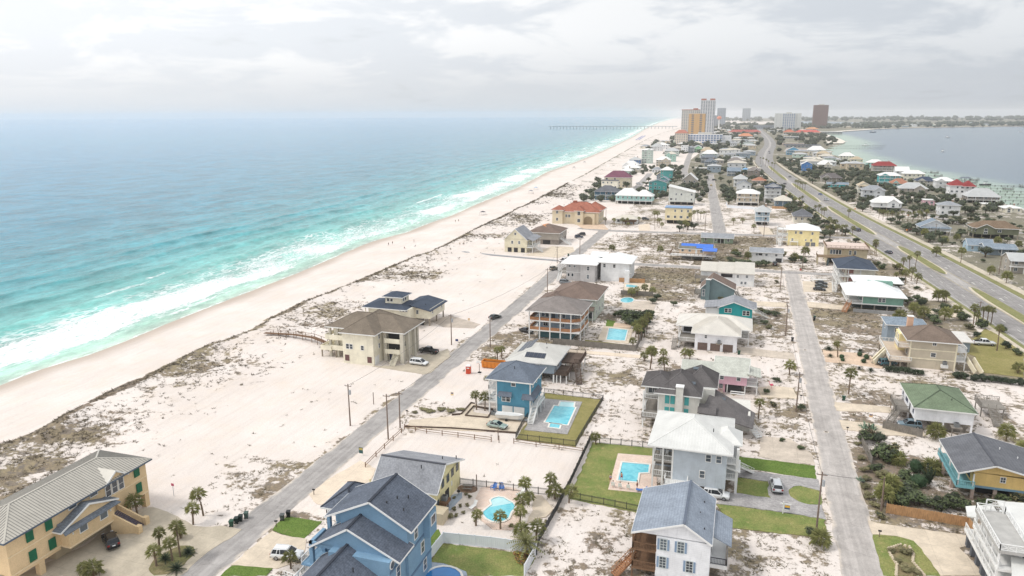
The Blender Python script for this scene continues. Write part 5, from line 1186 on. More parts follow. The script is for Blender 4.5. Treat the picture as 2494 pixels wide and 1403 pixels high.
# --- E: cream house with dark roofs and lookout tower ------------------------------------
def house_E():
    h = House('stilt_house','cream stilt house with charcoal roofs and a small lookout tower',-103,210)
    W = siding('siding_cream_tan',(230,223,200)); RF = shingle('shingle_navy_dark',(70,80,96),.12)
    h.wall(-98.4,207,-93.2,219,2.4,5.6,W); h.wall(-113,203,-98.4,214,2.2,6.2,W); h.wall(-107.6,204.6,-102,210.2,5.5,9.6,W,'tower_wall')
    h.slab([(-99.4,205.6,6.9),(-92.4,205.6,5.4),(-92.4,219.8,5.4),(-99.4,219.8,6.9)],.25,RF); h.slab([(-99.4,205.6,6.9),(-99.4,219.8,6.9),(-102.5,219.8,6.2),(-102.5,205.6,6.2)],.25,RF)
    h.hip(-114,202,-99.5,213,6.3,1.9,RF,.6); h.hip(-107.6,204.6,-102,210.2,9.6,1.2,RF,.8)
    for x,y in [(-93.6,207.4),(-93.6,213),(-93.6,218.6),(-98,207.4),(-98,218.6),(-95.8,207.4)]: h.post(x,y,0,2.4,.35,TAN_POST)
    h.wall(-112.6,204,-99,213,0,2.2,W,'ground_wall'); h.panel('car_port_shade','S',207.2,-96.6,1.1,2.2,2.0,C_dk,.05)
    for x in (-106.6,-105.4): h.win('S',204.6,x,8.4,.8,.9,1,1)
    for y in (206.2,207.6): h.win('E',-102,y,8.5,.9,1.1,1,1)
    for x in (-101.6,-100.6,-99.6): h.win('S',203,x,5.6,.6,.5,1,1)
    for y in (209,216.5): h.win('E',-93.2,y,4.4,.8,1.1,2,1)
    h.win('S',207,-97.6,4.4,.7,1.2); h.slab([(-101.4,201.6,3.4),(-98.2,201.6,2.6),(-98.2,204,2.6),(-101.4,204,3.4)],.2,RF,'porch_roof')
    h.posts([(-113.8,202.6),(-110,202.6)],0,6,.25,W); h.deck(-114.2,201.4,-108,203,2.6,W); h.rail([(-114.1,203),(-114.1,201.5),(-108,201.5)],2.6,W,.9)
    h.vents([(-107,203.6,7.2),(-96,210,6.2)])
house_E()

# --- F: the tall teal blue house ---------------------------------------------------------
def house_F():
    h = House('blue_house','tall teal blue house with slate hip roof and white trim beside the long pool',-46,150)
    W = siding('siding_teal_blue',(76,144,174)); RF = shingle('shingle_slate_blue',(104,114,128),.14)
    h.wall(-50.1,146,-42.2,155.4,2.6,8.6,W); h.wall(-50.1,146.2,-42.4,155.2,0,2.6,W,'ground_wall')
    h.hip(-51.6,146,-42.2,155.6,8.65,2.9,RF,.85,caps=RF)
    h.win('S',146,-46.1,7.6,.9,.7,1,1); h.win('S',146,-48.35,4.1,.85,1.3,1,2); h.win('S',146,-47.35,4.1,.85,1.3,1,2)
    aw = RF
    h.slab([(-49.7,145.1,4.95),(-46.3,145.1,4.95),(-46.5,146,5.75),(-49.5,146,5.75)],.12,aw,'awning_roof')
    h.slab([(-44.0,145.0,4.75),(-41.2,145.0,4.75),(-42.2,146,5.7),(-44.0,146,5.7)],.12,aw,'awning_roof'); h.slab([(-41.2,145.0,4.75),(-41.2,152.6,4.75),(-42.2,152.6,5.7),(-42.2,146,5.7)],.12,aw,'awning_roof')
    for x in (-49.3,-46.7,-43.8,-42.0): h.b(MB().beam((x,146,4.1),(x,145.3,4.75),.1,.1),'bracket',trim())
    for x in (-47.6,-44.85): h.garage('S',146.2,x,2.5,2.25)
    h.box('corner_board',-50.2,145.93,2.6,-49.95,146.0,8.6,trim()); h.box('corner_board',-42.35,145.93,0,-42.1,146,8.6,trim()); h.box('corner_board',-42.2,146,2.6,-42.12,146.3,8.6,trim()); h.box('corner_board',-50.2,146.1,0,-50.0,146.2,2.6,trim())
    h.win('E',-42.2,148.2,7.3,.8,1.1); h.win('E',-42.2,151.0,7.2,.8,.7,1,1); h.win('E',-42.2,154,7.2,.7,1.0); h.panel('door','E',-42.2,149.6,3.9,1.6,2.2,glass(),.05); h.win('E',-42.2,147,4.0,.7,1.2)
    # sea side porches
    for y in (146.4,150.7,155): h.post(-51.9,y,0,8.5,.3,trim())
    for z in (3.0,5.9): h.deck(-52.1,146.1,-50.1,155.4,z,trim()); h.rail([(-50.1,146.15),(-52.0,146.15),(-52.0,155.3),(-50.1,155.3)],z,trim())
    h.stair((-56.2,150.8,.1),(-52.2,150.8,3.0),1.4,trim())
    # pool side deck and stair
    h.deck(-42.2,146.6,-40.6,152.8,2.8,trim()); h.rail([(-40.7,146.7),(-40.7,152.7),(-42.2,152.7)],2.8,trim()); h.posts([(-40.8,146.8),(-40.8,149.8),(-40.8,152.6)],0,2.7,.2)
    h.stair((-41.2,142.6,.15),(-41.2,146.6,2.8),1.2,trim()); h.vents([(-46.6,148.5,10.7)])
    h.aircon(-50.6,145.4,.1)
house_F()

# --- G: house with solar panels -----------------------------------------------------------
def house_G():
    h = House('beach_house','house with pale metal hip roof carrying solar panels and dark timber decks',-48,178)
    W = wallm('greyblue'); RF = metal_roof('pale_metal_roof',(206,204,198))
    h.wall(-54.5,169,-42.5,183,2.4,5.2,W); h.posts([(-54.2,169.3),(-48.5,169.3),(-42.8,169.3),(-42.8,176),(-42.8,182.6),(-54.2,182.6)],0,2.4,.35)
    h.hip(-54.5,169,-42.5,183,5.2,2.5,RF,.7,caps=RF,seam=(RF,.6))
    SP = plain('solar_panel',(40,50,70),.25,.1,3,.6)
    def onslope(x0,y0,x1,y1,side):
        sl = 2.5 / 6.7
        if side == 'W': z = lambda x,y: 5.2 + (x + 55.2) * sl + .1
        else: z = lambda x,y: 5.2 + (y - 168.3) * sl + .1
        h.slab([(x0,y0,z(x0,y0)),(x1,y0,z(x1,y0)),(x1,y1,z(x1,y1)),(x0,y1,z(x0,y1))],.05,SP,'solar_panel')
    for i in range(6): onslope(-53.6,173.2 + i * 1.5,-51.9,174.6 + i * 1.5,'W'); onslope(-51.7,174.6 + i * 1.3,-50.2,175.8 + i * 1.3,'W')
    for i in range(5): onslope(-50.6 + i * 1.05,170.0,-49.6 + i * 1.05,171.9,'S')
    h.deck(-43.0,169.0,-39.2,176,2.5,DARK_W,.3); h.rail([(-42.5,169.05),(-39.3,169.05),(-39.3,176)],2.5,DARK_W,1.0,'bal',.2); h.deck(-42.5,176,-37.5,184,3.4,DARK_W,.3); h.rail([(-39,176),(-37.6,176),(-37.6,184),(-42.5,184)],3.4,DARK_W,1.0,'bal',.2)
    h.posts([(-39.5,169.3),(-41,169.3),(-39.5,172.6),(-37.8,176.5),(-37.8,180),(-37.8,183.6),(-42,169.4)],0,2.4,.24)
    h.stair((-36.2,169.5,.1),(-38.4,176,3.3),1.3,DARK_W); h.deck(-54.5,183,-49,187,3.0,DARK_W); h.rail([(-54.4,183),(-54.4,186.9),(-49,186.9),(-49,183)],3.0,DARK_W); h.posts([(-54.2,186.6),(-49.2,186.6)],0,2.8,.25,DARK_W); h.stair((-44.5,188.6,.1),(-49,186,3.0),1.2,DARK_W)
    h.win('E',-42.5,180,4.0,1.6,1.2,2,1); h.win('E',-42.5,172.5,3.9,1.6,1.6,2,1); h.win('S',169,-47,3.9,1.2,1.1); h.vents([(-47,178,7.3),(-46.2,175.5,6.9)])
house_G()

# --- H: blue house with orange cedar balconies --------------------------------------------
def house_H():
    h = House('beach_house','light blue house with white columns and orange timber balcony rails',-50,212)
    W = wallm('greyblue'); RF = shingle('shingle_taupe',(134,126,122),.12)
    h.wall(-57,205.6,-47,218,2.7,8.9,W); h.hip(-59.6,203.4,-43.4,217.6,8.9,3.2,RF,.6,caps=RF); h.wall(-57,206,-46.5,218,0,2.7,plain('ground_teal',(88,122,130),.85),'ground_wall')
    for z in (2.9,5.9):
        h.deck(-59.4,203.6,-43.8,206,z,trim(),.35); h.deck(-47,205.8,-43.6,217,z,trim(),.35); h.deck(-59.4,205.8,-57,217,z,trim(),.35)
        for a,b in (((-59.2,203.8),(-56,203.8)),((-56,203.8),(-52.8,203.8)),((-52.8,203.8),(-49.6,203.8)),((-49.6,203.8),(-46.4,203.8)),((-46.4,203.8),(-43.9,205.8)),((-43.9,205.8),(-43.9,216.8)),((-59.2,203.8),(-59.2,216.8))): h.rail([a,b],z,ORANGE_W,.95,'solid')
    for x,y in [(-59.2,203.8),(-56,203.8),(-52.8,203.8),(-49.6,203.8),(-46.4,203.8),(-43.9,205.9),(-43.9,211),(-43.9,216.6)]: h.post(x,y,0,8.8,.32)
    for x in (-55.4,-54.2,-50.2,-49.0): h.win('S',205.6,x,7.4,.95,1.5,1,1)
    h.panel('door','S',205.6,-52.2,7.0,1.1,2.2,glass(),.05)
    for x in (-54.6,-49.4): h.win('S',205.6,x,4.5,1.4,1.4,2,1)
    for y in (208,212,215): h.win('E',-47,y,7.3,1.2,1.6,1,1); h.win('E',-47,y,4.4,1.2,1.6,1,1)
    h.panel('ground_screen','S',206,-53.6,1.2,6,2.2,plain('screen_teal',(70,110,118),.8),.05)
house_H()

# --- I: brown-roofed house behind it ------------------------------------------------------
def house_I():
    h = House('beach_house','pale sage house with broad brown hip roof behind the orange balconies',-54,236)
    W = siding('siding_sage',(196,204,190)); RF = shingle('shingle_brown_mid',(122,104,94),.12)
    h.wall(-57,228,-44,245,0,7.2,W); h.hip(-59,227.6,-43.6,246,7.4,3.4,RF,.7,caps=RF); h.hip(-62,221.5,-53,234,6.6,2.2,RF,.5,caps=RF); h.wall(-60.5,222.5,-53.5,232,0,6.6,W)
    h.slab([(-52,225.6,4.0),(-44,225.6,4.0),(-44,228,4.8),(-52,228,4.8)],.2,RF,'porch_roof'); h.posts([(-44.3,226),(-48,226)],0,3.9,.2)
    for x in (-50,-46): h.win('S',228,x,6.2,.8,.9,1,1)
    h.panel('patio_door','S',228,-47,1.8,5,2.0,glass(),.05)
    for y in (231,236,241): h.win('E',-44,y,5.4,1.0,1.3); h.win('E',-44,y,2.2,1.4,1.6,2,1)
    h.posts([(-61.5,227),(-61.5,233.5)],0,6.5,.3)
house_I()

# --- J: pair of white-roofed houses -------------------------------------------------------
def house_J():
    h = House('beach_house','grey sided house with bright white metal roof on the beach road',-62,293)
    W = wallm('lightgrey'); RF = metal_roof('bright_white_metal',(236,238,238)); W2 = siding('siding_warm_grey',(184,182,182))
    h.wall(-67,284.5,-61,300,0,7.2,W2); h.wall(-61,283.6,-55,300,0,7.4,W2,'wall'); h.hip(-68.5,283.6,-54.8,300,7.3,2.2,RF,.6)
    for x,z in ((-65.6,6.0),(-63.6,6.0),(-66,2.4),(-64.4,2.4)): h.win('S',284.5,x,z,.8,.8 if z > 4 else 1.2,1,1)
    for x,z in ((-57.8,5.6),(-57.8,2.2)): h.win('S',283.6,x,z,1.0,1.6,1,2)
    h.box('band',-67,284.42,3.5,-61,284.5,3.7,trim()); h.deck(-70.6,285,-67,296,3.0,GREY_W); h.rail([(-67,285.1),(-70.5,285.1),(-70.5,296)],3.0,trim()); h.posts([(-70.3,285.4),(-70.3,290),(-70.3,295.6)],0,6.8,.22); h.stair((-69.5,281,.1),(-69.5,285,3.0),1.2,trim())
    g = House('beach_house','white sided house with bright white hip roof right of the grey one',-48,294)
    Wg = wallm('white'); g.wall(-53.5,288,-42,303,0,7.8,Wg); g.hip(-54,287.8,-41.4,303,7.8,2.7,RF,.6); g.slab([(-60,297,8.2),(-53,297,8.2),(-53,304,9),(-60,304,9)],.2,RF)
    for x in (-52,-48): g.win('S',288,x,6.3,.9,1.3)
    g.deck(-44,287,-41,288,4,trim()); g.win('E',-42,292,6.2,1.0,1.3); g.win('E',-42,298,6.2,1.0,1.3); g.box('stair_box',-43.5,286.4,0,-41.6,288,5.0,Wg)
house_J()

# --- K: yellow gable + brown roof by the dunes --------------------------------------------
def house_K():
    h = House('beach_house','pale yellow gabled beach house with grey roof and front stairs',-104,348)
    W = siding('siding_butter',(222,213,184)); RF = shingle('shingle_mid_grey',(146,148,154),.15)
    h.wall(-111,338,-99.5,352,2.6,6.6,W); h.wall(-111,338.2,-99.8,352,0,2.6,W,'ground_wall'); h.gable(-111,338,-99.5,352,6.5,5.0,'y',RF,W,.5,.4,-105.5)
    for x in (-108.4,-105.2,-101.6): h.panel('car_bay_shade','S',338.2,x,1.2,2.0,2.2,C_dk,.05)
    h.win('S',338,-107,5.0,.9,1.4); h.win('S',338,-103.4,5.0,.9,1.4); h.win('S',338,-105.4,9.2,.9,1.0)
    h.deck(-99.5,338,-96.5,352,2.8,trim()); h.rail([(-99.5,338.1),(-96.6,338.1),(-96.6,352)],2.8,trim()); h.posts([(-96.7,338.3),(-96.7,343),(-96.7,348),(-96.7,351.7)],0,6.2,.25); h.stair((-92.5,342,.1),(-96.5,342,2.8),1.6,trim()); h.slab([(-99.5,337.5,7.4),(-96,337.5,6.2),(-96,352.5,6.2),(-99.5,352.5,7.4)],.2,RF,'porch_roof')
    for y in (341,345,349): h.win('E',-99.5,y,4.4,1.0,1.6)
    g = House('beach_house','tan beach house with brown hip roof patched in orange',-98,372)
    Wg = wallm('greytan'); RB = shingle('shingle_brown_mid',(122,104,94),.12)
    g.wall(-106,364,-90,382,2.6,6.2,Wg); g.wall(-106,364.2,-90.2,382,0,2.6,wallm('taupe'),'ground_wall'); g.hip(-106,364,-90,382,6.2,3.4,RB,.7); g.panel('car_bay_shade','S',364.2,-96.5,1.2,4,2.2,C_dk,.05)
    g.slab([(-100.6,370.4,9.3),(-97.0,368.6,8.2),(-95.6,371.4,8.6),(-98.2,373.0,9.75)],.06,plain('orange_tarp',(214,142,92),.8),'roof_patch')
    g.stair((-84,366,.1),(-90,368,3.0),1.8,trim()); g.win('S',364,-102,4.6,1.2,1.2); g.win('E',-90,372,4.6,1.2,1.2)
house_K()

# --- L: red tile mansion ------------------------------------------------------------------
def house_L():
    h = House('mansion','cream stucco mansion with terracotta tile roofs and arched entrance',-99,450)
    W = plain('stucco_cream',(214,198,168),.9,.06,.5); RF = shingle('tile_terracotta',(168,102,82),.2)
    h.wall(-110,440,-84,458,0,7.6,W); h.hip(-110,440,-84,458,7.6,5.2,RF,.8,caps=RF); h.wall(-112.5,438,-106,446,0,8.6,W,'tower_wall'); h.hip(-112.5,438,-106,446,8.6,2.4,RF,.8,caps=RF)
    h.wall(-98,437,-93,442,0,8.6,W,'entry_bay'); h.hip(-98,437,-93,444,8.6,2.4,RF,.6,caps=RF); h.hip(-94,446,-83,458,8.4,4.4,RF,.6,caps=RF)
    h.box('lantern',-101.6,447.6,12,-99.4,449.8,13.4,RF)
    ar = [(-92.6 + 2.6 * (1 - math.cos(a)),2.9 + 2.2 * math.sin(a)) for a in [math.pi * i / 10 for i in range(11)]]
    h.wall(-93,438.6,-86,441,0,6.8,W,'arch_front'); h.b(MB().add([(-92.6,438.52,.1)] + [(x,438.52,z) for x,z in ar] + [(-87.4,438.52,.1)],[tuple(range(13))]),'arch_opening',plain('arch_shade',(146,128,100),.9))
    for x,z in ((-109.4,7.2),(-109.4,2.8),(-104,4.8),(-102.2,4.8)): h.win('S',438 if x < -106 else 440,x,z,1.2,1.7,2,1)
    h.win('S',437,-95.5,7.0,1.6,2.2,2,1); h.win('S',437,-95.5,2.6,1.6,2.0,2,1)
    for y in (444,449,454): h.win('E',-84,y,5.2,1.2,1.6); h.win('E',-84,y,2.0,1.2,1.6)
house_L()
# --- M: pale grey three-storey house, white metal roof ------------------------------------
def house_M():
    h = House('beach_house','pale blue grey three storey house with white ribbed metal roof by the L shaped pool',-6,130)
    W = siding('siding_pale_bluegrey',(184,194,204)); RF = metal_roof('white_ribbed_metal',(214,214,210)); fl = wood('porch_floor',(156,150,142))
    h.wall(-8.9,122,0.2,136.5,2.0,8.85,W); h.wall(-12.4,126,-8.9,136.5,2.0,8.85,W,'wall')
    h.hip(-12.5,122.2,.3,136.8,8.9,3.0,RF,.85,caps=RF,seam=(metal_roof('seam_white',(226,226,224)),.5)); h.hip(-2,126.5,2.0,131.5,8.9,1.9,RF,.6)
    for z in (2.9,5.9):
        h.deck(-12.5,122.1,-8.9,126,z,fl,.35); h.rail([(-12.4,126),(-12.4,122.15),(-8.95,122.15)],z,trim(),1.0); h.panel('porch_back','S',126,-10.7,z + 1.4,3.2,2.1,plain('porch_door',(120,112,104),.6,.2,2),.05)
    for x,y in ((-12.4,122.2),(-10.7,122.2),(-9.0,122.1)): h.post(x,y,0,8.8,.3)
    h.deck(-10.2,119.8,-6.1,122,2.6,trim(),.4); h.rail([(-10.1,122),(-10.1,119.9),(-6.2,119.9),(-6.2,122)],2.6,trim(),1.0); h.posts([(-10,120),(-6.3,120)],0,2.3,.22)
    for x,z,w,hh in ((-2.9,7.5,.8,1.25),(-1.15,7.5,.8,1.25),(-3.8,4.3,.8,1.3)): h.win('S',122,x,z,w,hh,1,2)
    h.posts([(-8.6,122.3),(-4.3,122.3),(.0,122.3),(.0,129),(.0,136),(-8.6,129),(-4.3,129),(-12.2,136)],0,2.0,.32); h.wall(-12.2,130,-.3,136.3,0,2.0,plain('ground_back',(150,150,150),.9),'ground_wall')
    # street side porches
    for z in (2.9,5.9): h.deck(.2,124.5,2.2,132,z,trim(),.3); h.rail([(.2,124.6),(2.1,124.6),(2.1,132)],z,trim(),1.0)
    for y in (124.7,128.2,131.8): h.post(2.0,y,0,8.7,.45)
    h.slab([(.2,124,5.2),(2.6,124,4.6),(2.6,129,4.6),(.2,129,5.2)],.15,RF,'porch_roof'); h.stair((4.6,134,.1),(2.2,130,2.9),1.4,trim())
    for y in (126,130): h.win('E',.2,y,7.3,1.2,1.7); h.win('E',.2,y,4.2,1.2,1.7)
    for i,(x,y) in enumerate(((-11.2,124),(-10.2,124.2))):
        c_ = MB().box(x - .25,y - .25,6.25,x + .25,y + .25,6.32).box(x - .25,y + .2,6.32,x + .25,y + .28,7.0)
        for a in (-.22,.22):
            for b in (-.22,.22): c_.box(x + a - .03,y + b - .03,5.9,x + a + .03,y + b + .03,6.25)
        o = c_.build('porch_chair',trim()); tag(o,['white chair at the left of the upper porch of the pale grey house','white chair at the right of the upper porch of the pale grey house'][i],'chair')
    h.vents([(-2.4,126.4,10.9)])
house_M()

# --- N: white house, grey gable, blue shutters ---------------------------------------------
def house_N():
    h = House('white_house','white gabled house with blue shutters, grey shingle roof and timber side porches',-5,99)
    W = siding('siding_bright_white',(232,234,238)); RF = shingle('shingle_blue_grey',(138,148,162),.12); BL = plain('blue_shutter',(128,152,180),.6); fw = plain('window_pale',(196,204,204),.6)
    h.wall(-8.6,94,-1.2,106,1.7,8.1,W); h.wall(-8.4,94.3,-1.4,106,0,1.7,W,'ground_wall')
    h.gable(-11.9,94,-1.2,106,8.25,2.4,'y',RF,W,.2,.5,-4.9,plain('ridge_bluegrey',(96,106,122),.8))
    for x,z in ((-7.6,6.9),(-5.2,6.9),(-7.6,4.1),(-3.9,4.1)):
        w_ = h.win('S',94,x,z,.85,1.7,2,4,fw)
        for e in (-.68,.68): h.panel('shutter','S',94,x + e,z,.32,1.7,BL,.06)
    h.win('S',94.3,-7.6,.9,.7,.8)
    for z in (2.6,5.6): h.deck(-12.0,94,-8.6,106,z,BROWN_W,.3); h.rail([(-8.6,94.05),(-11.9,94.05),(-11.9,106)],z,BROWN_W,1.0,'bal',.22)
    for y in (94.2,98,102,105.8): h.post(-11.9,y,0,8.2,.22,BROWN_W)
    h.stair((-14.6,94.6,.1),(-12.0,96.8,2.6),1.2,ORANGE_W)
    # street side porch
    h.slab([(-1.2,96.6,8.0),(1.6,96.6,6.7),(1.6,104.2,6.7),(-1.2,104.2,8.0)],.18,RF,'porch_roof'); h.deck(-1.2,97,1.2,104,3.2,trim(),.6); h.rail([(-1.2,97.1),(1.1,97.1),(1.1,104)],3.2,plain('dark_rail',(84,84,92),.6),1.0,'bal',.2); h.posts([(1.0,97.3),(1.0,103.7)],0,6.6,.2,GREY_W)
    h.panel('door','E',-1.2,100.5,4.5,2.0,2.2,C_dk,.05); h.vents([(-3,99.5,9.4),(-2.2,96,9.0),(-2.6,103,9.3)])
house_N()

# --- O: pale house, dark ribbed roofs, teal windows, chimney -------------------------------
def house_O():
    h = House('beach_house','cream house with dark ribbed hip roofs, teal shuttered windows and broad chimney',-8,156)
    W = siding('siding_offwhite',(216,214,206)); RF = shingle('dark_ribbed_roof',(104,100,100),.12); TL = plain('teal_shutter',(72,172,172),.6)
    h.wall(-14.6,151,-6.2,160,1.8,7.6,W); h.wall(-17.8,152.8,-14.6,160,5.2,8.4,W,'wall'); h.wall(-6.2,153,4.4,162,0,3.6,W,'wall'); h.wall(-6.2,156,-3.2,162,3.5,7.4,W,'wall')
    h.hip(-15,151,-6.4,162,7.6,3.4,RF,.7,caps=RF,seam=(RF,.5)); h.hip(-18,152,-12,160,8.5,1.9,RF,.6,caps=RF,seam=(RF,.5)); h.hip(-10,157,-3.2,166,7.7,3.0,RF,.5,caps=RF,seam=(RF,.5))
    h.slab([(-5.6,149.8,4.4),(4.9,147.2,3.3),(5.4,155.6,3.3),(-3.8,158.6,7.0)],.25,RF); h.slab([(-6.4,149.2,4.6),(-2.6,149.2,4.4),(-2.6,152,5.6),(-6.4,152,5.6)],.2,RF,'porch_roof')
    for x,z,hh in ((-12.9,6.1,1.9),(-11.75,6.1,1.9),(-8.8,6.1,1.9),(-12.9,3.9,.9),(-11.75,3.9,.9),(-8.8,3.9,.9)):
        s_ = h.panel('shutter','S',151,x,z,.95,hh,TL,.08)
        for i in range(5): h.panel('louvre','S',150.92,x,z - hh / 2 + hh * (i + .5) / 5,.8,hh / 9,TL,.03,parent=s_)
    h.chimney(-10.3,150.7,1.8,9.4,W,1.5)
    for z in (2.6,5.6): h.deck(-18,148.4 if z < 4 else 151.5,-14.6,160,z,GREY_W); h.rail([(-14.6,148.5 if z < 4 else 151.6),(-17.9,148.5 if z < 4 else 151.6),(-17.9,160)],z,trim(),1.0)
    h.posts([(-17.7,148.8),(-14.8,151.6),(-17.7,152.4),(-17.7,159.6)],0,8.3,.3); h.posts([(-14.2,151.3),(-6.6,151.3),(-10.4,151.3)],0,1.8,.3,TAN_POST); h.wall(-14,153,-6.4,159.8,0,1.8,plain('ground_back',(150,150,150),.9),'ground_wall')
    h.win('S',152.8,-16.3,7.2,1.6,1.3,2,1); h.panel('porch_screen','S',153,-3.6,1.8,2,1.2,C_dk,.05); h.win('E',4.4,158,2.2,1.2,1.2); h.stair((6.4,150,.1),(4.4,153,1.4),1.2,trim())
    for x,y,z in ((-7.6,161,10.2),(-8.0,154.4,9.0),(-1.6,155.6,5.6)): h.slab([(x - .7,y - .4,z),(x + .7,y - .4,z),(x + .7,y + .4,z + .3),(x - .7,y + .4,z + .3)],.1,glass(),'skylight')
house_O()

# --- P: pink house -------------------------------------------------------------------------
def house_P():
    h = House('pink_house','pink house with pale green grey roof and raised street porch',-2,180)
    W = siding('siding_pink',(228,178,194)); RF = shingle('shingle_pale_sage',(186,188,178),.12)
    h.wall(-11.5,174.7,3.6,181,2.2,4.7,W); h.wall(-11.5,175,-1,181,0,2.2,W,'ground_wall'); h.gable(-11.5,174.7,3.6,181,4.7,1.7,'x',RF,W,.5,.4)
    h.gable(-4,181,4,188,4.7,1.0,'x',RF,W,.4,.3); h.wall(-4,181,4,188,0,4.7,W,'wall')
    h.win('S',174.7,-3.2,3.9,.8,1.0); h.win('S',174.7,-2.2,3.9,.8,1.0); h.win('S',174.7,1.7,3.9,.8,1.0)
    h.deck(3.6,174.9,6.2,180.6,2.3,trim()); h.rail([(3.6,175),(6.1,175),(6.1,180.5)],2.3,trim()); h.posts([(6.0,175.2),(6.0,177.8),(6.0,180.4)],0,4.7,.25); h.slab([(3.6,174.4,5.4),(6.8,174.4,4.8),(6.8,181,4.8),(3.6,181,5.4)],.18,RF,'porch_roof'); h.panel('recess_shade','S',175,.6,1.1,3.8,2.0,C_dk,.04)
    h.posts([(3.3,175),(3.3,180.6),(-.8,175)],0,2.2,.25); h.deck(-2.9,173.4,-1.7,174.7,1.4,W); h.aircon(-2.3,174.1,1.4); h.stair((-2.3,171.6,.1),(-2.3,173.4,1.4),1.0,TAN_POST)
    tb = MB().box(.0,170.2,1.55,3.2,170.5,1.7).box(.0,171.6,1.55,3.2,171.9,1.7)
    for x in (.05,3.05):
        for y in (170.3,171.7): tb.box(x,y,0,x + .12,y + .12,1.6)
    tag(tb.build('pergola_frame',trim()),'small white timber frame standing before the pink house','frame')
house_P()

# --- Q: white house with three brown garage doors -------------------------------------------
def house_Q():
    h = House('white_house','white house with pale hip roof over three brown garage doors',-5,214)
    W = siding('siding_bright_white',(232,234,238)); RF = metal_roof('warm_white_metal',(212,206,196)); DG = wood('brown_garage',(112,94,86))
    h.wall(-10.7,207,.9,221,0,5.2,W); h.hip(-11.2,206.8,1.3,222,5.2,2.9,RF,.6,caps=RF,seam=(RF,.5)); h.hip(-16.2,214,4.4,226,5.1,2.4,RF,.5,caps=RF)
    for x in (-8.5,-5.0,-1.5): h.garage('S',207,x,2.7,2.2,DG)
    h.win('S',207,-7.7,4.1,.6,.9); h.deck(-4.8,206.2,-3.2,207,2.5,TAN_POST); h.aircon(-4.0,206.5,2.5)
    h.deck(-15.4,207.4,-10.7,216,2.2,GREY_W); h.rail([(-10.7,207.5),(-15.3,207.5),(-15.3,216)],2.2,trim()); h.posts([(-15.2,207.7),(-15.2,212),(-15.2,215.8)],0,2.0,.25); h.posts([(-15.8,214.4),(-15.8,225.6),(4.0,214.6),(4.0,225.6)],0,5.0,.3); h.stair((-16.4,205,.1),(-16.4,209.4,2.2),1.2,GREY_W)
    h.deck(.9,214.4,4.2,222,2.4,trim()); h.rail([(.9,214.5),(4.1,214.5),(4.1,222)],2.4,GREY_W); h.wall(-15,216,-10.7,225,0,4.9,W,'wall'); h.panel('porch_back','S',216,-12.8,3.6,3.6,2.0,C_dk,.05); h.win('E',.9,210.5,4.0,1.0,1.2)
house_Q()

# --- R: teal house ---------------------------------------------------------------------------
def house_R():
    h = House('teal_house','bright teal house with grey gabled roof and white stair',-1,244)
    W = siding('siding_bright_teal',(36,164,168)); RF = shingle('shingle_mid_grey',(146,148,154),.15)
    h.wall(-5.2,238.4,5.0,248,0,5.0,W); h.gable(-5.2,238.4,5.0,248,5.0,1.9,'y',RF,W,.5,.4,-.8); h.wall(-9.5,239,-5.2,247,0,4.6,wallm('white'),'wall'); h.slab([(-10,238.6,4.6),(-5,238.6,5.3),(-5,248,5.3),(-10,248,4.6)],.2,RF); h.hip(1.5,241,6,248.5,4.8,1.2,RF,.4)
    h.win('S',238.4,-3.0,4.1,.9,1.2); h.win('S',238.4,-1.9,4.1,.9,1.2); h.win('S',238.4,2.6,3.6,.9,1.4); h.win('S',238.4,3.7,3.6,.9,1.4); h.stair((10.0,248,.1),(5.2,246,3.0),1.3,trim()); h.win('E',5.0,243,3.8,1.0,1.3)
house_R()

# --- S: brown saltbox with chimney -------------------------------------------------------------
def house_S():
    h = House('beach_house','grey green saltbox house with brown roof and square chimney',-7,272)
    W = siding('siding_grey_teal',(104,126,130)); RF = shingle('shingle_brown_mid',(122,104,94),.12)
    h.wall(-12.6,267.5,-1,277,0,4.4,W); h.gable(-12.6,267.5,-1,277,4.4,3.7,'y',RF,W,.5,.4,-8.8); h.chimney(-10.3,267.2,0,7.6,W,1.4); h.deck(-15,268.4,-12.6,276,2.0,GREY_W); h.rail([(-12.6,268.5),(-14.9,268.5),(-14.9,276)],2.0,GREY_W); h.win('S',267.5,-11.7,2.6,.8,2.4); h.win('E',-1,272,3,1.2,1.2); h.stair((1.6,268,.1),(-.6,270.4,3.2),1.1,GREY_W); h.posts([(-14.7,268.7),(-14.7,275.7)],0,1.8,.22,GREY_W)
house_S()

# --- T: long white house with three beige roofs --------------------------------------------------
def house_T():
    h = House('white_house','long white house with stepped beige shed roofs and grey deck',-5,300)
    W = wallm('white'); RF = metal_roof('beige_metal',(200,194,182))
    for i,(x0,x1,y0,dz) in enumerate(((-14.5,-7.6,297.5,0),(-7.6,-1.2,295,.2),(-1.2,6.0,293.2,.5))):
        h.wall(x0,y0,x1,305,0,4.6 + dz,W); h.slab([(x0 - .3,y0 - .8,4.7 + dz),(x1 + .1,y0 - .8,4.7 + dz),(x1 + .1,305.5,6.9 + dz),(x0 - .3,305.5,6.9 + dz)],.2,RF)
    h.panel('recess_shade','S',295,-4.4,3.6,4.4,1.4,C_dk,.05)
    for x,z in ((-.2,3.9),(1.4,1.4),(2.8,1.4),(3.2,4.0)): h.win('S',293.2,x,z,.8,1.0)
    h.garage('S',293.2,4.8,2.0,2.1); h.deck(-16.6,293.5,-9,297.5,2.4,GREY_W); h.rail([(-16.5,297.5),(-16.5,293.6),(-9,293.6)],2.4,GREY_W,1.0,'solid'); h.posts([(-16.3,293.8),(-13,293.8),(-9.4,293.8)],0,2.2,.25,GREY_W)
house_T()

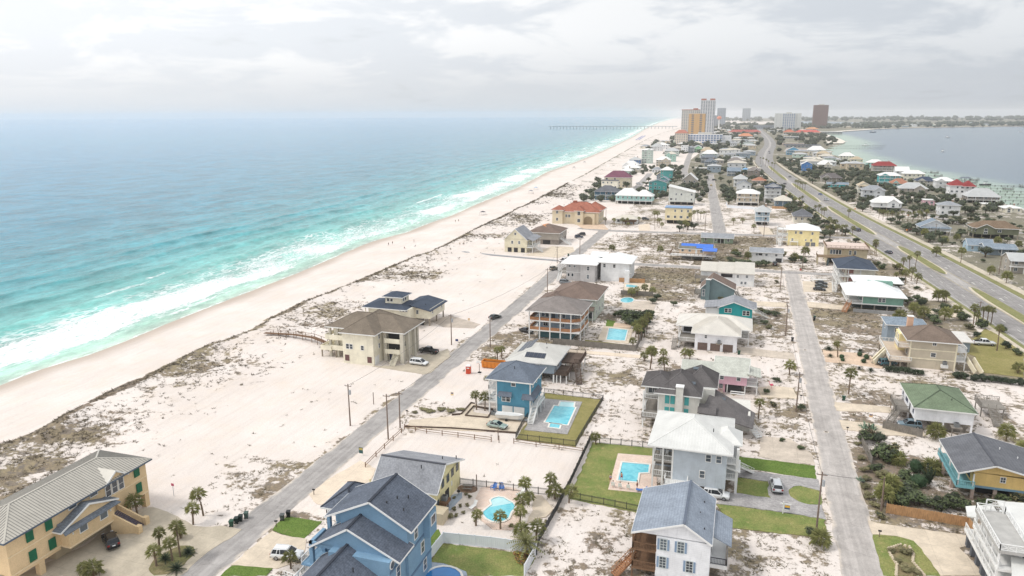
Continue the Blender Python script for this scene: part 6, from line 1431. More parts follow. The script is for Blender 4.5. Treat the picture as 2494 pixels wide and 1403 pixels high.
# --- U: house with blue tarp ----------------------------------------------------------------------
def house_U():
    h = House('stilt_house','peach stilt house with bright blue tarpaulin on its roof and wrap around deck',-20,348)
    W = wallm('peach'); RF = shingle('shingle_moss',(120,118,106)); TP = plain('blue_tarp',(58,118,226),.55,.1,1)
    h.wall(-27,344.5,-12,353,2.5,5.0,W); h.gable(-27,344.5,-12,353,5.0,1.4,'x',RF,W,.7,.5)
    for x0,x1 in ((-26.5,-19.5),(-19.5,-12)): h.slab([(x0,344.6 if x0 > -20 else 346.4,5.32 if x0 > -20 else 5.85),(x1,344.6 if x0 > -20 else 346.4,5.32 if x0 > -20 else 5.85),(x1,348.75,6.66),(x0,348.75,6.66)],.03,TP,'tarpaulin')
    h.deck(-31,340,-10.5,344.5,2.5,trim(),.3); h.rail([(-31,352),(-31,340.1),(-10.6,340.1),(-10.6,352)],2.5,BROWN_W,1.0,'bal',.25); h.posts([(-30.6,340.4),(-26,340.4),(-21,340.4),(-16,340.4),(-11,340.4),(-11,346),(-30.6,346)],0,2.3,.28,TAN_POST); h.posts([(-10.9,340.4),(-15.9,340.4),(-10.9,346)],2.5,5.0,.2); h.slab([(-16.5,339.6,5.0),(-10,339.6,5.0),(-10,344.6,5.6),(-16.5,344.6,5.6)],.18,TP,'porch_roof')
    for x in (-25.6,-22.4): h.win('S',344.5,x,4.0,1.0,.9)
    h.panel('door','S',344.5,-19.4,3.6,.9,2.0,trim(),.05); h.win('S',344.5,-17,3.9,1.2,1.2); h.wall(-26,346,-14,352,0,2.4,plain('ground_back',(150,150,150),.9),'ground_wall')
house_U()

# --- V, W, X, Y ------------------------------------------------------------------------------------
def houses_VWXY():
    h = House('cottage','low green cottage with grey roof on the cross street',-12,395)
    W = siding('siding_moss',(136,156,132)); RF = roofm('grey'); h.wall(-19.7,392,-3.8,401,0,3.0,W); h.gable(-19.7,392,-3.8,401,3.0,1.5,'x',RF,W,.8,.4)
    for x in (-17.6,-12.5,-6.2): h.win('S',392,x,1.8,1.0,1.3)
    h.panel('recess_shade','S',392,-10,1.3,3,2.0,C_dk,.04); h.posts([(-13.6,391.3),(-10,391.3),(-8,391.3)],0,2.8,.15)
    h = House('white_house','low white house with grey roof on the side street',12,352)
    W = wallm('white'); h.wall(4.5,347,18.7,356,0,4.4,W); h.gable(4.5,347,18.7,356,4.4,1.3,'x',RF,W,.6,.3); 
    for x in (7.4,11.6,15.8): h.win('S',347,x,3.3,.9,.9)
    h.panel('car_port_shade','S',347,17,1.0,2.6,1.9,C_dk,.05); h.panel('recess_shade','S',347,9,3.4,1.6,.9,C_dk,.04)
    h = House('yellow_house','large lemon yellow house with white hip roof and white stair tower',30,403)
    W = siding('siding_lemon',(236,219,158)); RW = metal_roof('bright_white_metal',(236,238,238)); h.wall(23,396.3,37.8,409,0,8.2,W); h.hip(23,396.3,37.8,409,8.2,2.7,RW,.8)
    for x,z,w in ((26.6,6.7,.7),(29,6.7,1.3),(34.5,6.5,.8),(25.2,3.0,.8),(31.6,3.0,.6),(34.2,3.0,.8)): h.win('S',396.3,x,z,w,1.2 if w > .65 else .7,2 if w > 1 else 1,2)
    for x in (32.6,35.2): h.panel('garage_opening','S',396.3,x,1.0,2.1,1.9,plain('garage_grey',(120,122,124),.8),.05)
    for z in (2.4,5.2,8.0): h.deck(17.6,396.6,23,403,z,trim(),.25); h.rail([(23,396.7),(17.7,396.7),(17.7,403)],z,trim(),1.0,'x')
    h.posts([(17.8,396.9),(20.4,396.9),(22.8,396.9),(17.8,402.7)],0,9.0,.28); h.deck(24,394.6,28,396.3,2.2,trim()); h.rail([(24,394.7),(27.9,394.7)],2.2,trim()); h.posts([(24.2,394.8),(27.8,394.8)],0,2.0,.2); h.stair((19,391,.1),(19,396.4,2.4),1.4,trim())
    h = House('beach_house','sand coloured flat roofed house with roof terrace and timber brackets',42,360)
    W = plain('stucco_sand',(186,172,142),.9,.07,.5); WD = wood('terrace_timber',(140,118,92)); h.wall(37.5,352,54,366,0,7.2,W); h.deck(36.8,351,54.6,366.6,7.4,plain('roof_terrace_pink',(214,192,180),.9),.3); h.rail([(36.9,366),(36.9,351.1),(54.5,351.1),(54.5,366)],7.4,WD,1.0)
    for i in range(9): h.b(MB().beam((38 + i * 2,350.6,6.9),(38 + i * 2,352,6.3),.18,.18),'bracket',WD)
    for x in (39.2,40.4,41.6,42.8): h.win('S',352,x,5.3,.95,1.9,1,1)
    h.win('S',352,47,5.2,.9,1.8); h.win('S',352,49,5.2,.9,1.8)
    h.deck(33,346,48.5,352,3.8,WD); h.rail([(33,352),(33,346.1),(48.4,346.1),(48.4,352)],3.8,WD); h.posts([(33.3,346.4),(37,346.4),(41,346.4),(45,346.4),(48.2,346.4),(33.3,351)],0,3.6,.4,W); h.panel('recess_shade','S',352,42,1.6,8,2.6,C_dk,.05); h.b(MB().add([(36.8,345.2,.1),(37.8,345.2,.1),(38.2,346.6,3.6),(37.2,346.6,3.6)],[(0,1,2,3)]),'slide',plain('slide_dark',(56,66,66),.4))
houses_VWXY()

# --- Z, AA ------------------------------------------------------------------------------------------
def houses_ZAA():
    h = House('beach_house','cream three storey house with navy hip roof and white galleries',43,304)
    W = wallm('cream'); RF = shingle('shingle_navy_dark',(70,80,96),.12); PK = plain('gallery_wall',(160,110,100),.8)
    h.wall(38.5,297,49,313,0,8.9,W); h.hip(36,295.5,49,313.5,9.0,2.8,RF,.6,caps=RF)
    for z in (3.0,6.0): h.deck(36,295.6,38.5,313.4,z,trim(),.4); h.deck(38.5,295.6,44,297,z,trim(),.4); h.rail([(44,295.7),(36.1,295.7),(36.1,313.3)],z,trim(),.95)
    for y in (295.8,300,304.4,308.8,313.2): h.post(36.2,y,0,8.9,.3)
    for x in (39.6,43.8): h.post(x,295.8,0,8.9,.3)
    for y in (299,303,307,311): h.panel('gallery_door','W',38.5,y,7.3,1.6,2.0,PK,.05); h.panel('gallery_door','W',38.5,y,4.3,1.6,2.0,PK,.05)
    h.panel('gallery_door','S',297,40.4,7.2,2.2,2,PK,.05); h.panel('gallery_door','S',297,40.4,4.2,2.2,2,PK,.05); h.stair((35,292.5,.1),(35,297,3.0),1.3,trim()); h.aircon(49.6,306,.1)
    h.rail([(28.5,312),(28.5,316),(36,316)],0,trim(),1.1)
    h = House('stilt_house','seafoam green stilt house with large white hip roof',45,276)
    W = siding('siding_seafoam',(120,164,148)); RW = metal_roof('bright_white_metal',(236,238,238)); h.wall(41,267,53.6,283,2.6,5.4,W); h.hip(36.4,266.8,53.8,284,5.5,3.6,RW,.8); h.wall(44,279,52,287,5,8.0,W,'upper_wall'); h.hip(40,280,55,290,7.6,1.3,RW,.6)
    h.deck(36.4,266.8,54,284,2.6,trim(),.35); h.rail([(41,266.9),(36.5,266.9),(36.5,284)],2.6,trim()); h.posts([(36.6,267),(41,267),(36.6,272),(36.6,278)],2.6,5.4,.25); h.posts([(37,267.4),(41,267.4),(45,267.4),(49,267.4),(53.2,267.4),(53.2,275),(37,275)],0,2.3,.35,GREY_W)
    h.win('S',267,46.4,4.1,.9,1.3,1,2); h.win('S',267,47.6,4.1,.9,1.3,1,2); h.wall(39,271,52.6,282,0,2.3,plain('ground_dark',(84,96,98),.9),'ground_wall'); h.panel('porch_back','W',41,271,4.0,6,2,glass(),.05)
    h.b(MB().box(38.0,264.0,0,52.5,264.25,1.2),'low_wall',plain('ground_back',(150,150,150),.9)); h.stair((35,262.6,.1),(37.0,266.8,2.6),1.4,ORANGE_W)
houses_ZAA()

# --- AB: tan house by the highway ----------------------------------------------------------------------
def house_AB():
    h = House('beach_house','tan three storey house with brown hip roof, white decks and curved stairs',49,214)
    W = siding('siding_tan_warm',(192,180,158)); B_ = plain('trim_cream',(226,216,188),.7); RF = shingle('shingle_brown_mid2',(122,106,94),.12)
    h.wall(44.6,208,55.6,218.5,0,7.6,W); h.hip(44.2,207.8,56,219,7.7,3.0,RF,.6,caps=RF); h.wall(43,214,46,219,2.6,7.4,siding('siding_lemon',(236,219,158)),'wall')
    for z in (2.5,5.0): h.box('band',44.55,207.92,z,55.65,208,z + .28,B_)
    for x in (44.65,55.45): h.box('corner_board',x - .1,207.9,0,x + .25,208,7.6,B_)
    h.win('S',208,50.3,6.9,.8,.8,2,1); h.win('S',208,50.3,3.9,1.1,1.0); h.deck(52.3,207,53.9,208,1.6,trim(),.8); h.aircon(53.1,207.5,1.7)
    h.deck(39.4,204.6,44.6,222,2.7,plain('deck_tan',(196,178,158),.85),.4); h.rail([(44.6,204.7),(39.5,204.7),(39.5,222),(44.6,222)],2.7,trim(),1.0); h.deck(41.8,208.2,44.6,214,5.4,plain('deck_tan',(196,178,158),.85),.3); h.rail([(44.6,208.3),(41.9,208.3),(41.9,214)],5.4,trim(),1.0)
    h.posts([(39.8,205),(42.2,205),(44.3,205),(39.8,210),(39.8,216),(39.8,221.6)],0,2.4,.35,TAN_POST)
    h.stair((36.4,207.8,.1),(39.4,211,2.7),1.6,W,False)
    for e in (-.95,.95): h.b(MB().beam((36.2,207.6 + e,.9),(39.4,211 + e,3.4),.3,1.5),'stair_wall',B_)
    for z in (2.6,5.2): h.deck(55.6,208.6,58.2,214,z,trim(),.3); h.rail([(55.6,208.7),(58.1,208.7),(58.1,214)],z,trim(),1.0)
    h.posts([(58,208.8),(58,213.8)],0,5.2,.22); h.stair((60.6,205.8,.1),(59.2,209.5,2.6),1.3,W,False)
    for e in (-.8,.8): h.b(MB().beam((60.6 + e,205.6,.8),(59.2 + e,209.5,3.3),.25,1.3),'stair_wall',B_)
    h.chimney(46.2,219,7,11.2,plain('brick_peach',(214,170,140),.85),1.4); h.slab([(49.4,213.3,10.25),(50.8,213.3,10.25),(50.8,214,10.05),(49.4,214,10.05)],.1,trim(),'skylight')
    for y in (215,217): h.win('W',43,y,6.2,.7,1.5)
    h.win('W',44.6,210.5,3.9,2.4,2.0,3,1)
    g = House('garden_building','low building with flat pale roof behind the tan house',58,231)
    g.wall(55,226,63.5,236,0,3.0,wallm('greyblue')); g.deck(54.4,225.4,64.2,236.6,3.25,plain('pale_flat_roof',(208,204,198),.8,.06),.25); g.win('S',226,58,1.9,1.2,1.0); g.panel('door','S',226,61.5,1.1,.9,2.0,trim(),.05)
    k = House('cottage','small house with grey blue roof just behind the tan house',47,231)
    k.wall(42.5,228,52.5,236,0,6.2,wallm('greyblue')); k.hip(42.5,228,52.5,236,6.2,1.4,roofm('greyblue'),.6); k.win('S',228,45,4.6,1,1.2); k.win('W',42.5,232,4.6,1,1.2)
house_AB()

# --- AC: white house with green roof ----------------------------------------------------------------------
def house_AC():
    h = House('stilt_house','white stilt house with moss green hip roof and weathered front deck',43,171)
    W = siding('siding_bright_white',(232,234,238)); RF = shingle('shingle_green',(112,128,102),.14)
    h.wall(37.8,164.3,48.8,178.6,2.3,5.2,W); h.hip(37.8,164.3,48.8,178.6,5.2,2.4,RF,.5,caps=shingle('shingle_green_dark',(86,100,80)))
    for x,y in ((38,164.5),(43.3,164.5),(48.6,164.5),(38,171),(38,178),(48.6,171),(48.6,178)): h.post(x,y,0,2.3,.35,W)
    h.wall(41.5,165.5,48,178,0,2.3,wood('board_grey',(130,124,116)),'ground_wall'); fw = plain('window_navy',(70,80,110),.6)
    for y in (177,173.4,172.2,166): h.win('W',37.8,y,3.9,.7,1.3,1,2,fw)
    h.panel('door','W',37.8,169.4,3.4,.9,2.0,C_dk,.05)
    h.deck(35.0,169.2,37.8,176,2.2,GREY_W); h.rail([(37.8,169.3),(35.1,169.3),(35.1,176),(37.8,176)],2.2,GREY_W,1.0,'bal',.22); h.posts([(35.3,169.5),(35.3,172.6),(35.3,175.7)],0,2.0,.2,TAN_POST); h.stair((33.2,165.6,.1),(35.6,169.2,2.2),1.2,GREY_W)
    h.deck(44.6,162.8,46.6,164.3,2.0,GREY_W); h.aircon(45.6,163.5,2.0); h.posts([(44.8,163),(46.4,163)],0,1.8,.14,GREY_W); h.vents([(45,167,6.5)])
house_AC()
def deck_right():
    h = House('boardwalk_deck','grey timber viewing deck with stair behind the white house with green roof',56,178,'deck')
    h.deck(53.2,176,58.2,181,2.4,GREY_W); h.rail([(53.3,176),(53.3,181),(58.1,181)],2.4,GREY_W); h.posts([(53.5,176.3),(53.5,180.6),(57.8,176.3),(57.8,180.6)],0,2.2,.2,GREY_W); h.stair((55.4,170.6,.1),(55.4,176,2.4),1.6,GREY_W)
deck_right()

# --- AD: golden yellow house with turquoise deck ------------------------------------------------------------
def house_AD():
    h = House('stilt_house','golden yellow stilt house with grey roof and turquoise deck rail',46,140)
    W = siding('siding_golden',(230,194,118)); RF = shingle('shingle_charcoal',(104,106,112),.12); TQ = plain('turquoise_rail',(118,178,186),.6)
    h.wall(41.4,135,52.5,147,2.7,5.2,W); h.gable(39.2,134.4,52.5,147.5,5.15,1.9,'y',RF,W,.5,.5,44.2,plain('ridge_grey_dark',(84,86,94),.8),walls=False); h.b(MB().add([(39.6,135,5.2),(52.5,135,4.9),(44.2,135,7.0),(39.6,135.2,5.2),(52.5,135.2,4.9),(44.2,135.2,7.0)],[(0,1,2),(5,4,3),(0,3,4,1)]),'gable_wall',W)
    h.deck(38.6,134,41.4,147.4,2.7,TQ,.35); h.rail([(41.4,134.1),(38.7,134.1),(38.7,147.3)],2.7,TQ,1.0); h.posts([(38.9,134.3),(41.2,134.3),(38.9,140),(38.9,147)],2.7,5.1,.2,trim()); h.posts([(39.2,138.6),(38.8,143.2),(39.2,147),(41.6,135.4),(45,135.4),(49,135.4),(52,135.4)],0,2.6,.5,plain('post_pink',(190,168,156),.85))
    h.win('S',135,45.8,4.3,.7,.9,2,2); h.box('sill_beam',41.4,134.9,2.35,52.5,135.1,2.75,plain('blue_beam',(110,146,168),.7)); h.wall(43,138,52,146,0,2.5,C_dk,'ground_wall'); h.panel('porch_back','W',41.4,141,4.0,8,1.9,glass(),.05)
    h.vents([(47.2,143,6.6),(50,137.5,5.9),(49.5,141,6)],trim())
    tg = House('beach_hut','round thatched shelter on posts beside the golden yellow house',46,129.5,'shelter')
    th = wood('thatch_grey',(124,118,106),.3); mb = MB(); n = 14; V = [(46,129.5,3.3)] + [(46 + 2.9 * math.cos(2 * math.pi * i / n) * (1 + .08 * (i % 2)),129.5 + 2.1 * math.sin(2 * math.pi * i / n),2.35 - .12 * (i % 3)) for i in range(n)] + [(46,129.5,3.0)]
    mb.add(V,[(0,1 + i,1 + (i + 1) % n) for i in range(n)] + [(n + 1,1 + (i + 1) % n,1 + i) for i in range(n)]); tg.b(mb,'thatch_roof',th); tg.posts([(44.2,128.6),(47.8,128.6),(44.2,130.6),(47.8,130.6)],0,2.6,.16,GREY_W)
house_AD()

# --- AE: white multi-deck house at the bottom right -----------------------------------------------------------
def house_AE():
    h = House('stilt_house','white house with stacked lattice railed decks on dark pillars at the bottom right corner',42,110)
    W = wallm('white'); RF = metal_roof('white_ribbed_metal',(214,214,210)); PL_ = plain('pillar_slate',(96,100,108),.8); DK = plain('deck_grey',(176,174,170),.85)
    h.wall(40.2,104,50,118,2.6,7.2,W)
    for y in (118.4,115.9,113.4,110.9,108.4,105.9): h.post(37.0,y,0,2.4,.75,PL_)
    for z in (2.6,5.2): h.deck(36.4,104.4,40.2,119.4 if z < 4 else 116,z,trim(),.4); h.rail([(36.5,104.4),(36.5,119.3 if z < 4 else 116)],z,trim(),1.0,'x')
    for y in (105,107.6,110.2,112.8,115.4): h.post(36.6,y,2.6,7.6,.25)
    h.deck(36.4,104.6,40.4,116,7.8,DK,.4); h.rail([(36.5,116),(36.5,104.7),(40.3,104.7),(40.3,116),(36.5,116)],7.8,trim(),1.0,'x')
    h.slab([(36.2,118.2,5.3),(40.2,116,6.4),(40.2,121,6.4),(36.6,121,5.5)],.2,RF); h.slab([(40.4,104,7.6),(51,104,8.4),(51,120,8.4),(40.4,120,7.6)],.2,RF); h.slab([(37.4,101.2,4.4),(52,101.2,4.4),(52,106,6.4),(38.4,106,6.4)],.2,RF)
    for x in (41.3,42.9): h.win('S',104,x,6.2,.9,1.3)
    h.post(37.6,115.6,7.8,9.8,.15); h.post(39.9,115.6,7.8,9.8,.15); h.rail([(37.6,115.6),(39.9,115.6)],8.8,trim(),1.0,'x')
    for y in (106.5,109,112,114.5): h.panel('gallery_door','W',40.2,y,3.9,1.2,2.0,glass(),.05); h.panel('gallery_door','W',40.2,y,6.4,1.2,1.8,glass(),.05)
house_AE()
# ------------------------------------------------------------------ houses farther off
def mid_house(x0,x1,y,e,rd,d,wc,rc,typ,stilt,label):
    low = e < 3.6; h = House('cottage' if low else 'beach_house',label,(x0 + x1) / 2,y + d / 2); W = wallm(wc); RF = roofm(rc); w = x1 - x0
    z0 = 2.4 if stilt and not low else 0
    h.wall(x0,y,x1,y + d,z0,e,W)
    if z0:
        n = max(2,int(w / 4))
        for i in range(n + 1):
            for yy in (y + .3,y + d - .3): h.post(x0 + .2 + (w - .4) * i / n,yy,0,z0,.4,TAN_POST)
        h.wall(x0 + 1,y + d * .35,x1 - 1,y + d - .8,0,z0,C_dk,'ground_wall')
    rise = max(.2,rd - e)
    if typ == 'hip': h.hip(x0,y,x1,y + d,e,rise,RF,.7)
    elif typ == 'hip2': h.hip(x0,y,x0 + w * .62,y + d,e,rise,RF,.6); h.hip(x0 + w * .5,y - 1.2,x1,y + d - 1.2,e - .5,rise * .9,RF,.6)
    elif typ == 'gable_y': h.gable(x0,y,x1,y + d,e,rise,'y',RF,W,.5,.4)
    elif typ == 'gable_x': h.gable(x0,y,x1,y + d,e,rise,'x',RF,W,.5,.4)
    elif typ == 'shed': h.b(MB().add([(x0,y,e - .1),(x1,y,e - .1),(x1,y,e + .05),(x0,y,e + rise),(x0,y + d,e - .1),(x1,y + d,e - .1),(x1,y + d,e + .1),(x0,y + d,e + rise)],[(0,1,2,3),(7,6,5,4),(0,3,7,4),(1,5,6,2)]),'upper_wall',W); h.slab([(x0 - .6,y - .6,e + rise),(x1 + .6,y - .6,e),(x1 + .6,y + d + .6,e + .2),(x0 - .6,y + d + .6,e + rise + .3)],.35,RF)
    else: h.slab([(x0 - .4,y - .4,e + .3),(x1 + .4,y - .4,e + .3),(x1 + .4,y + d + .4,e + .3),(x0 - .4,y + d + .4,e + .3)],.35,RF)
    rq = random.Random(int(x0 * 7 + y * 3))
    if typ == 'hip' and w > 9 and rq.random() < .55:          # a projecting cross gable on the front
        a = x0 + w * rq.choice((.06,.5)); b_ = a + w * .4; h.wall(a,y - 1.3,b_,y + .1,z0,e - .1,W,'front_bay'); h.gable(a,y - 1.3,b_,y + d * .45,e - .15,rise * .62,'y',RF,W,.35,.3); h.win('S',y - 1.3,(a + b_) / 2,z0 + (e - z0) * .72,1.5,1.2,2,1); h.win('S',y - 1.3,(a + b_) / 2,z0 + (e - z0) * .28,1.5,1.2,2,1)
    if typ == 'hip' and rq.random() < .35: h.chimney(x0 + w * .7,y + d * .6,e,rd + .9,plain('brick_muted',(170,142,124),.9),.9)
    rr = random.Random(int(abs(x0) * 10 + y)); nst = max(1,int((e - z0) / 2.7)); sh = (e - z0) / nst; side = 'W' if (x0 + x1) / 2 > 0 else 'E'; sx = x0 if side == 'W' else x1
    porch = rr.random() < .5 and not low
    for k in range(nst):
        zc = z0 + sh * (k + .55); n = max(2,int(w / 3.4))
        for i in range(n):
            if rr.random() < .2: continue
            h.win('S',y,x0 + w * (i + .5) / n + rr.uniform(-.2,.2),zc,rr.choice((.9,1.2,1.6)),min(1.4,sh * .55),rr.choice((1,2)),1)
        m = max(1,int(d / 5))
        for i in range(m): h.win(side,sx,y + d * (i + .5) / m,zc,1.1,min(1.3,sh * .5),1,1)
        if porch and (k > 0 or z0):
            zf = z0 + sh * k; h.deck(x0,y - 1.8,x1,y,zf + .15,trim(),.25); h.rail([(x0 + .05,y - 1.75),(x1 - .05,y - 1.75)],zf + .15,trim(),.95,'bal',.5)
    if porch:
        n = max(2,int(w / 4.5))
        for i in range(n + 1): h.post(x0 + .15 + (w - .3) * i / n,y - 1.65,0,e,.22)
        h.slab([(x0 - .4,y - 2.2,e - .35),(x1 + .4,y - 2.2,e - .35),(x1 + .4,y,e + .12),(x0 - .4,y,e + .12)],.18,RF,'porch_roof')
    return h
for m_ in MID: mid_house(*m_)

# ------------------------------------------------------------------ towers, hotels and other far buildings
def tower(name,label,x0,x1,y,d,hgt,wc,cols,rows,wfrac=(.55,.55),side=True,roof=None,pane=None,z1=1.0):
    b = thing(name,label,'building',((x0 + x1) / 2,y + d / 2,0)); X0,X1,Y0,Y1 = -(x1 - x0) / 2,(x1 - x0) / 2,-d / 2,d / 2
    MB().box(X0,Y0,0,X1,Y1,hgt).build('wall',wc,b); pm = pane or plain('far_glass',(92,106,124),.3,.1)
    cw = (X1 - X0) / cols; rh = (hgt - 2 * z1) / rows
    wm = MB().box(-cw * wfrac[0] / 2,-.25,-rh * wfrac[1] / 2,cw * wfrac[0] / 2,.3,rh * wfrac[1] / 2).mesh('window',pm)
    for i in range(cols):
        for j in range(rows): ob('window',wm,b,(X0 + cw * (i + .5),Y0,z1 + rh * (j + .5)))
    if side:
        n = max(2,int(d / (cw * 1.2))); sx = X1 if (x0 + x1) / 2 < 0 else X0
        for i in range(n):
            for j in range(rows): ob('window',wm,b,(sx,Y0 + d * (i + .5) / n,z1 + rh * (j + .5)),R(90) if sx > 0 else R(-90))
    if roof: roof(b,X0,X1,Y0,Y1,hgt)
    return b
RED_T = plain('far_red_tile',(176,104,84),.8)
def rf_parapet(b,X0,X1,Y0,Y1,z): MB().box(X0 - .8,Y0 - .8,z,X1 + .8,Y1 + .8,z + 1.6).build('parapet',RED_T,b); MB().box(X0 + (X1 - X0) * .6,Y0 + 2,z + 1.6,X0 + (X1 - X0) * .85,Y0 + 9,z + 5).build('plant_room',RED_T,b)
def rf_flat(b,X0,X1,Y0,Y1,z): MB().box(X0 + (X1 - X0) * .3,Y0 + 2,z,X0 + (X1 - X0) * .7,Y1 - 2,z + 4).build('plant_room',plain('plant_room',(200,198,192),.8),b)
def rf_domed(b,X0,X1,Y0,Y1,z):
    for a,c in ((.02,.36),(.64,.98)): MB().box(X0 + (X1 - X0) * a,Y0 + 1,z,X0 + (X1 - X0) * c,Y1 - 1,z + 4.5).build('roof_cap',RED_T,b)
tower('hotel_tower','cream hotel tower with red capped roof behind the orange tan one',-196,-140,2330,34,77,plain('tower_cream',(196,190,180),.85),9,16,(.5,.45),roof=rf_parapet)
tower('hotel_tower','orange tan hotel tower with a column of paired windows on its left',-146,-106,1950,30,66,plain('tower_orange',(202,160,106),.85),2,14,(.3,.5),False)
tower('condominium_tower','tallest slim white condominium tower with dark window columns and red caps',-137,-97,2260,34,104,plain('tower_white',(200,200,202),.85),6,26,(.5,.55),roof=rf_domed)
tower('hotel_block','white five storey hotel with blue window bays in front of the towers',-130,-54,1720,22,21,plain('hotel_white',(222,222,224),.8),12,4,(.72,.62),True,rf_flat,plain('hotel_blue_glass',(92,120,164),.4),.8)
tower('hotel_wing','windowless white wing of the five storey hotel',-54,-35,1730,20,18,plain('hotel_white',(222,222,224),.8),2,2,(.1,.2),False)
tower('apartment_block','cream mid rise hotel with pinkish red hip roof left of the white hotel',-156,-128,1700,26,24,plain('hotel_cream',(212,200,182),.85),6,6,(.45,.5),True,lambda b,X0,X1,Y0,Y1,z: MB().add([(X0 - 1,Y0 - 1,z),(X1 + 1,Y0 - 1,z),(X1 + 1,Y1 + 1,z),(X0 - 1,Y1 + 1,z),((X0 + X1) / 2 - 6,0,z + 7),((X0 + X1) / 2 + 6,0,z + 7)],[(0,1,5,4),(1,2,5),(2,3,4,5),(3,0,4)]).build('roof',RED_T,b))
tower('hotel_tower','broad white hotel with a grid of blue windows between pale side towers',132,182,3300,40,66,plain('tower_offwhite',(206,208,206),.85),6,10,(.6,.62),False,rf_flat,plain('hotel_blue_glass',(92,120,164),.4))
for a,b_,lb in ((102,132,'pale windowless left side tower of the white hotel'),(182,205,'pale windowless right side tower of the white hotel')): tower('hotel_side_tower',lb,a,b_,3305,36,66,plain('tower_offwhite',(206,208,206),.85),2,10,(.12,.2),False)
tower('condominium_tower','dark reddish brown tower rising above the bay',273,333,3600,46,101,plain('tower_brown',(124,92,86),.85),9,20,(.5,.4),True,rf_flat,plain('tower_brown_glass',(96,76,78),.5))
tower('far_tower','hazy grey blue tower behind the slim white one',-170,-125,4300,40,96,plain('tower_grey',(150,158,168),.85),5,14,(.5,.5),True)
tower('far_tower','lower hazy grey block beside the distant grey blue tower',-176,-132,3700,40,58,plain('tower_grey2',(158,160,166),.85),5,10,(.5,.5),True)
tower('far_tower','single distant tower on the hazy horizon',-62,10,7200,60,112,plain('tower_grey',(150,158,168),.85),5,12,(.5,.5),False)
# beach ball water tower
b = thing('water_tower','slender white water tower with orange ball top','water tower',(-118,3230,0))
MB().tube([(0,0,0),(0,0,3),(0,0,10),(0,0,44)],[7,4.5,2.6,2.2],12).build('stem',plain('tank_white',(224,224,222),.6),b)
mb = MB(); mb.tube([(0,0,42 + 14 * (1 - math.cos(math.pi * i / 8)) / 2) for i in range(9)],[max(.2,10 * math.sin(math.pi * i / 8)) for i in range(9)],14); mb.build('tank',plain('tank_orange',(220,132,100),.6),b,smooth=True)
def low_block(name,label,x0,x1,y,d,e,wc,rc,flat=True):
    h = House(name,label,(x0 + x1) / 2,y,'building'); h.wall(x0,y,x1,y + d,0,e,plain('lb_' + name + str(wc[0]),wc,.85)); rm = plain('lbr_%d_%d_%d' % rc,rc,.8,.12,.1)
    if flat: h.deck(x0 - 1,y - 1,x1 + 1,y + d + 1,e + .6,rm,.6)
    else: h.hip(x0,y,x1,y + d,e,min(7,d * .3),rm,1.0)
    n = max(2,int((x1 - x0) / 7))
    for i in range(n): h.panel('window','S',y,x0 + (x1 - x0) * (i + .5) / n,e * .5,3,e * .4,plain('far_glass',(92,106,124),.3,.1),.2)
for a in [('shopping_row','long low building with red roof behind the white hotel',-62,40,2560,26,7,(190,170,150),(176,84,78),False),('restaurant','small building with orange hip roof among the far trees',-24,12,2080,22,8,(196,160,140),(214,136,96),False),
          ('restaurant','terracotta roofed pavilion left of the long red roof',105,140,2480,24,9,(200,180,160),(196,104,76),False),('shopping_row','long building with bright red roof near the bay hotels',140,215,2500,26,8,(206,190,160),(204,88,78),False),
          ('warehouse','low building with wide white roof right of the red roof',215,290,2620,30,7,(150,150,150),(222,222,220),True),('shop','orange peaked pavilion below the brown tower',205,250,3000,26,8,(190,200,205),(206,140,96),False),
          ('shop','low white roofed shop by the far highway',92,130,2130,20,5,(160,160,160),(216,216,214),True),('apartment_block','wide grey low rise block across the far sand',20,120,3380,40,16,(150,156,166),(140,146,156),True),
          ('shop','cream flat roofed block in front of the sound',-30,20,3500,30,14,(206,196,176),(214,206,190),True),('shop','grey store with dark roof beside the large car park',72,136,1560,24,5,(160,150,148),(96,100,112),True),('shop','low tan store beyond the car park',70,112,1650,22,5,(186,170,156),(196,186,176),True)]: low_block(*a)
MB().prism([(62,1400),(134,1380),(136,1500),(74,1550)],0,.06).build('car_park',plain('car_park_tarmac',(172,160,154),.9,.1,.05))['kind'] = 'structure'
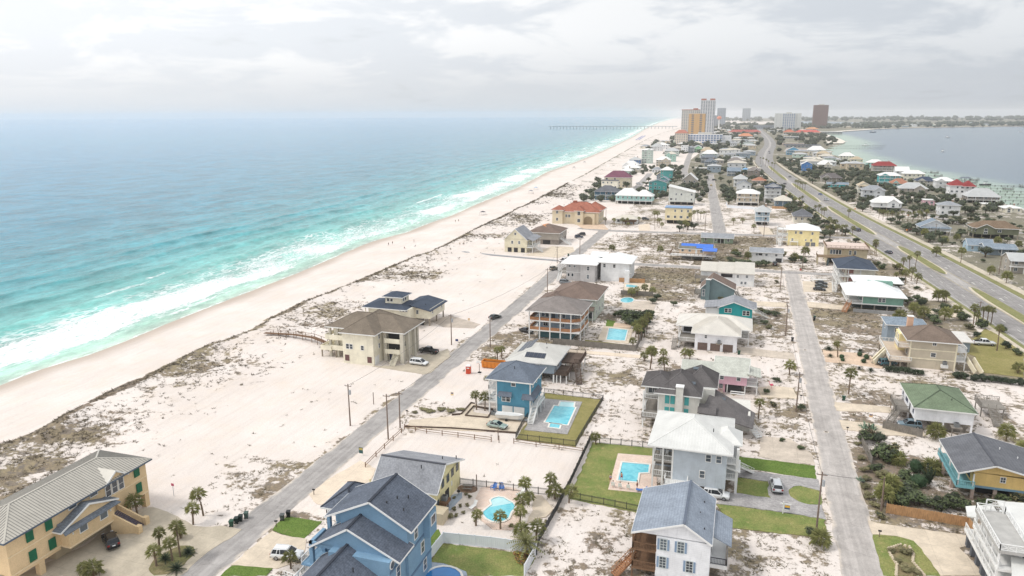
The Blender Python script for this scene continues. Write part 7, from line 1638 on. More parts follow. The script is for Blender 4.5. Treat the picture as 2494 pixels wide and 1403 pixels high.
# scattered town roofs between the houses and the towers
RC = [(206,206,204),(180,182,184),(150,154,160),(196,188,174),(168,150,140),(214,212,208),(120,124,132)]; WC2 = ['white','cream','greytan','pale_green','greyblue','tan','lightgrey']
rr = random.Random(5)
OCC = []
def free(x,y,r):
    for (a,b_,q) in OCC:
        if (a - x) ** 2 + (b_ - y) ** 2 < (q + r) ** 2: return False
    return True
for m_ in MID: OCC.append(((m_[0] + m_[1]) / 2,m_[2] + m_[5] / 2,max(m_[1] - m_[0],m_[5]) * .62))
hx = lambda y: lerp_poly(HWs,y)
def town(n,xa,xb,ya,yb,label,group,e=(4,8)):
    k = 0; tries = 0
    while k < n and tries < n * 30:
        tries += 1; y = rr.uniform(ya,yb); u = rr.random(); x = lerp_poly(SHORE,y) + 95 + (xa + u * (xb - xa)) if xa >= 0 and xb < 5 else rr.uniform(xa,xb)
        if abs(x - hx(y)) < 24 or x < lerp_poly(DUNE,y) + 30 or in_poly(x,y,BAY) or in_poly(x + 20,y,BAY) or in_poly(x,y,SOUND): continue
        w = rr.uniform(12,26); d = rr.uniform(11,18)
        if not free(x,y,w * .7): continue
        OCC.append((x,y,w * .7)); h = House('town_house',label,x,y,'house'); tag(h.root,group=group); hh = rr.uniform(*e)
        h.wall(x - w / 2,y - d / 2,x + w / 2,y + d / 2,0,hh,wallm(rr.choice(WC2)))
        rm = plain('town_roof_%d' % rr.randrange(7),RC[rr.randrange(7)],.8,.12,.3)
        h.hip(x - w / 2,y - d / 2,x + w / 2,y + d / 2,hh,rr.uniform(1.2,3),rm,.6); k += 1
        nn = 3
        for i in range(nn): h.win('S',y - d / 2,x - w / 2 + w * (i + .5) / nn,hh * .6,1.8,1.6,1,1)
town(34,-190,20,1390,2000,'small pale roofed building among the trees below the white hotel','town roofs below the hotels'); town(40,-150,215,2000,3300,'tiny pale roofed building in the far town between the towers','far town roofs')
town(14,70,140,950,1330,'pale roofed house among the trees across the highway','houses among the trees across the highway'); town(16,-60,20,880,1390,'grey roofed house among the trees near the highway bend','houses near the highway bend')
town(26,300,1500,3500,4650,'distant pale house among trees beyond the bay','houses beyond the bay',(5,10)); town(16,-250,900,5300,5000,'x','y') if False else None
town(18,560,1900,4100,5000,'distant white villa on the far shore of the bay','villas on the far shore',(6,12))

# ------------------------------------------------------------------ pier and bay docks
PIER = plain('pier_concrete',(164,168,172),.85)
pr = thing('fishing_pier','long fishing pier on pilings reaching into the sea','pier',(-600,3480,SEA_Z))
MB().box(-300,-4,10.2,290,4,11.6).build('deck',PIER,pr); MB().box(-300,-4.1,11.6,290,-3.8,12.8).build('railing',PIER,pr); MB().box(-314,-12,10.2,-300,12,11.6).build('pier_head',PIER,pr)
pm = MB().box(-.9,-3.6,-3,.9,-2.4,10.2).box(-.9,2.4,-3,.9,3.6,10.2).box(-.9,-3.6,9,.9,3.6,10.2).mesh('piling',PIER)
for i in range(37): ob('piling',pm,pr,(-306 + i * 16,0,0))
DW = wood('dock_timber',(116,118,112))
dpm = MB().box(-.12,-.12,-3,.12,.12,1.6).mesh('piling',DW)
def dock(x0,x1,y,label,head=True):
    d = thing('boat_dock',label,'dock',(x0,y,SEA_Z),group='private docks along the bay'); L = x1 - x0
    MB().box(0,-.7,.9,L,.7,1.1).build('deck',DW,d)
    n = int(L / 5)
    for i in range(n + 1):
        for s_ in (-.75,.75): ob('piling',dpm,d,(i * L / n,s_,0))
    if head:
        MB().box(L,-4,.9,L + 7,4,1.1).build('platform',DW,d)
        for a in (0.3,6.7):
            for c_ in (-3.8,0,3.8): MB().box(L + a - .15,c_ - .15,-3,L + a + .15,c_ + .15,2.8).build('piling',DW,d)
names = ['first','second','third','fourth','fifth','sixth','seventh','eighth','ninth','tenth','eleventh','twelfth','thirteenth']
for i,y in enumerate((632,655,682,706,732,760,790,822,858,900,950,1010,1075)):
    x0 = lerp_poly(BN,y) - 4; dock(x0,x0 + (75,62,80,46,72,40,66,36,52,34,48,30,36)[i],y,'timber boat dock on pilings, %s from the right edge of the bay' % names[i])
for i,y in enumerate((1560,1640,1720)): dock(lerp_poly(BN,y) - 6,lerp_poly(BN,y) + 90,y,'long row of dock pilings in the far bay, %s from the near shore' % names[i],False)
def boathouse(x,y,label):
    b = thing('boat_lift',label,'boat lift',(x,y,SEA_Z))
    for a in (-4,0,4):
        for c_ in (-2.4,2.4): MB().box(a - .15,c_ - .15,-3,a + .15,c_ + .15,4.2).build('piling',DW,b)
    MB().add([(-5,-3.2,4.2),(5,-3.2,4.2),(5,3.2,4.2),(-5,3.2,4.2),(-3,0,5.6),(3,0,5.6)],[(0,1,5,4),(1,2,5),(2,3,4,5),(3,0,4),(3,2,1,0)]).build('roof',roofm('slate'),b); MB().box(-4.6,-2.6,1.4,4.6,2.6,1.6).build('deck',DW,b)
boathouse(235,702,'covered boat lift at the end of a near dock'); boathouse(208,830,'covered boat lift near the middle docks'); boathouse(166,1100,'covered boat lift by the far docks')
def boat(x,y,rz,L,label,rot=0,z=SEA_Z,colr=(226,226,224),cabin=True):
    b = thing('boat',label,'boat',(x,y,z),R(rz)); w = L * .3; hgt = L * .13
    top = [(-L / 2,-w / 2),(L * .1,-w / 2),(L * .34,-w * .36),(L / 2,0),(L * .34,w * .36),(L * .1,w / 2),(-L / 2,w / 2)]; n = 7
    V = [(x_ * .9,y_ * .62,-.12) for x_,y_ in top] + [(x_,y_,hgt * (1 + .25 * max(0,x_ / L))) for x_,y_ in top] + [(x_ * .93,y_ * .84,hgt * .9) for x_,y_ in top]
    MB().add(V,[tuple(range(n - 1,-1,-1))] + [(i,(i + 1) % n,n + (i + 1) % n,n + i) for i in range(n)] + [(n + i,n + (i + 1) % n,2 * n + (i + 1) % n,2 * n + i) for i in range(n)] + [tuple(range(2 * n,3 * n))]).build('hull',plain('hull_%d' % colr[0],colr,.35,.05),b)
    if cabin: MB().box(-L * .15,-w * .22,hgt * .9,L * .08,w * .22,hgt * 1.9).build('console',trim(),b); MB().box(-L * .2,-w * .34,hgt * 2.6,L * .12,w * .34,hgt * 2.75).build('canopy',plain('boat_canopy',(80,88,96),.7),b); [MB().box(a - .04,c_ - .04,hgt,a + .04,c_ + .04,hgt * 2.6).build('canopy_post',trim(),b) for a in (-L * .18,L * .1) for c_ in (-w * .3,w * .3)]
    return b
boat(218,800,15,11,'dark hulled boat moored off the middle docks',colr=(60,64,74)); boat(330,1480,60,12,'white motor boat under way in the bay'); boat(238,1720,0,14,'white boat at the end of the far piling row'); boat(520,2300,20,16,'small white boat near the far beach'); boat(420,2900,0,22,'dark boat moored at the distant pier',colr=(70,84,110)); boat(900,3000,10,14,'white boat speeding by the far shore')
boat(-46.2,143.6,4,6.4,'white open boat on a trailer before the garage of the tall blue house',z=.75,cabin=False)
tr = thing('boat_trailer','low trailer under the white open boat','trailer',(-46.2,143.6,.09),R(4)); MB().box(-2.6,-.5,.42,3.6,-.4,.52).box(-2.6,.4,.42,3.6,.5,.52).box(3.4,-.5,.42,4.4,.5,.5).build('frame',plain('galvanised',(150,152,154),.5),tr)
for s_ in (-.85,.85): MB().tube([(-.6,s_ - .1,.3),(-.6,s_ + .1,.3)],.3,12).build('wheel',plain('tyre',(34,34,36),.9),tr)
for a in (-1.8,1.5): MB().box(a - .06,-.5,.5,a + .06,.5,.64).build('bunk',plain('galvanised',(150,152,154),.5),tr)
boat(-66,448,8,9,'wooden pirate style boat on show beside the low white cottage',z=1.6,colr=(110,88,70),cabin=False)
st_ = thing('boat_stand','timber stand carrying the wooden boat beside the cottage','stand',(-66,448,0)); [MB().box(a - .15,-.9,0,a + .15,.9,1.62).build('leg',BROWN_W,st_) for a in (-2.5,0,2.5)]
boat(31.5,309.5,5,5.5,'small boat parked by the white pool fence near the navy roof house',z=.4,cabin=False)

# ------------------------------------------------------------------ pools
def pool_water():
    t = NT('pool_water'); p = t.pos(); f = t.noise(p,1.2,4,.6,.5); c = t.mix(t.rng(f,.35,.65),lin((70,182,204)),lin((98,204,220))); c = t.mix(t.rng(t.noise(p,.22,2),.4,.65,0,.5),c,lin((128,218,228)))
    t.bump(t.noise(p,1.6,4,.6),.25,.05); return t.fin(c,.08,.5)
M_POOL = pool_water(); M_COP = plain('pool_coping',(224,220,212),.8,.06)
def pool(label,poly,z=.20,m=None):
    cx = sum(p[0] for p in poly) / len(poly); cy = sum(p[1] for p in poly) / len(poly); n = len(poly)
    if sum(poly[i][0] * poly[(i + 1) % n][1] - poly[(i + 1) % n][0] * poly[i][1] for i in range(n)) < 0: poly = poly[::-1]
    root = thing('swimming_pool',label,'pool',(cx,cy,0)); P_ = [(x - cx,y - cy) for x,y in poly]
    O = []
    for i in range(n):
        a,b_,c_ = Vector(P_[i - 1]),Vector(P_[i]),Vector(P_[(i + 1) % n]); d1 = (b_ - a).normalized(); d2 = (c_ - b_).normalized(); n1 = Vector((d1.y,-d1.x)); n2_ = Vector((d2.y,-d2.x)); s_ = n1 + n2_; s_ = s_ / max(.3,1 + n1.dot(n2_)); O.append(tuple(b_ + s_ * .35))
    V = [(x,y,z + .06) for x,y in P_] + [(x,y,z + .06) for x,y in O] + [(x,y,z - .2) for x,y in O] + [(x,y,z - .2) for x,y in P_]
    MB().add(V,[(i,n + i,n + (i + 1) % n,(i + 1) % n) for i in range(n)] + [(n + i,2 * n + i,2 * n + (i + 1) % n,n + (i + 1) % n) for i in range(n)] + [((i + 1) % n,3 * n + (i + 1) % n,3 * n + i,i) for i in range(n)]).build('coping',M_COP,root)
    MB().prism(P_,z - .2,z - .02).build('water',m or M_POOL,root)
    return root
PP = dict(POOLPTS)
M_SHELF = plain('pool_shelf',(176,222,226),.1,.06,1)
r_ = pool('long rectangular pool with shallow shelf beside the tall blue house',PP['rect pool']); q = PP['rect pool']; c0 = r_.location; MB().prism([(x - c0.x,y - c0.y) for x,y in (q[0],q[1],q[2],q[7])],.17,.187).build('shallow_shelf',M_SHELF,r_)
pool('small square spa at the end of the long rectangular pool',PP['spa']); pool('L shaped turquoise pool with people on its edge',PP['L pool']); r_ = pool('kidney shaped pool in the sandy yard of the yellow house',PP['free pool']); q = PP['free pool']; c0 = r_.location; MB().prism([((x - c0.x) * .94,(y - c0.y) * .97) for x,y in q[:6] + q[-2:]],.17,.187).build('shallow_shelf',M_SHELF,r_)
pool('rectangular pool behind the house with orange balconies',PP['H pool']); pool('small blue pool behind the brown hip roof house',PP['small pool']); pool('small oval pool among shrubs behind the sage house',[(-38 + 2.4 * math.cos(a),258 + 4 * math.sin(a)) for a in [i * math.pi / 6 for i in range(12)]])
pool('round deep blue pool at the bottom edge beside the stepped blue house',[(-38.3 + 2.7 * math.cos(a),86.6 + 2.7 * math.sin(a)) for a in [i * math.pi / 8 for i in range(16)]],m=plain('pool_deep_blue',(36,120,190),.08,.08,.6,.5))

# ------------------------------------------------------------------ fences
F_M = {'ranch': wood('rust_post',(136,108,88)),'metal': plain('black_metal',(52,54,56),.6),'metal_dark': plain('black_metal',(52,54,56),.6),'metal_thin': plain('grey_metal_fence',(110,108,104),.6),'vinyl': plain('white_vinyl',(226,230,236),.5,.03),'board': wood('cedar_board',(188,142,96)),'old_board': wood('board_grey',(130,124,116))}
FL = ['low rust post and rail fence along the beach road by the yellow house','rust post and rail fence along the north side of the sand lot','rust post and rail fence below the black pool fence','black metal fence round the golden lawn of the tall blue house','short black metal fence between driveway and pool of the tall blue house',
      'long black fence with screening between sand yard and green lawn','black metal fence at the near end of the green lawn','thin wire fence behind the kidney pool yard','thin fence at the far end of the green lawn','white vinyl privacy fence round the bottom lawn','new cedar board fence on the right','short return of the cedar board fence',
      'weathered board fence along the thicket by the back street','weathered board fence behind the thicket under the white house','weathered board fence behind the tan pool terrace','weathered board fence on the right side of the tan pool yard','low white wall fence before the tan balcony house','grey board fence behind the sage house','brown board fence behind the white roofed pair','grey fence between the pool yard and the sage house','brown fence beside the slate blue house by the highway']
def panel_mesh(kind,L,m,cache={}):
    k = (kind,round(L,1))
    if k in cache: return cache[k]
    mb = MB()
    if kind == 'ranch': [mb.box(0,-.04,z,L,.04,z + .1) for z in (.45,.95)]
    elif kind in ('vinyl','board','old_board'):
        hh = 1.8; n = max(2,int(L / (.3 if kind == 'vinyl' else .16)))
        for i in range(n): mb.box(L * i / n + .006,-.03 + (.01 if i % 2 else 0),.06,L * (i + 1) / n - .006,.03,hh + (0 if kind == 'vinyl' else .04 * ((i * 7) % 3 - 1)))
        if kind == 'vinyl': mb.box(0,-.05,hh,L,.05,hh + .1).box(0,-.05,.04,L,.05,.16)
        else: mb.box(0,.03,.5,L,.09,.6).box(0,.03,1.4,L,.09,1.5)
    else:
        hh = 1.35
        for z in (.15,hh - .1,hh - .25): mb.box(0,-.025,z,L,.025,z + .05)
        n = int(L / .16)
        for i in range(n): mb.box(L * (i + .5) / n - .012,-.012,.05,L * (i + .5) / n + .012,.012,hh)
        if kind == 'metal_dark': mb.box(0,.02,.05,L,.035,1.25)
    cache[k] = mb.mesh('panel',m); return cache[k]
for (kind,pts),lb in zip(FENCES,FL):
    m = F_M[kind]; f = thing('fence',lb,'fence',(pts[0][0],pts[0][1],0)); sp = {'ranch': 3.6,'vinyl': 2.4,'board': 2.4,'old_board': 2.4}.get(kind,2.4); hh = {'ranch': 1.15,'vinyl': 2.0,'board': 1.85,'old_board': 1.8}.get(kind,1.45); pw = .14 if kind != 'metal' else .07
    pmh = MB().box(-pw / 2,-pw / 2,0,pw / 2,pw / 2,hh).mesh('post',m); first = True
    for a,b_ in zip(pts,pts[1:]):
        a,b_ = Vector(a),Vector(b_); L = (b_ - a).length; n = max(1,round(L / sp)); ang = math.atan2(b_.y - a.y,b_.x - a.x)
        for i in range(n + 1):
            if i == 0 and not first: continue
            p = a + (b_ - a) * i / n; ob('post',pmh,f,(p.x - pts[0][0],p.y - pts[0][1],0))
        for i in range(n):
            p = a + (b_ - a) * i / n; ob('panel',panel_mesh(kind,L / n,m),f,(p.x - pts[0][0],p.y - pts[0][1],0),ang)
        first = False
# ------------------------------------------------------------------ utility poles and wires
M_POLE = wood('pole_timber',(128,110,98)); M_WIRE = plain('wire_dark',(70,70,72),.6); M_TRF = plain('transformer_grey',(176,180,184),.5)
PLAB = ['timber utility pole with transformer on the open sand left of the road','slightly leaning timber pole left of the road beside another','timber pole at the road edge by the post and rail fence','timber pole right of the road beyond the orange skip','timber utility pole with transformer in front of the cream tower house','timber pole left of the road near the brown roof house',
        'timber pole at the side street corner by the white roofs','timber pole beside the signs at the corner','tall timber utility pole with transformer by the paver driveway','timber utility pole with transformer opposite the pink house','timber utility pole by the teal house','timber pole by the cross street junction','thin timber pole in the thicket by the wooden fence',
        'timber pole by the pale blue tall house','timber pole beside the yellow stilt house','timber pole before the flat roofed house','timber pole by the red tile mansion','street pole at the right edge beyond the highway','street pole by the pale grey stilt house','metal lamp pole among the highway palms']
for ((x,y),hh,trf),lb in zip(POLES,PLAB):
    hh = max(6.5,min(12,hh)); p = thing('utility_pole',lb,'pole',(x,y,0)); lean = random.uniform(-.12,.12)
    MB().tube([(0,0,0),(lean,0,hh)],[.17,.11],7).build('shaft',M_POLE,p)
    if hh > 7.5: MB().box(lean - .8,-.06,hh - .55,lean + .8,.06,hh - .43).build('crossarm',M_POLE,p); [MB().tube([(lean + a,0,hh - .43),(lean + a,0,hh - .2)],.06,5).build('insulator',M_TRF,p) for a in (-.7,0,.7)]
    if trf: MB().tube([(.35,0,hh - 2.4),(.35,0,hh - 1.4)],.26,9).build('transformer',M_TRF,p)
def wire(a,b_,label):
    a,b_ = Vector(a),Vector(b_); pts = []
    for i in range(13): u = i / 12; q = a + (b_ - a) * u; q.z -= (b_ - a).length * .02 * 4 * u * (1 - u); pts.append(tuple(q - a))
    o = MB().tube(pts,.032,4).build('power_line',M_WIRE,None,tuple(a)); tag(o,label,'wire')
pt = lambda i,dz=-.3: (POLES[i][0][0],POLES[i][0][1],max(6.5,min(12,POLES[i][1])) + dz)
for i,j,lb in ((8,9,'overhead wire from the paver driveway pole towards the pink house pole'),(9,10,'overhead wire from the pink house pole towards the teal house pole'),(10,11,'overhead wire from the teal house pole to the junction'),(0,4,'overhead wire over the open sand'),(4,5,'overhead wire along the far beach road'),(8,12,'overhead wire crossing the back street'),(1,2,'short wire between the two road side poles'),(3,5,'overhead wire from the skip side pole along the beach road'),(5,6,'overhead wire towards the side street corner'),(13,14,'overhead wire along the far cross street'),(2,3,'overhead wire along the beach road past the tall blue house')): wire(pt(i),pt(j),lb)
for i,(x,y,lb) in enumerate(((-42.6,112.6,'bare wooden post in the sand behind the yellow house'),(-45.5,133.4,'bare wooden post at the gap in the rail fence'),(-79.6,143.2,'thin bare post beside the beach road'),(-44.9,132.2,'shorter bare post next to the fence gap'))): tag(MB().tube([(0,0,0),(0,0,3.0 if i != 3 else 1.6)],.09,6).build('wooden_post',M_POLE,None,(x,y,0)),lb,'post')
bw = thing('beach_boardwalk','timber boardwalk with rails leading from the brown roof house over the dunes','boardwalk',(-122,176,.2))
bp = dens([(-110.5,175.5),(-114,178.5),(-120,181.5),(-127,182.5),(-137,181.5)],2.4)
for a,b_ in zip(bp,bp[1:]):
    a,b_ = Vector(a) - Vector((-122,176)),Vector(b_) - Vector((-122,176)); MB().beam((a.x,a.y,1.2),(b_.x,b_.y,1.2),1.4,.12).build('deck_section',BROWN_W,bw); nn = Vector((-(b_ - a).y,(b_ - a).x)).normalized() * .7
    for s_ in (-1,1): MB().beam((a.x + nn.x * s_,a.y + nn.y * s_,2.1),(b_.x + nn.x * s_,b_.y + nn.y * s_,2.1),.1,.08).build('rail',BROWN_W,bw); MB().box(a.x + nn.x * s_ - .06,a.y + nn.y * s_ - .06,-.6,a.x + nn.x * s_ + .06,a.y + nn.y * s_ + .06,2.15).build('post',BROWN_W,bw)

for pts,lb in zip(EDGING,('dark timber edging round the sand bed with two palms','timber edging along the stepped walkway of the tall blue house','long timber edging along the driveway of the tall blue house')):
    e_ = thing('timber_edging',lb,'edging',(pts[0][0],pts[0][1],0))
    for a,b_ in zip(pts,pts[1:]): MB().beam((a[0] - pts[0][0],a[1] - pts[0][1],.2),(b_[0] - pts[0][0],b_[1] - pts[0][1],.2),.2,.4).build('sleeper',DARK_W,e_)
rk = random.Random(2); M_RIMS = plain('rim_stone',(206,190,164),.9,.15,3)
rmm = [MB().add([(rk.uniform(.8,1.1) * .22 * a,rk.uniform(.8,1.1) * .18 * b_,.26 * c_) for a,b_,c_ in ((-1,-1,0),(1,-1,0),(1,1,0),(-1,1,0),(-.7,-.7,1),(.7,-.7,1),(.7,.7,1),(-.7,.7,1))],[(4,5,6,7),(0,1,5,4),(1,2,6,5),(2,3,7,6),(3,0,4,7)]).mesh('stone',M_RIMS) for _ in range(3)]
for pts,lb in zip(BEDRIM,('pale stone rim on the far side of the bottom right planting bed','pale stone rim on the street side of the bottom right planting bed')):
    e_ = thing('stone_rim',lb,'edging',(pts[0][0],pts[0][1],0))
    for (x,y) in dens(pts,.42): ob('stone',rk.choice(rmm),e_,(x - pts[0][0],y - pts[0][1],.08),rk.uniform(0,3))

# ------------------------------------------------------------------ cars
PAINT = dict(black=(22,24,30),white=(226,228,230),sage=(150,172,164),dark=(44,54,54),silver=(188,192,196),bluegrey=(96,122,136),teal=(58,104,116),grey=(112,118,124),khaki=(112,108,84),darkblue=(42,54,80),blue=(50,86,150),yellow=(222,190,96),maroon=(116,42,50),beige=(186,176,150))
def paint(k):
    n = 'car_paint_' + k
    if n not in MATS:
        t = NT(n); MATS[n] = t.fin(lin(PAINT[k]),.28,.5); t.p.inputs['Coat Weight'].default_value = .6; t.p.inputs['Coat Roughness'].default_value = .08
    return MATS[n]
M_TYRE = plain('tyre',(34,34,36),.9); M_RIM = plain('rim_alloy',(150,152,156),.35,.05,2,.5,.6); M_CG = plain('car_glass',(26,32,38),.08,.05,2,.6)
M_HL = plain('headlight_lens',(224,228,232),.2); M_TL = plain('taillight_lens',(150,28,30),.3); M_PLT = plain('dark_plastic',(44,44,46),.7)
# side profile of the lower body and the greenhouse (x forward), half width, wheel positions, wheel radius
CARSPEC = dict(
    sedan=dict(body=[(-2.3,.35),(2.25,.35),(2.3,.62),(2.05,.78),(1.05,.92),(-1.5,.98),(-2.2,.95),(-2.32,.7)],cab=[(-1.75,.96),(-1.15,1.42),(.15,1.44),(1.05,.92)],hw=.9,wx=(1.42,-1.4),wr=.33),
    coupe=dict(body=[(-2.2,.33),(2.2,.33),(2.25,.58),(2.0,.74),(.95,.88),(-1.5,.94),(-2.1,.92),(-2.25,.66)],cab=[(-1.7,.92),(-.95,1.36),(.1,1.37),(.98,.87)],hw=.88,wx=(1.38,-1.34),wr=.33),
    suv=dict(body=[(-2.35,.42),(2.3,.42),(2.36,.74),(2.1,.98),(1.1,1.08),(-2.25,1.14),(-2.4,.8)],cab=[(-2.25,1.12),(-1.95,1.74),(.35,1.78),(1.2,1.07)],hw=.95,wx=(1.42,-1.42),wr=.38),
    minivan=dict(body=[(-2.5,.36),(2.45,.36),(2.5,.66),(2.25,.86),(1.3,1.02),(-2.4,1.08),(-2.55,.75)],cab=[(-2.45,1.06),(-2.15,1.70),(.6,1.72),(1.6,.98)],hw=.98,wx=(1.55,-1.5),wr=.35),
    pickup=dict(body=[(-2.9,.5),(2.75,.5),(2.82,.82),(2.6,1.08),(1.3,1.14),(-2.85,1.18),(-2.95,.8)],cab=[(-.95,1.16),(-.75,1.84),(.65,1.86),(1.4,1.13)],hw=.99,wx=(1.85,-1.75),wr=.41),
    jeep=dict(body=[(-1.9,.5),(1.95,.5),(2.0,.85),(1.9,1.08),(.6,1.12),(-1.85,1.12),(-1.95,.8)],cab=[(-1.75,1.1),(-1.6,1.78),(.25,1.8),(.65,1.1)],hw=.9,wx=(1.25,-1.25),wr=.42))
def loft(prof,hw_of,mi=0):
    """closed side profile extruded across the car with rounded shoulders"""
    n = len(prof); cols = [(-1,.90),(-.96,.97),(-.55,1.0),(.55,1.0),(.96,.97),(1,.90)]; V = []
    cz = sum(p[1] for p in prof) / n; cx = sum(p[0] for p in prof) / n
    for s_,k in cols:
        for x,z in prof: V.append((cx + (x - cx) * (k * .5 + .5),s_ * hw_of(z),cz + (z - cz) * (k if z > cz else 1)))
    F = [tuple(range(n))] + [tuple(range(len(V) - 1,len(V) - n - 1,-1))]
    for c_ in range(len(cols) - 1):
        for i in range(n): F.append((c_ * n + i,(c_ + 1) * n + i,(c_ + 1) * n + (i + 1) % n,c_ * n + (i + 1) % n))
    return V,F
CARM = {}
def car_meshes(kind):
    if kind in CARM: return CARM[kind]
    s = CARSPEC[kind]; hw = s['hw']; ms = {}
    V,F = loft(s['body'],lambda z: hw * (1 if z < .9 else .97)); ms['body'] = MB().add(V,F).mesh('body',M_PLT,True)
    cab = s['cab']; ztop = max(z for _,z in cab); zb = cab[0][1]
    hwc = lambda z: hw * (.94 - .20 * (z - zb) / (ztop - zb))
    V,F = loft(cab,hwc); ms['windows'] = MB().add(V,F).mesh('windows',M_CG)
    t1,t2 = cab[1],cab[2]; r_ = hwc(ztop); rb = MB()
    rb.add([(t1[0] - .05,-r_ * 1.0,ztop - .05),(t2[0] + .08,-r_,ztop - .05),(t2[0] + .08,r_,ztop - .05),(t1[0] - .05,r_,ztop - .05),(t1[0] + .12,-r_ * .84,ztop + .05),(t2[0] - .12,-r_ * .84,ztop + .05),(t2[0] - .12,r_ * .84,ztop + .05),(t1[0] + .12,r_ * .84,ztop + .05)],[(0,3,2,1),(4,5,6,7),(0,1,5,4),(1,2,6,5),(2,3,7,6),(3,0,4,7)])
    for sg in (-1,1):
        rb.beam((t1[0],sg * r_ * .99,ztop - .03),(cab[0][0] + .02,sg * hwc(zb) * 1.0,zb),.1,.1).beam((t2[0],sg * r_ * .99,ztop - .03),(cab[3][0] - .02,sg * hwc(zb),zb),.08,.08)
        xm = (t1[0] + t2[0]) / 2; rb.beam((xm,sg * r_ * 1.0,ztop - .03),(xm + .05,sg * hwc(zb) * 1.01,zb),.1,.07)
        if kind in ('suv','minivan'): rb.beam((t1[0] + .75,sg * r_,ztop - .03),(t1[0] + .6,sg * hwc(zb) * 1.01,zb),.12,.07).beam((t1[0] + .1,sg * r_ * .8,ztop + .1),(t2[0] - .2,sg * r_ * .8,ztop + .1),.05,.05)
    ms['roof'] = rb.mesh('roof',M_PLT)
    wr = s['wr']; ms['wheel'] = MB().tube([(0,-.12,0),(0,-.10,0),(0,.10,0),(0,.12,0)],[wr * .93,wr,wr,wr * .93],16).mesh('wheel',M_TYRE); ms['rim'] = MB().tube([(0,-.13,0),(0,.13,0)],wr * .62,10).mesh('rim',M_RIM)
    xf = max(x for x,_ in s['body']); xr = min(x for x,_ in s['body']); zf = .70 if kind in ('sedan','coupe','minivan') else .88; zr_ = zf + .08
    ms['headlight'] = MB().box(-.12,-.2,-.08,.05,.2,.08).mesh('headlight',M_HL); ms['taillight'] = MB().box(-.04,-.17,-.12,.1,.17,.12).mesh('taillight',M_TL); ms['plate'] = MB().box(-.03,-.22,-.08,.03,.22,.08).mesh('number_plate',M_HL); ms['bumper'] = MB().box(xr - .03,-hw * .92,.36,xr + .12,hw * .92,.56).box(xf - .14,-hw * .92,.36,xf + .02,hw * .92,.52).mesh('bumper',M_PLT); ms['mirror'] = MB().box(-.08,-.1,-.06,.08,.1,.08).mesh('mirror',M_PLT)
    ms['geo'] = (xf,xr,zf,zr_)
    if kind == 'pickup': ms['bed'] = MB().box(-2.75,-.82,1.19,-1.05,.82,1.2).mesh('bed',plain('bed_liner',(40,40,42),.9))
    CARM[kind] = ms; return ms
def painted(name,me,mat,parent,loc=(0,0,0)):
    o = ob(name,me,parent,loc)
    o.material_slots[0].link = 'OBJECT'; o.material_slots[0].material = mat; return o
def car(kind,colr,xy,hd,label,z=.07):
    ms = car_meshes(kind); s = CARSPEC[kind]; c_ = thing('parked_car',label,'car',(xy[0],xy[1],z),R(hd)); pm_ = paint(colr); hw = s['hw']; xf,xr,zf,zr_ = ms['geo']
    painted('body',ms['body'],pm_,c_); ob('windows',ms['windows'],c_); painted('roof',ms['roof'],pm_,c_)
    for wx in s['wx']:
        for sg in (-1,1): w = ob('wheel',ms['wheel'],c_,(wx,sg * (hw - .12),s['wr'])); ob('rim',ms['rim'],w)
    for sg in (-1,1): ob('headlight',ms['headlight'],c_,(xf - .06,sg * hw * .68,zf)); ob('taillight',ms['taillight'],c_,(xr + .04,sg * hw * .76,zr_)); painted('mirror',ms['mirror'],pm_,c_,(s['cab'][3][0] - .35,sg * (hw + .05),s['cab'][3][1] + .08))
    ob('number_plate',ms['plate'],c_,(xr - .01,0,zr_ - .12)); ob('bumper',ms['bumper'],c_)
    if 'bed' in ms: ob('bed',ms['bed'],c_)
    return c_
for k,cl,xy,hd,lb in CARS: car(k,cl,xy,hd,lb,.12 if xy[1] < 330 else .06)

# ------------------------------------------------------------------ street things
def wheelie(x,y,rz,label,c_=(36,58,50)):
    b = thing('wheelie_bin',label,'bin',(x,y,.06),R(rz)); m = plain('bin_%d_%d' % c_[:2],c_,.55)
    V = [(-.24,-.26,.06),(.24,-.26,.06),(.24,.26,.06),(-.24,.26,.06),(-.32,-.36,1.0),(.32,-.36,1.0),(.32,.36,1.0),(-.32,.36,1.0)]
    MB().add(V,[(0,3,2,1),(4,5,6,7),(0,1,5,4),(1,2,6,5),(2,3,7,6),(3,0,4,7)]).build('body',m,b); MB().box(-.35,-.40,1.0,.35,.40,1.09).box(-.3,.36,.96,.3,.46,1.04).build('lid',m,b)
    for s_ in (-.26,.26): MB().tube([(s_ - .05,.26,.12),(s_ + .05,.26,.12)],.12,8).build('wheel',M_TYRE,b)
from_px = [((572,1284),'green wheelie bin at the near end of the four beside the road',(44,84,66)),((580,1274),'dark green wheelie bin second from the near end of the four',(32,50,46)),((587,1268),'dark green wheelie bin third from the near end of the four',(32,50,46)),((598,1260),'grey green wheelie bin at the far end of the four',(70,92,84)),((683,1266),'grey wheelie bin on the lawn side of the road',(82,88,88)),((694,1258),'black wheelie bin beside the grey one on the lawn side',(34,38,40))]
BINS = [(-77.1,89.3),(-76.9,90.3),(-76.7,91.1),(-76.4,92.2),(-70.2,93.4),(-69.8,94.6)]
for (x,y),(_,lb,c_) in zip(BINS,from_px): wheelie(x,y,200,lb,c_)
for x,y,lb in ((16.6,223.5,'black wheelie bin by the back street near the teal house'),(24.6,249.0,'black wheelie bin across the back street'),(24.8,250.8,'green wheelie bin across the back street'),(1.6,205.8,'green wheelie bin at the corner of the white garage house'),(25.6,177.6,'green bin lying by the driveway of the white house with green roof'),(-78.2,336,'dark bin by the white pickup')): wheelie(x,y,90,lb,(34,38,40) if 'black' in lb else (36,78,60))
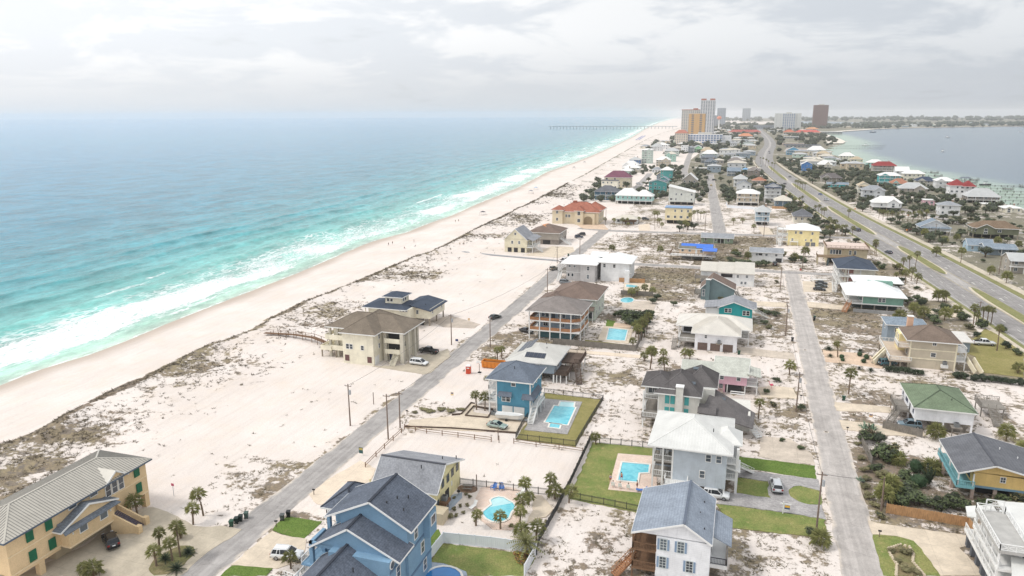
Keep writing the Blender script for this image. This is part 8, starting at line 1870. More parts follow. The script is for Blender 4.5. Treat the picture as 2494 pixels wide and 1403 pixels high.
def mailbox(x,y,rz,label,c_=(40,40,44)):
    b = thing('mailbox',label,'mailbox',(x,y,.03),R(rz)); MB().box(-.05,-.05,0,.05,.05,1.0).build('post',M_POLE,b); mb = MB(); n = 7
    pr_ = [(-.1,1.0),(.1,1.0)] + [(.1 * math.cos(a),1.14 + .1 * math.sin(a)) for a in [math.pi * i / 6 for i in range(7)]]; k = len(pr_)
    mb.add([(-.25,u,z) for u,z in pr_] + [(.25,u,z) for u,z in pr_],[tuple(range(k)),tuple(range(2 * k - 1,k - 1,-1))] + [(i,k + i,k + (i + 1) % k,(i + 1) % k) for i in range(k)]); mb.build('box',plain('mail_%d' % c_[0],c_,.5),b)
for x,y,rz,lb in ((-69.9,91.3,200,'black mailbox on the lawn by the two bins'),(-69.7,102.2,180,'brown mailbox on the sand by the road'),(-69.3,139.6,180,'dark mailbox at the driveway of the tall blue house'),(23.9,133.8,0,'brown mailbox by the thicket on the back street'),(24.2,117.2,0,'dark mailbox at the bottom right lawn'),(16.0,175,180,'blue grey mailbox opposite the pink house pole'),(24.2,158.6,0,'white mailbox by the agave')): mailbox(x,y,rz,lb)
def yard_sign(x,y,label,c_,rz=0,h=.8,w=.6,face2=None):
    b = thing('yard_sign',label,'sign',(x,y,.02),R(rz)); [MB().box(a - .02,-.02,0,a + .02,.02,.5 + h).build('post',trim(),b) for a in (-w / 2 + .04,w / 2 - .04)]
    MB().box(-w / 2,-.03,.5,w / 2,-.02,.5 + h).build('board',plain('sign_%d_%d_%d' % c_,c_,.6),b)
    if face2: MB().box(-w / 2 + .08,-.035,.5 + h * .55,w / 2 - .08,-.03,.5 + h * .9).build('emblem',plain('sign_%d_%d_%d' % face2,face2,.6),b)
yard_sign(-69.3,118.6,'teal and yellow board sign beside the road before the yellow house',(52,92,92),0,1.3,.9,(190,170,90)); yard_sign(-63.6,152.6,'small orange and blue yard sign by the blue house driveway',(226,196,140),10,.8,.7,(70,96,150)); yard_sign(-78.5,193,'small blue sign by the black pickup',(58,70,120),0,.7,.9); yard_sign(-83,215,'small white and orange sign by the cream tower house',(226,210,180),0,.8,.8,(220,150,70)); yard_sign(30.0,167.6,'small orange and blue sign on the lot by the white house with green roof',(226,180,120),0,.7,.7,(80,110,160))
b = thing('for_sale_sign','white post real estate sign with hanging yellow and blue board on the lawn','sign',(9.8,120.1,.1)); MB().box(-.09,-.09,0,.09,.09,2.2).build('post',trim(),b); MB().box(-.5,-.07,1.75,1.2,.07,1.9).build('arm',trim(),b); hb = MB().box(.2,-.02,.65,1.05,.02,1.6).build('board',plain('sale_blue',(62,92,140),.6),b)
MB().box(.22,-.03,1.18,1.03,-.02,1.58).build('emblem',plain('sale_yellow',(236,178,62),.6),hb); MB().box(.22,-.03,.68,1.03,-.02,.86).build('strip',trim(),hb)
sg = thing('stop_sign','red octagonal stop sign at the junction of the back street','sign',(24.6,321,0)); MB().tube([(0,0,0),(0,0,2.2)],.04,6).build('post',M_TRF,sg); od = [(.42 * math.cos(math.pi / 8 + i * math.pi / 4),.42 * math.sin(math.pi / 8 + i * math.pi / 4)) for i in range(8)]
pl_ = MB().add([(x,-.06,2.5 + z) for x,z in od] + [(x,-.03,2.5 + z) for x,z in od],[tuple(range(8)),tuple(range(15,7,-1))] + [(i,8 + i,8 + (i + 1) % 8,(i + 1) % 8) for i in range(8)]).build('plate',plain('stop_red',(186,34,38),.5),sg)
def text(s,size,mat,parent,loc,rot=(R(90),0,0)):
    cu = bpy.data.curves.new('lettering','FONT'); cu.body = s; cu.size = size; cu.align_x = 'CENTER'; cu.align_y = 'CENTER'; cu.extrude = .004; cu.materials.append(mat)
    tmp = bpy.data.objects.new('lettering',cu); me = bpy.data.meshes.new_from_object(tmp); bpy.data.objects.remove(tmp)
    o = ob('lettering',me,parent,loc); o.rotation_euler = rot; return o
text('STOP',.26,trim(),pl_,(0,-.068,2.5))
for x,y,lb in ((-93.5,94.6,'small pink no parking sign by the leaning palms'),(-66.5,320,'blue street name sign at the side street corner'),(88,452,'orange diamond road works sign on the far pavement'),(73,545,'orange diamond road works sign at the median end'),(101,520,'orange road works sign beside the white stilt house')):
    s_ = thing('road_sign',lb,'sign',(x,y,0)); c_ = (214,90,120) if 'pink' in lb else ((60,90,170) if 'blue' in lb else (226,132,60)); MB().tube([(0,0,0),(0,0,2)],.05,6).build('post',M_TRF,s_); a_ = .55 if 'orange' in lb else .3
    V = [(-a_,-.05,2.3),(0,-.05,2.3 - a_),(a_,-.05,2.3),(0,-.05,2.3 + a_)] if 'orange' in lb else [(-a_,-.05,2.0),(a_,-.05,2.0),(a_,-.05,2.5),(-a_,-.05,2.5)]
    MB().add(V + [(p[0],-.02,p[2]) for p in V],[(0,1,2,3),(7,6,5,4),(0,4,5,1),(1,5,6,2),(2,6,7,3),(3,7,4,0)]).build('plate',plain('plate_%d' % c_[1],c_,.6),s_)
# skip, portable toilet, basketball hoops
sk = thing('skip','orange open top rubbish skip before the solar roof house','skip',(-61,175.6,.02),R(2)); OR = plain('skip_orange',(224,130,36),.5); V = [(-2.9,-1.1,.2),(2.9,-1.1,.2),(2.9,1.1,.2),(-2.9,1.1,.2),(-3.1,-1.2,1.9),(3.1,-1.2,1.9),(3.1,1.2,1.9),(-3.1,1.2,1.9),(-2.9,-1.05,1.9),(2.9,-1.05,1.9),(2.9,1.05,1.9),(-2.9,1.05,1.9),(-2.8,-1.0,1.3),(2.8,-1.0,1.3),(2.8,1.0,1.3),(-2.8,1.0,1.3)]
MB().add(V,[(0,3,2,1)] + [(i,(i + 1) % 4,4 + (i + 1) % 4,4 + i) for i in range(4)] + [(4 + i,4 + (i + 1) % 4,8 + (i + 1) % 4,8 + i) for i in range(4)] + [(8 + i,8 + (i + 1) % 4,12 + (i + 1) % 4,12 + i) for i in range(4)]).build('shell',OR,sk); MB().add([V[12],V[13],V[14],V[15]],[(0,1,2,3)]).build('load',plain('skip_load',(70,56,46),.95,.3,3),sk)
for i in range(6): MB().box(-2.6 + i * 1.04,-1.24,.2,-2.5 + i * 1.04,-1.12,1.85).build('rib',OR,sk)
[MB().box(a,-1,0,a + .2,1,.2).build('runner',OR,sk) for a in (-2.4,2.2)]
tl = thing('portable_toilet','orange red portable toilet with white roof by the beach road','toilet',(-65.8,169.4,.02),R(8)); RT = plain('toilet_red',(224,84,50),.5); MB().box(-.6,-.6,.05,.6,.6,2.1).build('cabin',RT,tl); MB().box(-.45,-.66,.15,.45,-.6,1.95).build('door',plain('toilet_red2',(210,70,42),.5),tl); MB().add([(-.66,-.66,2.1),(.66,-.66,2.1),(.66,.66,2.1),(-.66,.66,2.1),(-.4,-.4,2.35),(.4,-.4,2.35),(.4,.4,2.35),(-.4,.4,2.35)],[(4,5,6,7),(0,1,5,4),(1,2,6,5),(2,3,7,6),(3,0,4,7),(3,2,1,0)]).build('roof',trim(),tl); MB().box(-.35,-.68,1.5,.35,-.66,1.75).build('label_panel',trim(),tl)
for x,y,lb in ((-63.2,170.6,'basketball hoop by the orange skip'),(-.2,92.5,'basketball hoop beside the white gabled house')):
    b = thing('basketball_hoop',lb,'basketball hoop',(x,y,.02)); MB().tube([(0,0,0),(0,0,2.6),(0,-.6,3.0)],.06,6).build('post',plain('black_metal',(52,54,56),.6),b); MB().box(-.6,-.66,2.7,.6,-.62,3.5).build('backboard',trim(),b); MB().tube([(.22 * math.cos(a),-.92 + .22 * math.sin(a),2.85) for a in [i * math.pi / 6 for i in range(13)]],.02,4,cap=False).build('hoop',plain('hoop_orange',(220,100,40),.5),b); MB().box(-.4,-.3,0,.4,.5,.2).build('base',M_PLT,b)
# pool furniture
def adirondack(x,y,rz,label):
    b = thing('adirondack_chair',label,'chair',(x,y,.2),R(rz)); m = plain('adirondack_blue',(60,120,205),.5)
    for i in range(5): MB().beam((-.3 + i * .15,.15,.3),(-.3 + i * .15,.62,1.15 - .05 * abs(i - 2)),.12,.03).build('back_slat',m,b)
    for i in range(4): MB().box(-.34,-.38 + i * .14,.34 - i * .02,.34,-.27 + i * .14,.37 - i * .02).build('seat_slat',m,b)
    for s_ in (-.4,.4): MB().box(s_ - .07,-.42,.56,s_ + .07,.42,.60).build('arm',m,b); MB().box(s_ - .04,-.42,0,s_ + .04,-.34,.57).build('leg',m,b); MB().box(s_ - .04,.3,0,s_ + .04,.38,.57).build('leg',m,b)
adirondack(-39.6,113.4,-20,'bright blue slatted garden chair left of the pair by the kidney pool'); adirondack(-38.2,113.7,25,'bright blue slatted garden chair right of the pair by the kidney pool')
def lounger(x,y,rz,label,c_=None,z=.2):
    b = thing('sun_lounger',label,'lounger',(x,y,z),R(rz)); m = c_ or trim(); pr_ = [(-1.0,.32),(-.5,.24),(.05,.30),(.35,.28),(.95,.95)]
    V = [(u,-.32,v) for u,v in pr_] + [(u,.32,v) for u,v in pr_] + [(u,-.32,v + .08) for u,v in pr_] + [(u,.32,v + .08) for u,v in pr_]; F = []
    for i in range(4): F += [(i,i + 1,6 + i,5 + i),(10 + i,15 + i,16 + i,11 + i),(i,10 + i,11 + i,i + 1),(5 + i,6 + i,16 + i,15 + i)]
    MB().add(V,F + [(0,5,15,10),(4,14,19,9)]).build('seat_shell',m,b)
    for u in (-.7,.55):
        for s_ in (-.26,.26): MB().box(u - .04,s_ - .04,0,u + .04,s_ + .04,.34).build('leg',m,b)
lounger(-34.4,112.9,60,'white sculpted lounger left of the pair by the kidney pool'); lounger(-33.2,112.2,60,'white sculpted lounger right of the pair by the kidney pool'); lounger(-40.9,106.3,75,'white lounger alone left of the kidney pool')
for i,(x,y) in enumerate(((-19.2,120.6),(-17.9,120.5),(-16.4,120.5))):
    b = thing('pool_chair',('white pool chair, %s of three on the near pool edge' % ('left','middle','right')[i]),'chair',(x,y,.2),R(180)); MB().box(-.3,-.3,.38,.3,.3,.44).build('seat',trim(),b); MB().box(-.3,.24,.44,.3,.32,1.05).build('backrest',trim(),b); [MB().box(a - .03,c_ - .03,0,a + .03,c_ + .03,.4).build('leg',trim(),b) for a in (-.26,.26) for c_ in (-.26,.26)]
lounger(-14.0,120.4,5,'blue towel covered lounger at the near edge of the L shaped pool',plain('towel_blue',(70,120,200),.8))
tb = thing('picnic_table','weathered picnic table on mulch behind the yellow house','table',(-44.2,112.4,.05),R(10)); [MB().box(-.9,-.4 + i * .2,.72,.9,-.22 + i * .2,.77).build('top_plank',GREY_W,tb) for i in range(4)]; [MB().box(-.9,a - .13,.42,.9,a + .13,.47).build('bench',GREY_W,tb) for a in (-.75,.75)]; [MB().beam((u,-.7,0),(u,-.1,.74),.08,.08).beam((u,.7,0),(u,.1,.74),.08,.08).box(u - .04,-.8,.38,u + .04,.8,.43).build('trestle',GREY_W,tb) for u in (-.6,.6)]
MB().prism([(-45.6 + 1.9 * math.cos(a) + 1.3,112.4 + 1.5 * math.sin(a)) for a in [i * math.pi / 7 for i in range(14)]],0,.05).build('mulch_bed',plain('mulch',(134,108,88),.95,.3,3))['kind'] = 'structure'
bq = thing('barbecue','black kettle barbecue on the grey patio of the yellow house','barbecue',(-44.9,109.6,.1)); MB().tube([(0,0,.6),(0,0,.75),(0,0,.95),(0,0,1.1)],[.15,.32,.32,.1],10).build('kettle',plain('bbq_black',(36,36,38),.4),bq); [MB().beam((.3 * math.cos(a),.3 * math.sin(a),0),(.1 * math.cos(a),.1 * math.sin(a),.66),.03,.03).build('leg',M_RIM,bq) for a in (0,2.1,4.2)]
fl = thing('flamingo_figure','pink bird shaped garden figure in front of the pink house','garden figure',(9.2,180.6,.05)); MB().tube([(0,0,.9),(.15,0,1.0),(.5,0,1.05),(.8,0,.95)],[.1,.28,.3,.08],8).build('body',plain('flamingo_pink',(236,90,120),.5),fl); MB().tube([(0,0,1.0),(-.25,0,1.35),(-.1,0,1.75),(-.3,0,1.8),(-.5,0,1.65)],[.08,.06,.06,.08,.02],6).build('neck',plain('flamingo_pink',(236,90,120),.5),fl); [MB().tube([(.35,a,0),(.35,a,.9)],.03,5).build('leg',plain('flamingo_pink',(236,90,120),.5),fl) for a in (-.08,.08)]
for x,y,lb,c_ in ((-168.5,466,'dark beach canopy with people on the sand',(92,88,96)),(-176,610,'grey beach canopy farther along the sand',(120,126,136)),(-205,905,'dark green beach canopy far along the shore',(60,84,90)),(-180,640,'pale blue beach umbrella canopy',(150,178,206)),(-214,1010,'dark pair of beach canopies near the waterline',(70,72,86))):
    b = thing('beach_canopy',lb,'canopy',(x,y,ground_z(x,y))); MB().add([(-1.7,-1.7,2.1),(1.7,-1.7,2.1),(1.7,1.7,2.1),(-1.7,1.7,2.1),(0,0,2.9)],[(0,1,4),(1,2,4),(2,3,4),(3,0,4),(3,2,1,0)]).build('roof',plain('canopy_%d' % c_[0],c_,.8),b); [MB().box(a - .04,c2 - .04,-.1,a + .04,c2 + .04,2.1).build('pole',M_RIM,b) for a in (-1.6,1.6) for c2 in (-1.6,1.6)]
bl = plain('beach_blue',(96,116,180),.8); rr2 = random.Random(3)
for i in range(26):
    y = 1900 + i * 14; x = lerp_poly(SHORE,y) + 32 + (i % 2) * 7; u = thing('beach_umbrella','blue rental umbrella in the far row on the beach','umbrella',(x,y,ground_z(x,y)),group='rental umbrellas on the far beach'); MB().add([(0,0,3.4)] + [(2.4 * math.cos(a),2.4 * math.sin(a),2.4) for a in [k * math.pi / 4 for k in range(8)]],[(0,1 + k,1 + (k + 1) % 8) for k in range(8)]).build('canopy',bl,u); MB().tube([(0,0,-.2),(0,0,3.3)],.06,5).build('pole',M_RIM,u)

# ------------------------------------------------------------------ people (one skinned body each, clothes as children)
def person_mesh(pose):
    J = dict(pelvis=(0,0,.95),chest=(0,0,1.30),neck=(0,0,1.48),head=(0,-.01,1.62),top=(0,0,1.73),sL=(-.17,0,1.42),eL=(-.24,.02,1.15),hL=(-.25,-.06,.90),fL=(-.25,-.10,.80),sR=(.17,0,1.42),eR=(.24,.02,1.15),hR=(.25,-.06,.90),fR=(.25,-.10,.80),pL=(-.10,0,.92),kL=(-.11,-.03,.50),aL=(-.11,.02,.08),tL=(-.11,-.15,.03),pR=(.10,0,.92),kR=(.11,-.03,.50),aR=(.11,.02,.08),tR=(.11,-.15,.03))
    if pose == 'walk': J.update(kL=(-.11,-.18,.52),aL=(-.11,-.22,.09),tL=(-.11,-.38,.05),kR=(.11,.08,.50),aR=(.11,.30,.14),tR=(.11,.16,.04),eL=(-.23,.12,1.18),hL=(-.23,.08,.93),fL=(-.23,.05,.84),eR=(.23,-.12,1.18),hR=(.22,-.28,1.02),fR=(.22,-.36,.98))
    if pose == 'sit': 
        d = {k: (v[0],v[1],v[2] - .48) for k,v in J.items()}; J = d; J.update(kL=(-.12,-.42,.50),aL=(-.12,-.44,.10),tL=(-.12,-.60,.04),kR=(.12,-.42,.50),aR=(.12,-.44,.10),tR=(.12,-.60,.04),eL=(-.25,-.06,.70),hL=(-.16,-.30,.60),fL=(-.14,-.38,.57),eR=(.25,-.06,.70),hR=(.16,-.30,.60),fR=(.14,-.38,.57))
    rad = dict(pelvis=.135,chest=.15,neck=.055,head=.095,top=.07,sL=.07,eL=.045,hL=.035,fL=.03,sR=.07,eR=.045,hR=.035,fR=.03,pL=.095,kL=.062,aL=.042,tL=.035,pR=.095,kR=.062,aR=.042,tR=.035)
    E_ = [('pelvis','chest'),('chest','neck'),('neck','head'),('head','top'),('chest','sL'),('sL','eL'),('eL','hL'),('hL','fL'),('chest','sR'),('sR','eR'),('eR','hR'),('hR','fR'),('pelvis','pL'),('pL','kL'),('kL','aL'),('aL','tL'),('pelvis','pR'),('pR','kR'),('kR','aR'),('aR','tR')]
    return J,rad,E_
def skinned(name,J,rad,E_,keep,mat,parent,grow=1.0,loc=(0,0,0)):
    ks = [k for k in J if k in keep]; ix = {k: i for i,k in enumerate(ks)}; me = bpy.data.meshes.new(name); me.from_pydata([J[k] for k in ks],[(ix[a],ix[b_]) for a,b_ in E_ if a in ix and b_ in ix],[]); me.materials.append(mat)
    o = ob(name,me,parent,loc); o.modifiers.new('skin','SKIN'); sv = me.skin_vertices[0].data
    for k in ks: r_ = rad[k] * grow; sv[ix[k]].radius = (r_,r_ * .85)
    sv[ix['pelvis' if 'pelvis' in ix else ks[0]]].use_root = True; sb = o.modifiers.new('sub','SUBSURF'); sb.levels = 1; sb.render_levels = 1; return o
SKIN = plain('skin_tone',(196,150,122),.6,.04)
def person(x,y,rz,pose,top,bot,label,hair=(60,44,36),z=None):
    J,rad,E_ = person_mesh(pose); p = thing('person',label,'person',(x,y,ground_z(x,y) if z is None else z),R(rz)); skinned('body',J,rad,E_,set(J),SKIN,p)
    if top: skinned('shirt',J,rad,E_,{'pelvis','chest','sL','sR'},plain('cloth_%d_%d_%d' % top,top,.9),p,1.15)
    if bot: skinned('shorts',J,rad,E_,{'pelvis','pL','kL','pR','kR'},plain('cloth_%d_%d_%d' % bot,bot,.9),p,1.18)
    hx_,hy_,hz_ = J['top']; mb = MB().tube([(hx_,hy_ + .03,hz_ - .13),(hx_,hy_ + .035,hz_ - .04),(hx_,hy_ + .02,hz_ + .04),(hx_,hy_ + .01,hz_ + .07)],[.09,.105,.085,.03],8); mb.build('hair',plain('hair_%d' % hair[0],hair,.8),p,smooth=True)
person(-18.1,123.2,170,'walk',None,(160,40,50),'person in red swimwear stepping along the near edge of the L shaped pool',z=.22); person(-19.9,121.9,0,'stand',(150,176,206),(180,90,80),'person in a pale blue shirt standing at the left corner of the pool',z=.2)
person(-19.2,120.55,180,'sit',(52,52,60),(60,60,70),'person in dark clothes sitting on the left pool chair',z=.18); person(-17.9,120.45,180,'sit',(220,220,224),(40,44,52),'person in white sitting on the middle pool chair',z=.18); person(-16.4,120.45,180,'sit',(214,140,160),(210,200,190),'person in pink sitting on the right pool chair',z=.18); person(-14.9,120.9,90,'stand',(140,60,80),(120,50,60),'person in dark red by the blue towel lounger',z=.2)
for i,(x,y,po,tp,bt,lb) in enumerate(((-176.5,342,'stand',(60,80,90),(40,50,60),'person standing in the shallow wash, left of two'),(-176.2,346,'walk',(70,90,90),(40,50,60),'person walking in the shallow wash, right of two'),(-163,333,'sit',(150,60,110),(90,50,110),'person in magenta sitting on the beach sand'),(-166.5,352,'stand',(190,110,90),(80,50,60),'person standing alone at the waterline'),(-174,430,'stand',(50,52,60),(60,60,70),'dark dressed person at the waterline, left of two'),(-173,433,'stand',(40,42,50),(60,60,70),'dark dressed person at the waterline, right of two'),(-175,540,'walk',(200,160,140),(90,80,90),'person walking on the far sand, left of two'),(-174,544,'walk',(190,150,130),(90,80,90),'person walking on the far sand, right of two'),(-171,600,'stand',(170,120,110),(80,80,90),'person standing on the far sand near the canopies'),(-137,344,'stand',(210,190,110),(80,80,70),'person in yellow on the dune path, left of two'),(-136,347,'stand',(60,70,60),(60,70,60),'person in dark green on the dune path, right of two'))): person(x,y,40 * i,po,tp,bt,lb)
ch_ = thing('beach_chair','low grey beach chair on the sand beside the sitting person','chair',(-161,341,ground_z(-161,341))); MB().beam((-.3,0,.2),(.3,0,.25),.6,.05).build('seat',plain('beach_chair_grey',(110,124,130),.8),ch_); MB().beam((.3,0,.25),(.7,0,.9),.6,.05).build('backrest',plain('beach_chair_grey',(110,124,130),.8),ch_); [MB().box(a - .03,c_ - .03,-.05,a + .03,c_ + .03,.22).build('leg',M_RIM,ch_) for a in (-.25,.25) for c_ in (-.27,.27)]
# ------------------------------------------------------------------ palms
M_FROND = leaf('palm_frond',(124,130,72),(160,158,98),.9); M_FROND2 = leaf('date_frond',(104,108,58),(132,128,74),.9); M_SAGO = leaf('sago_frond',(34,52,34),(52,70,42),.9); M_DEAD = plain('dead_frond',(142,120,88),.9,.2,2); M_PT = plain('palm_trunk',(126,108,90),.95,.25,2,.1,0,9)
def frond_fan(mb,base,az,el,L,F,nl,droop,rn,mi=0):
    d = Vector((math.cos(az) * math.cos(el),math.sin(az) * math.cos(el),math.sin(el))); s_ = Vector((-math.sin(az),math.cos(az),0)); u = d.cross(s_) * -1
    p0 = Vector(base); p1 = p0 + d * L - Vector((0,0,droop * .3 * L)); mb.beam(p0,p1,.05,.03,mi)
    for k in range(nl):
        a = (k / (nl - 1) - .5) * 2.5; v = d * math.cos(a) + s_ * math.sin(a); v.normalize(); ln = F * (1 - .28 * abs(a) / 1.25) * rn.uniform(.85,1.1)
        m_ = p1 + v * ln * .55; t_ = p1 + v * ln - Vector((0,0,ln * droop * rn.uniform(.5,1.1))); w = Vector((-v.y,v.x,0)).normalized() * (.05 * F)
        mb.add([p1,m_ - w,m_ + w,t_],[(0,1,3),(0,3,2)],mi)
def sabal_crown(seed,n=24,R_=1.0):
    rn = random.Random(seed); mb = MB()
    for i in range(n):
        u = i / n; el = 1.25 - 1.75 * u + rn.uniform(-.15,.15); az = i * 2.4 + rn.uniform(-.3,.3); frond_fan(mb,(0,0,-.15 * u),az,el,.62 * R_,1.12 * R_,7,.22 + .34 * u,rn)
    for i in range(7): frond_fan(mb,(0,0,-.2),rn.uniform(0,6.3),-1.0 - rn.random() * .3,.5,.7,5,.4,rn,1)
    return mb.mesh('crown',[M_FROND,M_DEAD])
def pinnate(seed,n,L,w,droop,mats,el0=1.2,el1=-.3):
    rn = random.Random(seed); mb = MB()
    for i in range(n):
        u = i / n; el = el0 + (el1 - el0) * u + rn.uniform(-.1,.1); az = i * 2.4; h = Vector((math.cos(az),math.sin(az),0)); s_ = Vector((-math.sin(az),math.cos(az),0)); ln = L * rn.uniform(.85,1.1); P_ = []
        for k in range(6): t_ = k / 5; P_.append(h * (math.cos(el) * ln * t_) + Vector((0,0,math.sin(el) * ln * t_ - droop * ln * t_ * t_)))
        for k in range(5):
            for q in range(2):
                a = P_[k] + (P_[k + 1] - P_[k]) * (q / 2); b_ = P_[k] + (P_[k + 1] - P_[k]) * ((q + .8) / 2); fw = (P_[k + 1] - P_[k]).normalized() * .25 * w; ww = w * (1 - abs((k + q / 2) / 5 - .4) * .9)
                for sg in (-1,1): mb.add([a,b_,a + s_ * sg * ww + fw - Vector((0,0,ww * .35))],[(0,1,2)])
        mb.tube(P_[:4],[.03,.025,.02,.012],3,cap=False)
    return mb.mesh('crown',mats)
def trunk_mesh(seed,bow):
    rn = random.Random(seed); mb = MB(); n = 9; pts = [(bow * (k / n) ** 2,0,k / n) for k in range(n + 1)]; mb.tube(pts,[.15 - .04 * (k / n) + (.02 if k % 2 else 0) + (.05 if k >= n - 1 else 0) for k in range(n + 1)],8); return mb.mesh('trunk',M_PT)
SAB = [sabal_crown(s_) for s_ in range(5)]; CLU = [sabal_crown(20 + s_,38,1.25) for s_ in range(3)]; DAT = pinnate(3,40,3.0,.42,.42,M_FROND2); SAG = [pinnate(7 + k,34,1.1,.16,.35,M_SAGO,1.3,.1) for k in range(2)]; TRK = [trunk_mesh(k,b_) for k,b_ in enumerate((0,.25,-.2,.4))]
rn = random.Random(77)
def palm(x,y,h,kind,label,group):
    z = ground_z(x,y) - .03; k = rn.randrange(4); p = thing({'sago': 'sago_palm','date': 'date_palm'}.get(kind,'palm_tree'),label,'palm',(x,y,z),rn.uniform(0,6.28),group)
    p.rotation_euler = (rn.uniform(-.07,.07),rn.uniform(-.07,.07),p.rotation_euler[2])
    if kind == 'sago':
        c_ = ob('crown',rn.choice(SAG),p,(0,0,.35)); s_ = max(.9,h / 1.2); c_.scale = (s_,s_,s_); t_ = ob('trunk',TRK[0],p); t_.scale = (1.1,1.1,.38); return
    if kind == 'date': th = max(2.4,h - 2.6); c_ = ob('crown',DAT,p,(0,0,th))
    elif kind == 'clump': th = max(1.0,h - 1.6); c_ = ob('crown',rn.choice(CLU),p,(0,0,th)); s_ = rn.uniform(.95,1.25); c_.scale = (s_,s_,s_)
    else: th = max(1.4,h - 1.15); c_ = ob('crown',rn.choice(SAB),p,(0,0,th)); s_ = rn.uniform(.72,1.15); c_.scale = (s_,s_,s_)
    t_ = ob('trunk',TRK[k if th > 2.5 else 0],p); w = rn.uniform(.9,1.15); t_.scale = (w,w,th)
    if th > 2.5: c_.location = ((0,.25,-.2,.4)[k] * w,0,th)
ORD = 'leftmost second third fourth fifth sixth seventh eighth ninth tenth eleventh twelfth thirteenth fourteenth fifteenth sixteenth seventeenth eighteenth nineteenth twentieth'.split()
def each(label,pts):
    """every plant of a cluster with its place counted from the left of the cluster"""
    q = sorted(pts,key=lambda e: e[0][0] / e[0][1]); n = len(q)
    for i,e in enumerate(q):
        yield e,label if n == 1 or n > 20 else (label + (', leftmost' if i == 0 else ', rightmost' if i == n - 1 else ', %s from left' % ORD[i])),(label if n > 1 else None)
for label,kind,pts in PALMS:
    for ((x,y),h),lb,gr in each(label,pts): palm(x,y,h,kind,lb,gr)

# ------------------------------------------------------------------ shrubs and trees
def leaf_blob(mb,c_,rx,ry,rz,n,q,rn,mi=0,shell=.55,flat=.0):
    for _ in range(n):
        while True:
            v = Vector((rn.uniform(-1,1),rn.uniform(-1,1),rn.uniform(-1,1)))
            if shell < v.length < 1: break
        p = Vector((c_[0] + v.x * rx,c_[1] + v.y * ry,c_[2] + v.z * rz)); nrm = (v + Vector((rn.uniform(-.7,.7),rn.uniform(-.7,.7),rn.uniform(-.2,.9)))).normalized()
        a = nrm.cross(Vector((rn.uniform(-1,1),rn.uniform(-1,1),.3))).normalized(); b_ = nrm.cross(a); s_ = q * rn.uniform(.6,1.3); mb.add([p - a * s_,p + b_ * s_ * .55,p + a * s_,p - b_ * s_ * .55],[(0,1,2,3)],mi)
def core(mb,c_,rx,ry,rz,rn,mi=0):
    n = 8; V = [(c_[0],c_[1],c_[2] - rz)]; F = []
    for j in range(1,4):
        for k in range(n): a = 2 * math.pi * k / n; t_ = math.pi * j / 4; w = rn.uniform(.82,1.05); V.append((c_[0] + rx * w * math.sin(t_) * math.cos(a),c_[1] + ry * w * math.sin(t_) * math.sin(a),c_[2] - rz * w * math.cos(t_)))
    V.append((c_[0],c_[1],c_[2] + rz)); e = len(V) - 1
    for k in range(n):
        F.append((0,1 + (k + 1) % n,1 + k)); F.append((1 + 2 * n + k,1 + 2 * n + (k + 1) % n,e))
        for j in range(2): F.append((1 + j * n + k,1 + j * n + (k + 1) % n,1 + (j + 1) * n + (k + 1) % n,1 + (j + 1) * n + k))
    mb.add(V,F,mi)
def shrub_mesh(seed,mats,lumps=7,n=60,q=.07,sh=.5):
    rn = random.Random(seed); mb = MB()
    for i in range(lumps):
        a = rn.uniform(0,6.28); d = .28 * math.sqrt(rn.random()); c_ = (d * math.cos(a),d * math.sin(a),rn.uniform(.28,.68)); r_ = rn.uniform(.17,.29)
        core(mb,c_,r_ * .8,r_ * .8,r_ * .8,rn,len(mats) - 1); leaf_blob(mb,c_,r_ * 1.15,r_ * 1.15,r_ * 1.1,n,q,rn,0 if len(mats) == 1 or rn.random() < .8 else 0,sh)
    return mb.mesh('foliage',mats)
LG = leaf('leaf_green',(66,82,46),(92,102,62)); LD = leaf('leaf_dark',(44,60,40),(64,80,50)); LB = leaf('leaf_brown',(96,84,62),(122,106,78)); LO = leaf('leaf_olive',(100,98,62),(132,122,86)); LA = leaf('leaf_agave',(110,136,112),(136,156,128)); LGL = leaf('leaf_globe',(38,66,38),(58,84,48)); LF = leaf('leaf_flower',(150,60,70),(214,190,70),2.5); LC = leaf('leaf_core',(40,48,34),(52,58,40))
SHM = {'shrub': [shrub_mesh(s_,[LG,LC]) for s_ in range(4)] + [shrub_mesh(9,[LO,LC]),shrub_mesh(10,[LD,LC])],'shrub_brown': [shrub_mesh(30,[LB,LC])],'dry': [shrub_mesh(40 + k,[LO,LO],6,50,.06) for k in range(3)],'hedge': [shrub_mesh(50 + k,[LD,LC],9,60,.06) for k in range(2)],'flower': [shrub_mesh(60,[LF,LG],6,50,.07)],'globe': []}
def globe_mesh(seed):
    rn = random.Random(seed); mb = MB(); core(mb,(0,0,.5),.44,.44,.48,rn); leaf_blob(mb,(0,0,.5),.5,.5,.52,520,.045,rn,0,.86); return mb.mesh('foliage',[LGL])
SHM['globe'] = [globe_mesh(1)]
def agave_mesh():
    rn = random.Random(4); mb = MB()
    for i in range(70):
        a = i * 2.4; el = 1.45 - 1.15 * i / 70; b0 = Vector((rn.uniform(-.3,.3),rn.uniform(-.3,.3),0)); d = Vector((math.cos(a) * math.cos(el),math.sin(a) * math.cos(el),math.sin(el))); s_ = Vector((-math.sin(a),math.cos(a),0)) * .035; ln = rn.uniform(.4,.75); mb.add([b0 - s_,b0 + s_,b0 + d * ln * .5 + s_ * 1.4,b0 + d * ln,b0 + d * ln * .5 - s_ * 1.4],[(0,1,2,3,4)])
    return mb.mesh('foliage',[LA])
SHM['agave'] = [agave_mesh()]
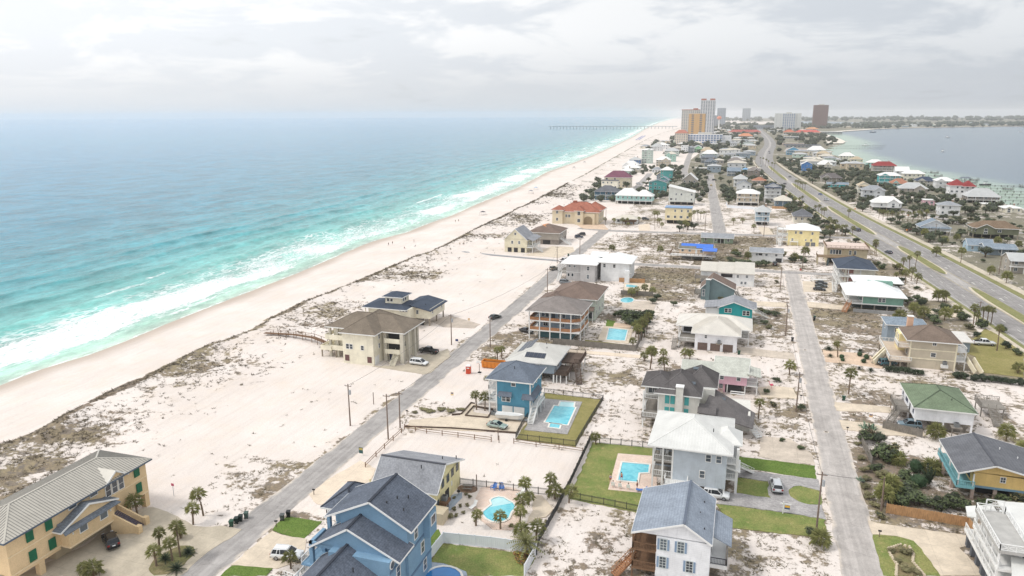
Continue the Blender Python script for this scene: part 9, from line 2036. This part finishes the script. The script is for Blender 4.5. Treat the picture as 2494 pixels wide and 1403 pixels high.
def juniper_mesh():
    rn = random.Random(8); mb = MB()
    for i in range(7):
        a = rn.uniform(0,6.28); tip = Vector((.42 * math.cos(a),.42 * math.sin(a),rn.uniform(.35,1.0)))
        for k in range(6): c_ = tip * ((k + 1) / 6) + Vector((0,0,.1)); r_ = .13 * (1 - k * .11); core(mb,c_,r_ * .7,r_ * .7,r_ * .8,rn); leaf_blob(mb,c_,r_,r_,r_ * 1.2,22,.04,rn)
    return mb.mesh('foliage',[LD])
SHM['juniper'] = [juniper_mesh()]
M_STEM = plain('stem_brown',(104,90,76),.9,.2,3); STEM = MB().tube([(0,0,-.02),(.02,.01,.25),(-.03,.02,.45)],[.03,.024,.012],5).tube([(0,0,0),(.12,.08,.4)],[.02,.01],5).tube([(0,0,0),(-.12,-.06,.42)],[.02,.01],5).mesh('stem',M_STEM)
for label,kind,pts in SHRUBS:
    for ((x,y),d,h),lb,gr in each(label,pts):
        s_ = thing({'globe': 'globe_bush','hedge': 'hedge_bush','agave': 'agave_plant','juniper': 'juniper_tree','flower': 'flower_bush'}.get(kind,'shrub'),lb,'shrub',(x,y,ground_z(x,y)),rn.uniform(0,6.28),gr)
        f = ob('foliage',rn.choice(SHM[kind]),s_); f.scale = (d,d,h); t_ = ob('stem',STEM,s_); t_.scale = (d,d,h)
def tree_meshes(seed):
    rn = random.Random(seed); mb = MB(); tb = MB(); tb.tube([(0,0,0),(.02,.01,.25),(.0,.03,.5)],[.045,.035,.02],7)
    for i in range(9):
        a = i * 2.4 + rn.uniform(-.3,.3); d = .30 * rn.uniform(.4,1.05); c_ = (d * math.cos(a),d * math.sin(a),rn.uniform(.48,.84) - d * .35); r_ = rn.uniform(.13,.21)
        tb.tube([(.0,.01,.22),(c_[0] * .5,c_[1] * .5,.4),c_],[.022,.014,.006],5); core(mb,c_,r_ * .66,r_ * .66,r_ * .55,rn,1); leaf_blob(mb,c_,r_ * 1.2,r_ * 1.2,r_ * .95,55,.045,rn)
    return mb.mesh('crown',[LG,LC]),tb.mesh('trunk',M_STEM)
TRM = [tree_meshes(s_) for s_ in range(5)]
LT = leaf('leaf_tree',(66,78,52),(92,100,68))
for cm,_ in TRM: cm.materials[0] = LT
def tree(x,y,d,h,label,group=None):
    t_ = thing('tree',label,'tree',(x,y,0),rn.uniform(0,6.28),group); cm,tm = rn.choice(TRM); c_ = ob('crown',cm,t_); c_.scale = (d,d,h); k = ob('trunk',tm,t_); k.scale = (d,d,h)
for label,pts in TREES:
    for ((x,y),d,h),lb,gr in each(label,pts): tree(x,y,d,h,lb,gr); OCC.append((x,y,d * .4))
rs = random.Random(21); k = 0
STREETX = [(-12.2,438,-36,860),(-93.4,600,-104,850),(-60,800,-92,1330)]
def on_street(x,y):
    for x0,y0,x1,y1 in STREETX:
        if y0 - 5 < y < y1 + 5 and abs(x - (x0 + (x1 - x0) * (y - y0) / (y1 - y0))) < 6: return True
    return False
for n,xa,xb,ya,yb,lb in ((100,18,80,380,900,'low tree in the green belt along the far side of the highway'),(50,-34,-17,420,900,'low tree in the green belt along the near side of the highway'),(68,-125,12,590,900,'low tree between the houses of the far streets')):
    k = 0; tries = 0
    while k < n and tries < 6000:
        tries += 1; y = ya + (yb - ya) * rs.random() ** 1.2; x = (hx(y) + rs.uniform(xa,xb)) if 'highway' in lb else rs.uniform(xa,xb)
        if not free(x,y,2.2) or x > lerp_poly(BN,min(y,2700)) - 8 or abs(x - hx(y)) < 17 or on_street(x,y) or x < lerp_poly(DUNE,y) + 32: continue
        d = rs.uniform(5,9.5); OCC.append((x,y,d * .3)); tree(x,y,d,rs.uniform(3.5,6.5),lb,lb); k += 1
SHR2 = (('low green bush in the scrub beyond the far side of the highway',120,19,95,240,640),('low green bush in the scrub on the near side of the highway',60,-34,-17,235,640))
for lb,n,xa,xb,ya,yb in SHR2:
    k = 0; tries = 0
    while k < n and tries < 5000:
        tries += 1; y = ya + (yb - ya) * rs.random(); x = hx(y) + rs.uniform(xa,xb)
        if not free(x,y,1.2) or x > lerp_poly(BN,y) - 6 or 36 < x < 66 and 200 < y < 320 and x < 56 or 36 < x < 56 and 344 < y < 368: continue
        d = rs.uniform(2.2,5); OCC.append((x,y,d * .3)); s_ = thing('shrub',lb,'shrub',(x,y,0),rs.uniform(0,6.28),lb); f = ob('foliage',rs.choice(SHM['shrub']),s_); h = d * rs.uniform(.45,.75); f.scale = (d,d,h); t_ = ob('stem',STEM,s_); t_.scale = (d,d,h); k += 1
# tree cover too far away to count
def far_belt(name,label,n,sample,size,q):
    mb = MB(); r5 = random.Random(len(name) + n)
    for i in range(n):
        s_ = sample(r5)
        if s_ is None: continue
        x,y = s_; w = r5.uniform(*size); hh = w * r5.uniform(.5,.8); core(mb,(x,y,hh * .5),w * .42,w * .42,hh * .45,r5,1); leaf_blob(mb,(x,y,hh * .55),w * .55,w * .55,hh * .5,16,q * w,r5)
    tag(mb.build(name,[LT,LC]),label,kind='stuff')
def samp(ya,yb,xa,xb,gap=18):
    def f(r5):
        y = ya + (yb - ya) * r5.random(); x = r5.uniform(xa,xb)
        if abs(x - hx(y)) < gap or in_poly(x,y,BAY) or in_poly(x,y,SOUND) or x < lerp_poly(DUNE,y) + 30 or not free(x,y,1.5) or on_street(x,y) or (y < 2700 and x > lerp_poly(BN,y) - 8): return None
        if 1350 < y < 1570 and 55 < x < 215: return None
        if n2(x,y,.006,3) < -.12: return None
        return x,y
    return f
far_belt('street_trees','tree cover between the far streets and the highway',2300,samp(560,1350,-135,190),(4,8.5),.13)
far_belt('town_trees','dark tree cover between the far buildings',900,samp(1350,3400,-200,230),(8,17),.16)
far_belt('bay_shore_trees','hazy tree belt on the far shore of the bay',2600,samp(3450,5300,-200,2600),(12,26),.15)
far_belt('mainland_trees','hazy wooded mainland on the horizon',700,samp(6700,9000,-600,5200),(30,60),.15)
far_belt('dune_scrub_trees','low scrub on the distant island beyond the pier',260,samp(3500,7500,-700,-120),(10,22),.15)

# ------------------------------------------------------------------ grass tufts on the sand
M_TUFT = leaf('dune_grass_blade',(88,76,58),(110,96,70),.3); M_TUFT2 = leaf('lot_weed_blade',(98,88,64),(122,110,80),.3)
HB = [(h_[0] - .5,h_[2] - .5,h_[1] + .5,h_[2] + h_[5] + .5) for h_ in MID]
def tufts(name,label,n,xa,xb,ya,yb,mat,h0,h1,test):
    mb = MB(); r6 = random.Random(n); k = 0; tries = 0
    while k < n and tries < n * 14:
        tries += 1; y = ya + (yb - ya) * r6.random() ** 1.35; x = r6.uniform(xa(y),xb(y))
        if not test(x,y) : continue
        v = veg(x,y)
        if r6.random() > v ** 1.5 * 1.1 or n2(x,y,.35,13) < .12 - .5 * v: continue
        z = ground_z(x,y) - .02; hh = r6.uniform(h0,h1) * (1 + y / 400)
        for j in range(5):
            a = r6.uniform(0,6.28); d = Vector((math.cos(a),math.sin(a),0)); s_ = Vector((-d.y,d.x,0)) * hh * .16; o = Vector((x + r6.uniform(-.3,.3),y + r6.uniform(-.3,.3),z)); mb.add([o - s_,o + s_,o + d * hh * r6.uniform(.6,1.3) + Vector((0,0,hh * r6.uniform(.25,.7)))],[(0,1,2)])
        k += 1
    tag(mb.build(name,mat),label,kind='stuff')
def off_paved(x,y):
    if -78 < x < -69.5 or 16.5 < x < 25 or 321 < y < 330 or 415 < y < 430: return False
    for _,_,po in SHEETS:
        if abs(x - po[0][0]) < 45 and in_poly(x,y,po): return False
    return True
tufts('dune_grass','brown and olive grass covering the dunes',7000,lambda y: lerp_poly(DUNE,y) - .5,lambda y: lerp_poly(DUNE,y) + 34,55,700,M_TUFT,.22,.55,lambda x,y: True)
tufts('lot_weeds','scattered weeds on the sandy lots',11000,lambda y: -108,lambda y: min(60,.32 * y),80,420,M_TUFT2,.2,.5,off_paved)
for x,y,lb in ((20.0,157.5,'round manhole cover in the back street near the pole'),(19.6,215.5,'round manhole cover in the back street by the white garage house')):
    m_ = thing('manhole_cover',lb,'manhole cover',(x,y,.03)); MB().tube([(0,0,0),(0,0,.02)],.55,16).build('frame',plain('manhole_ring',(206,196,182),.9),m_); MB().tube([(0,0,.02),(0,0,.03)],.36,16).build('lid',plain('manhole_lid',(110,100,92),.8),m_)
print('objects',len(bpy.data.objects),'meshes',len(bpy.data.meshes))
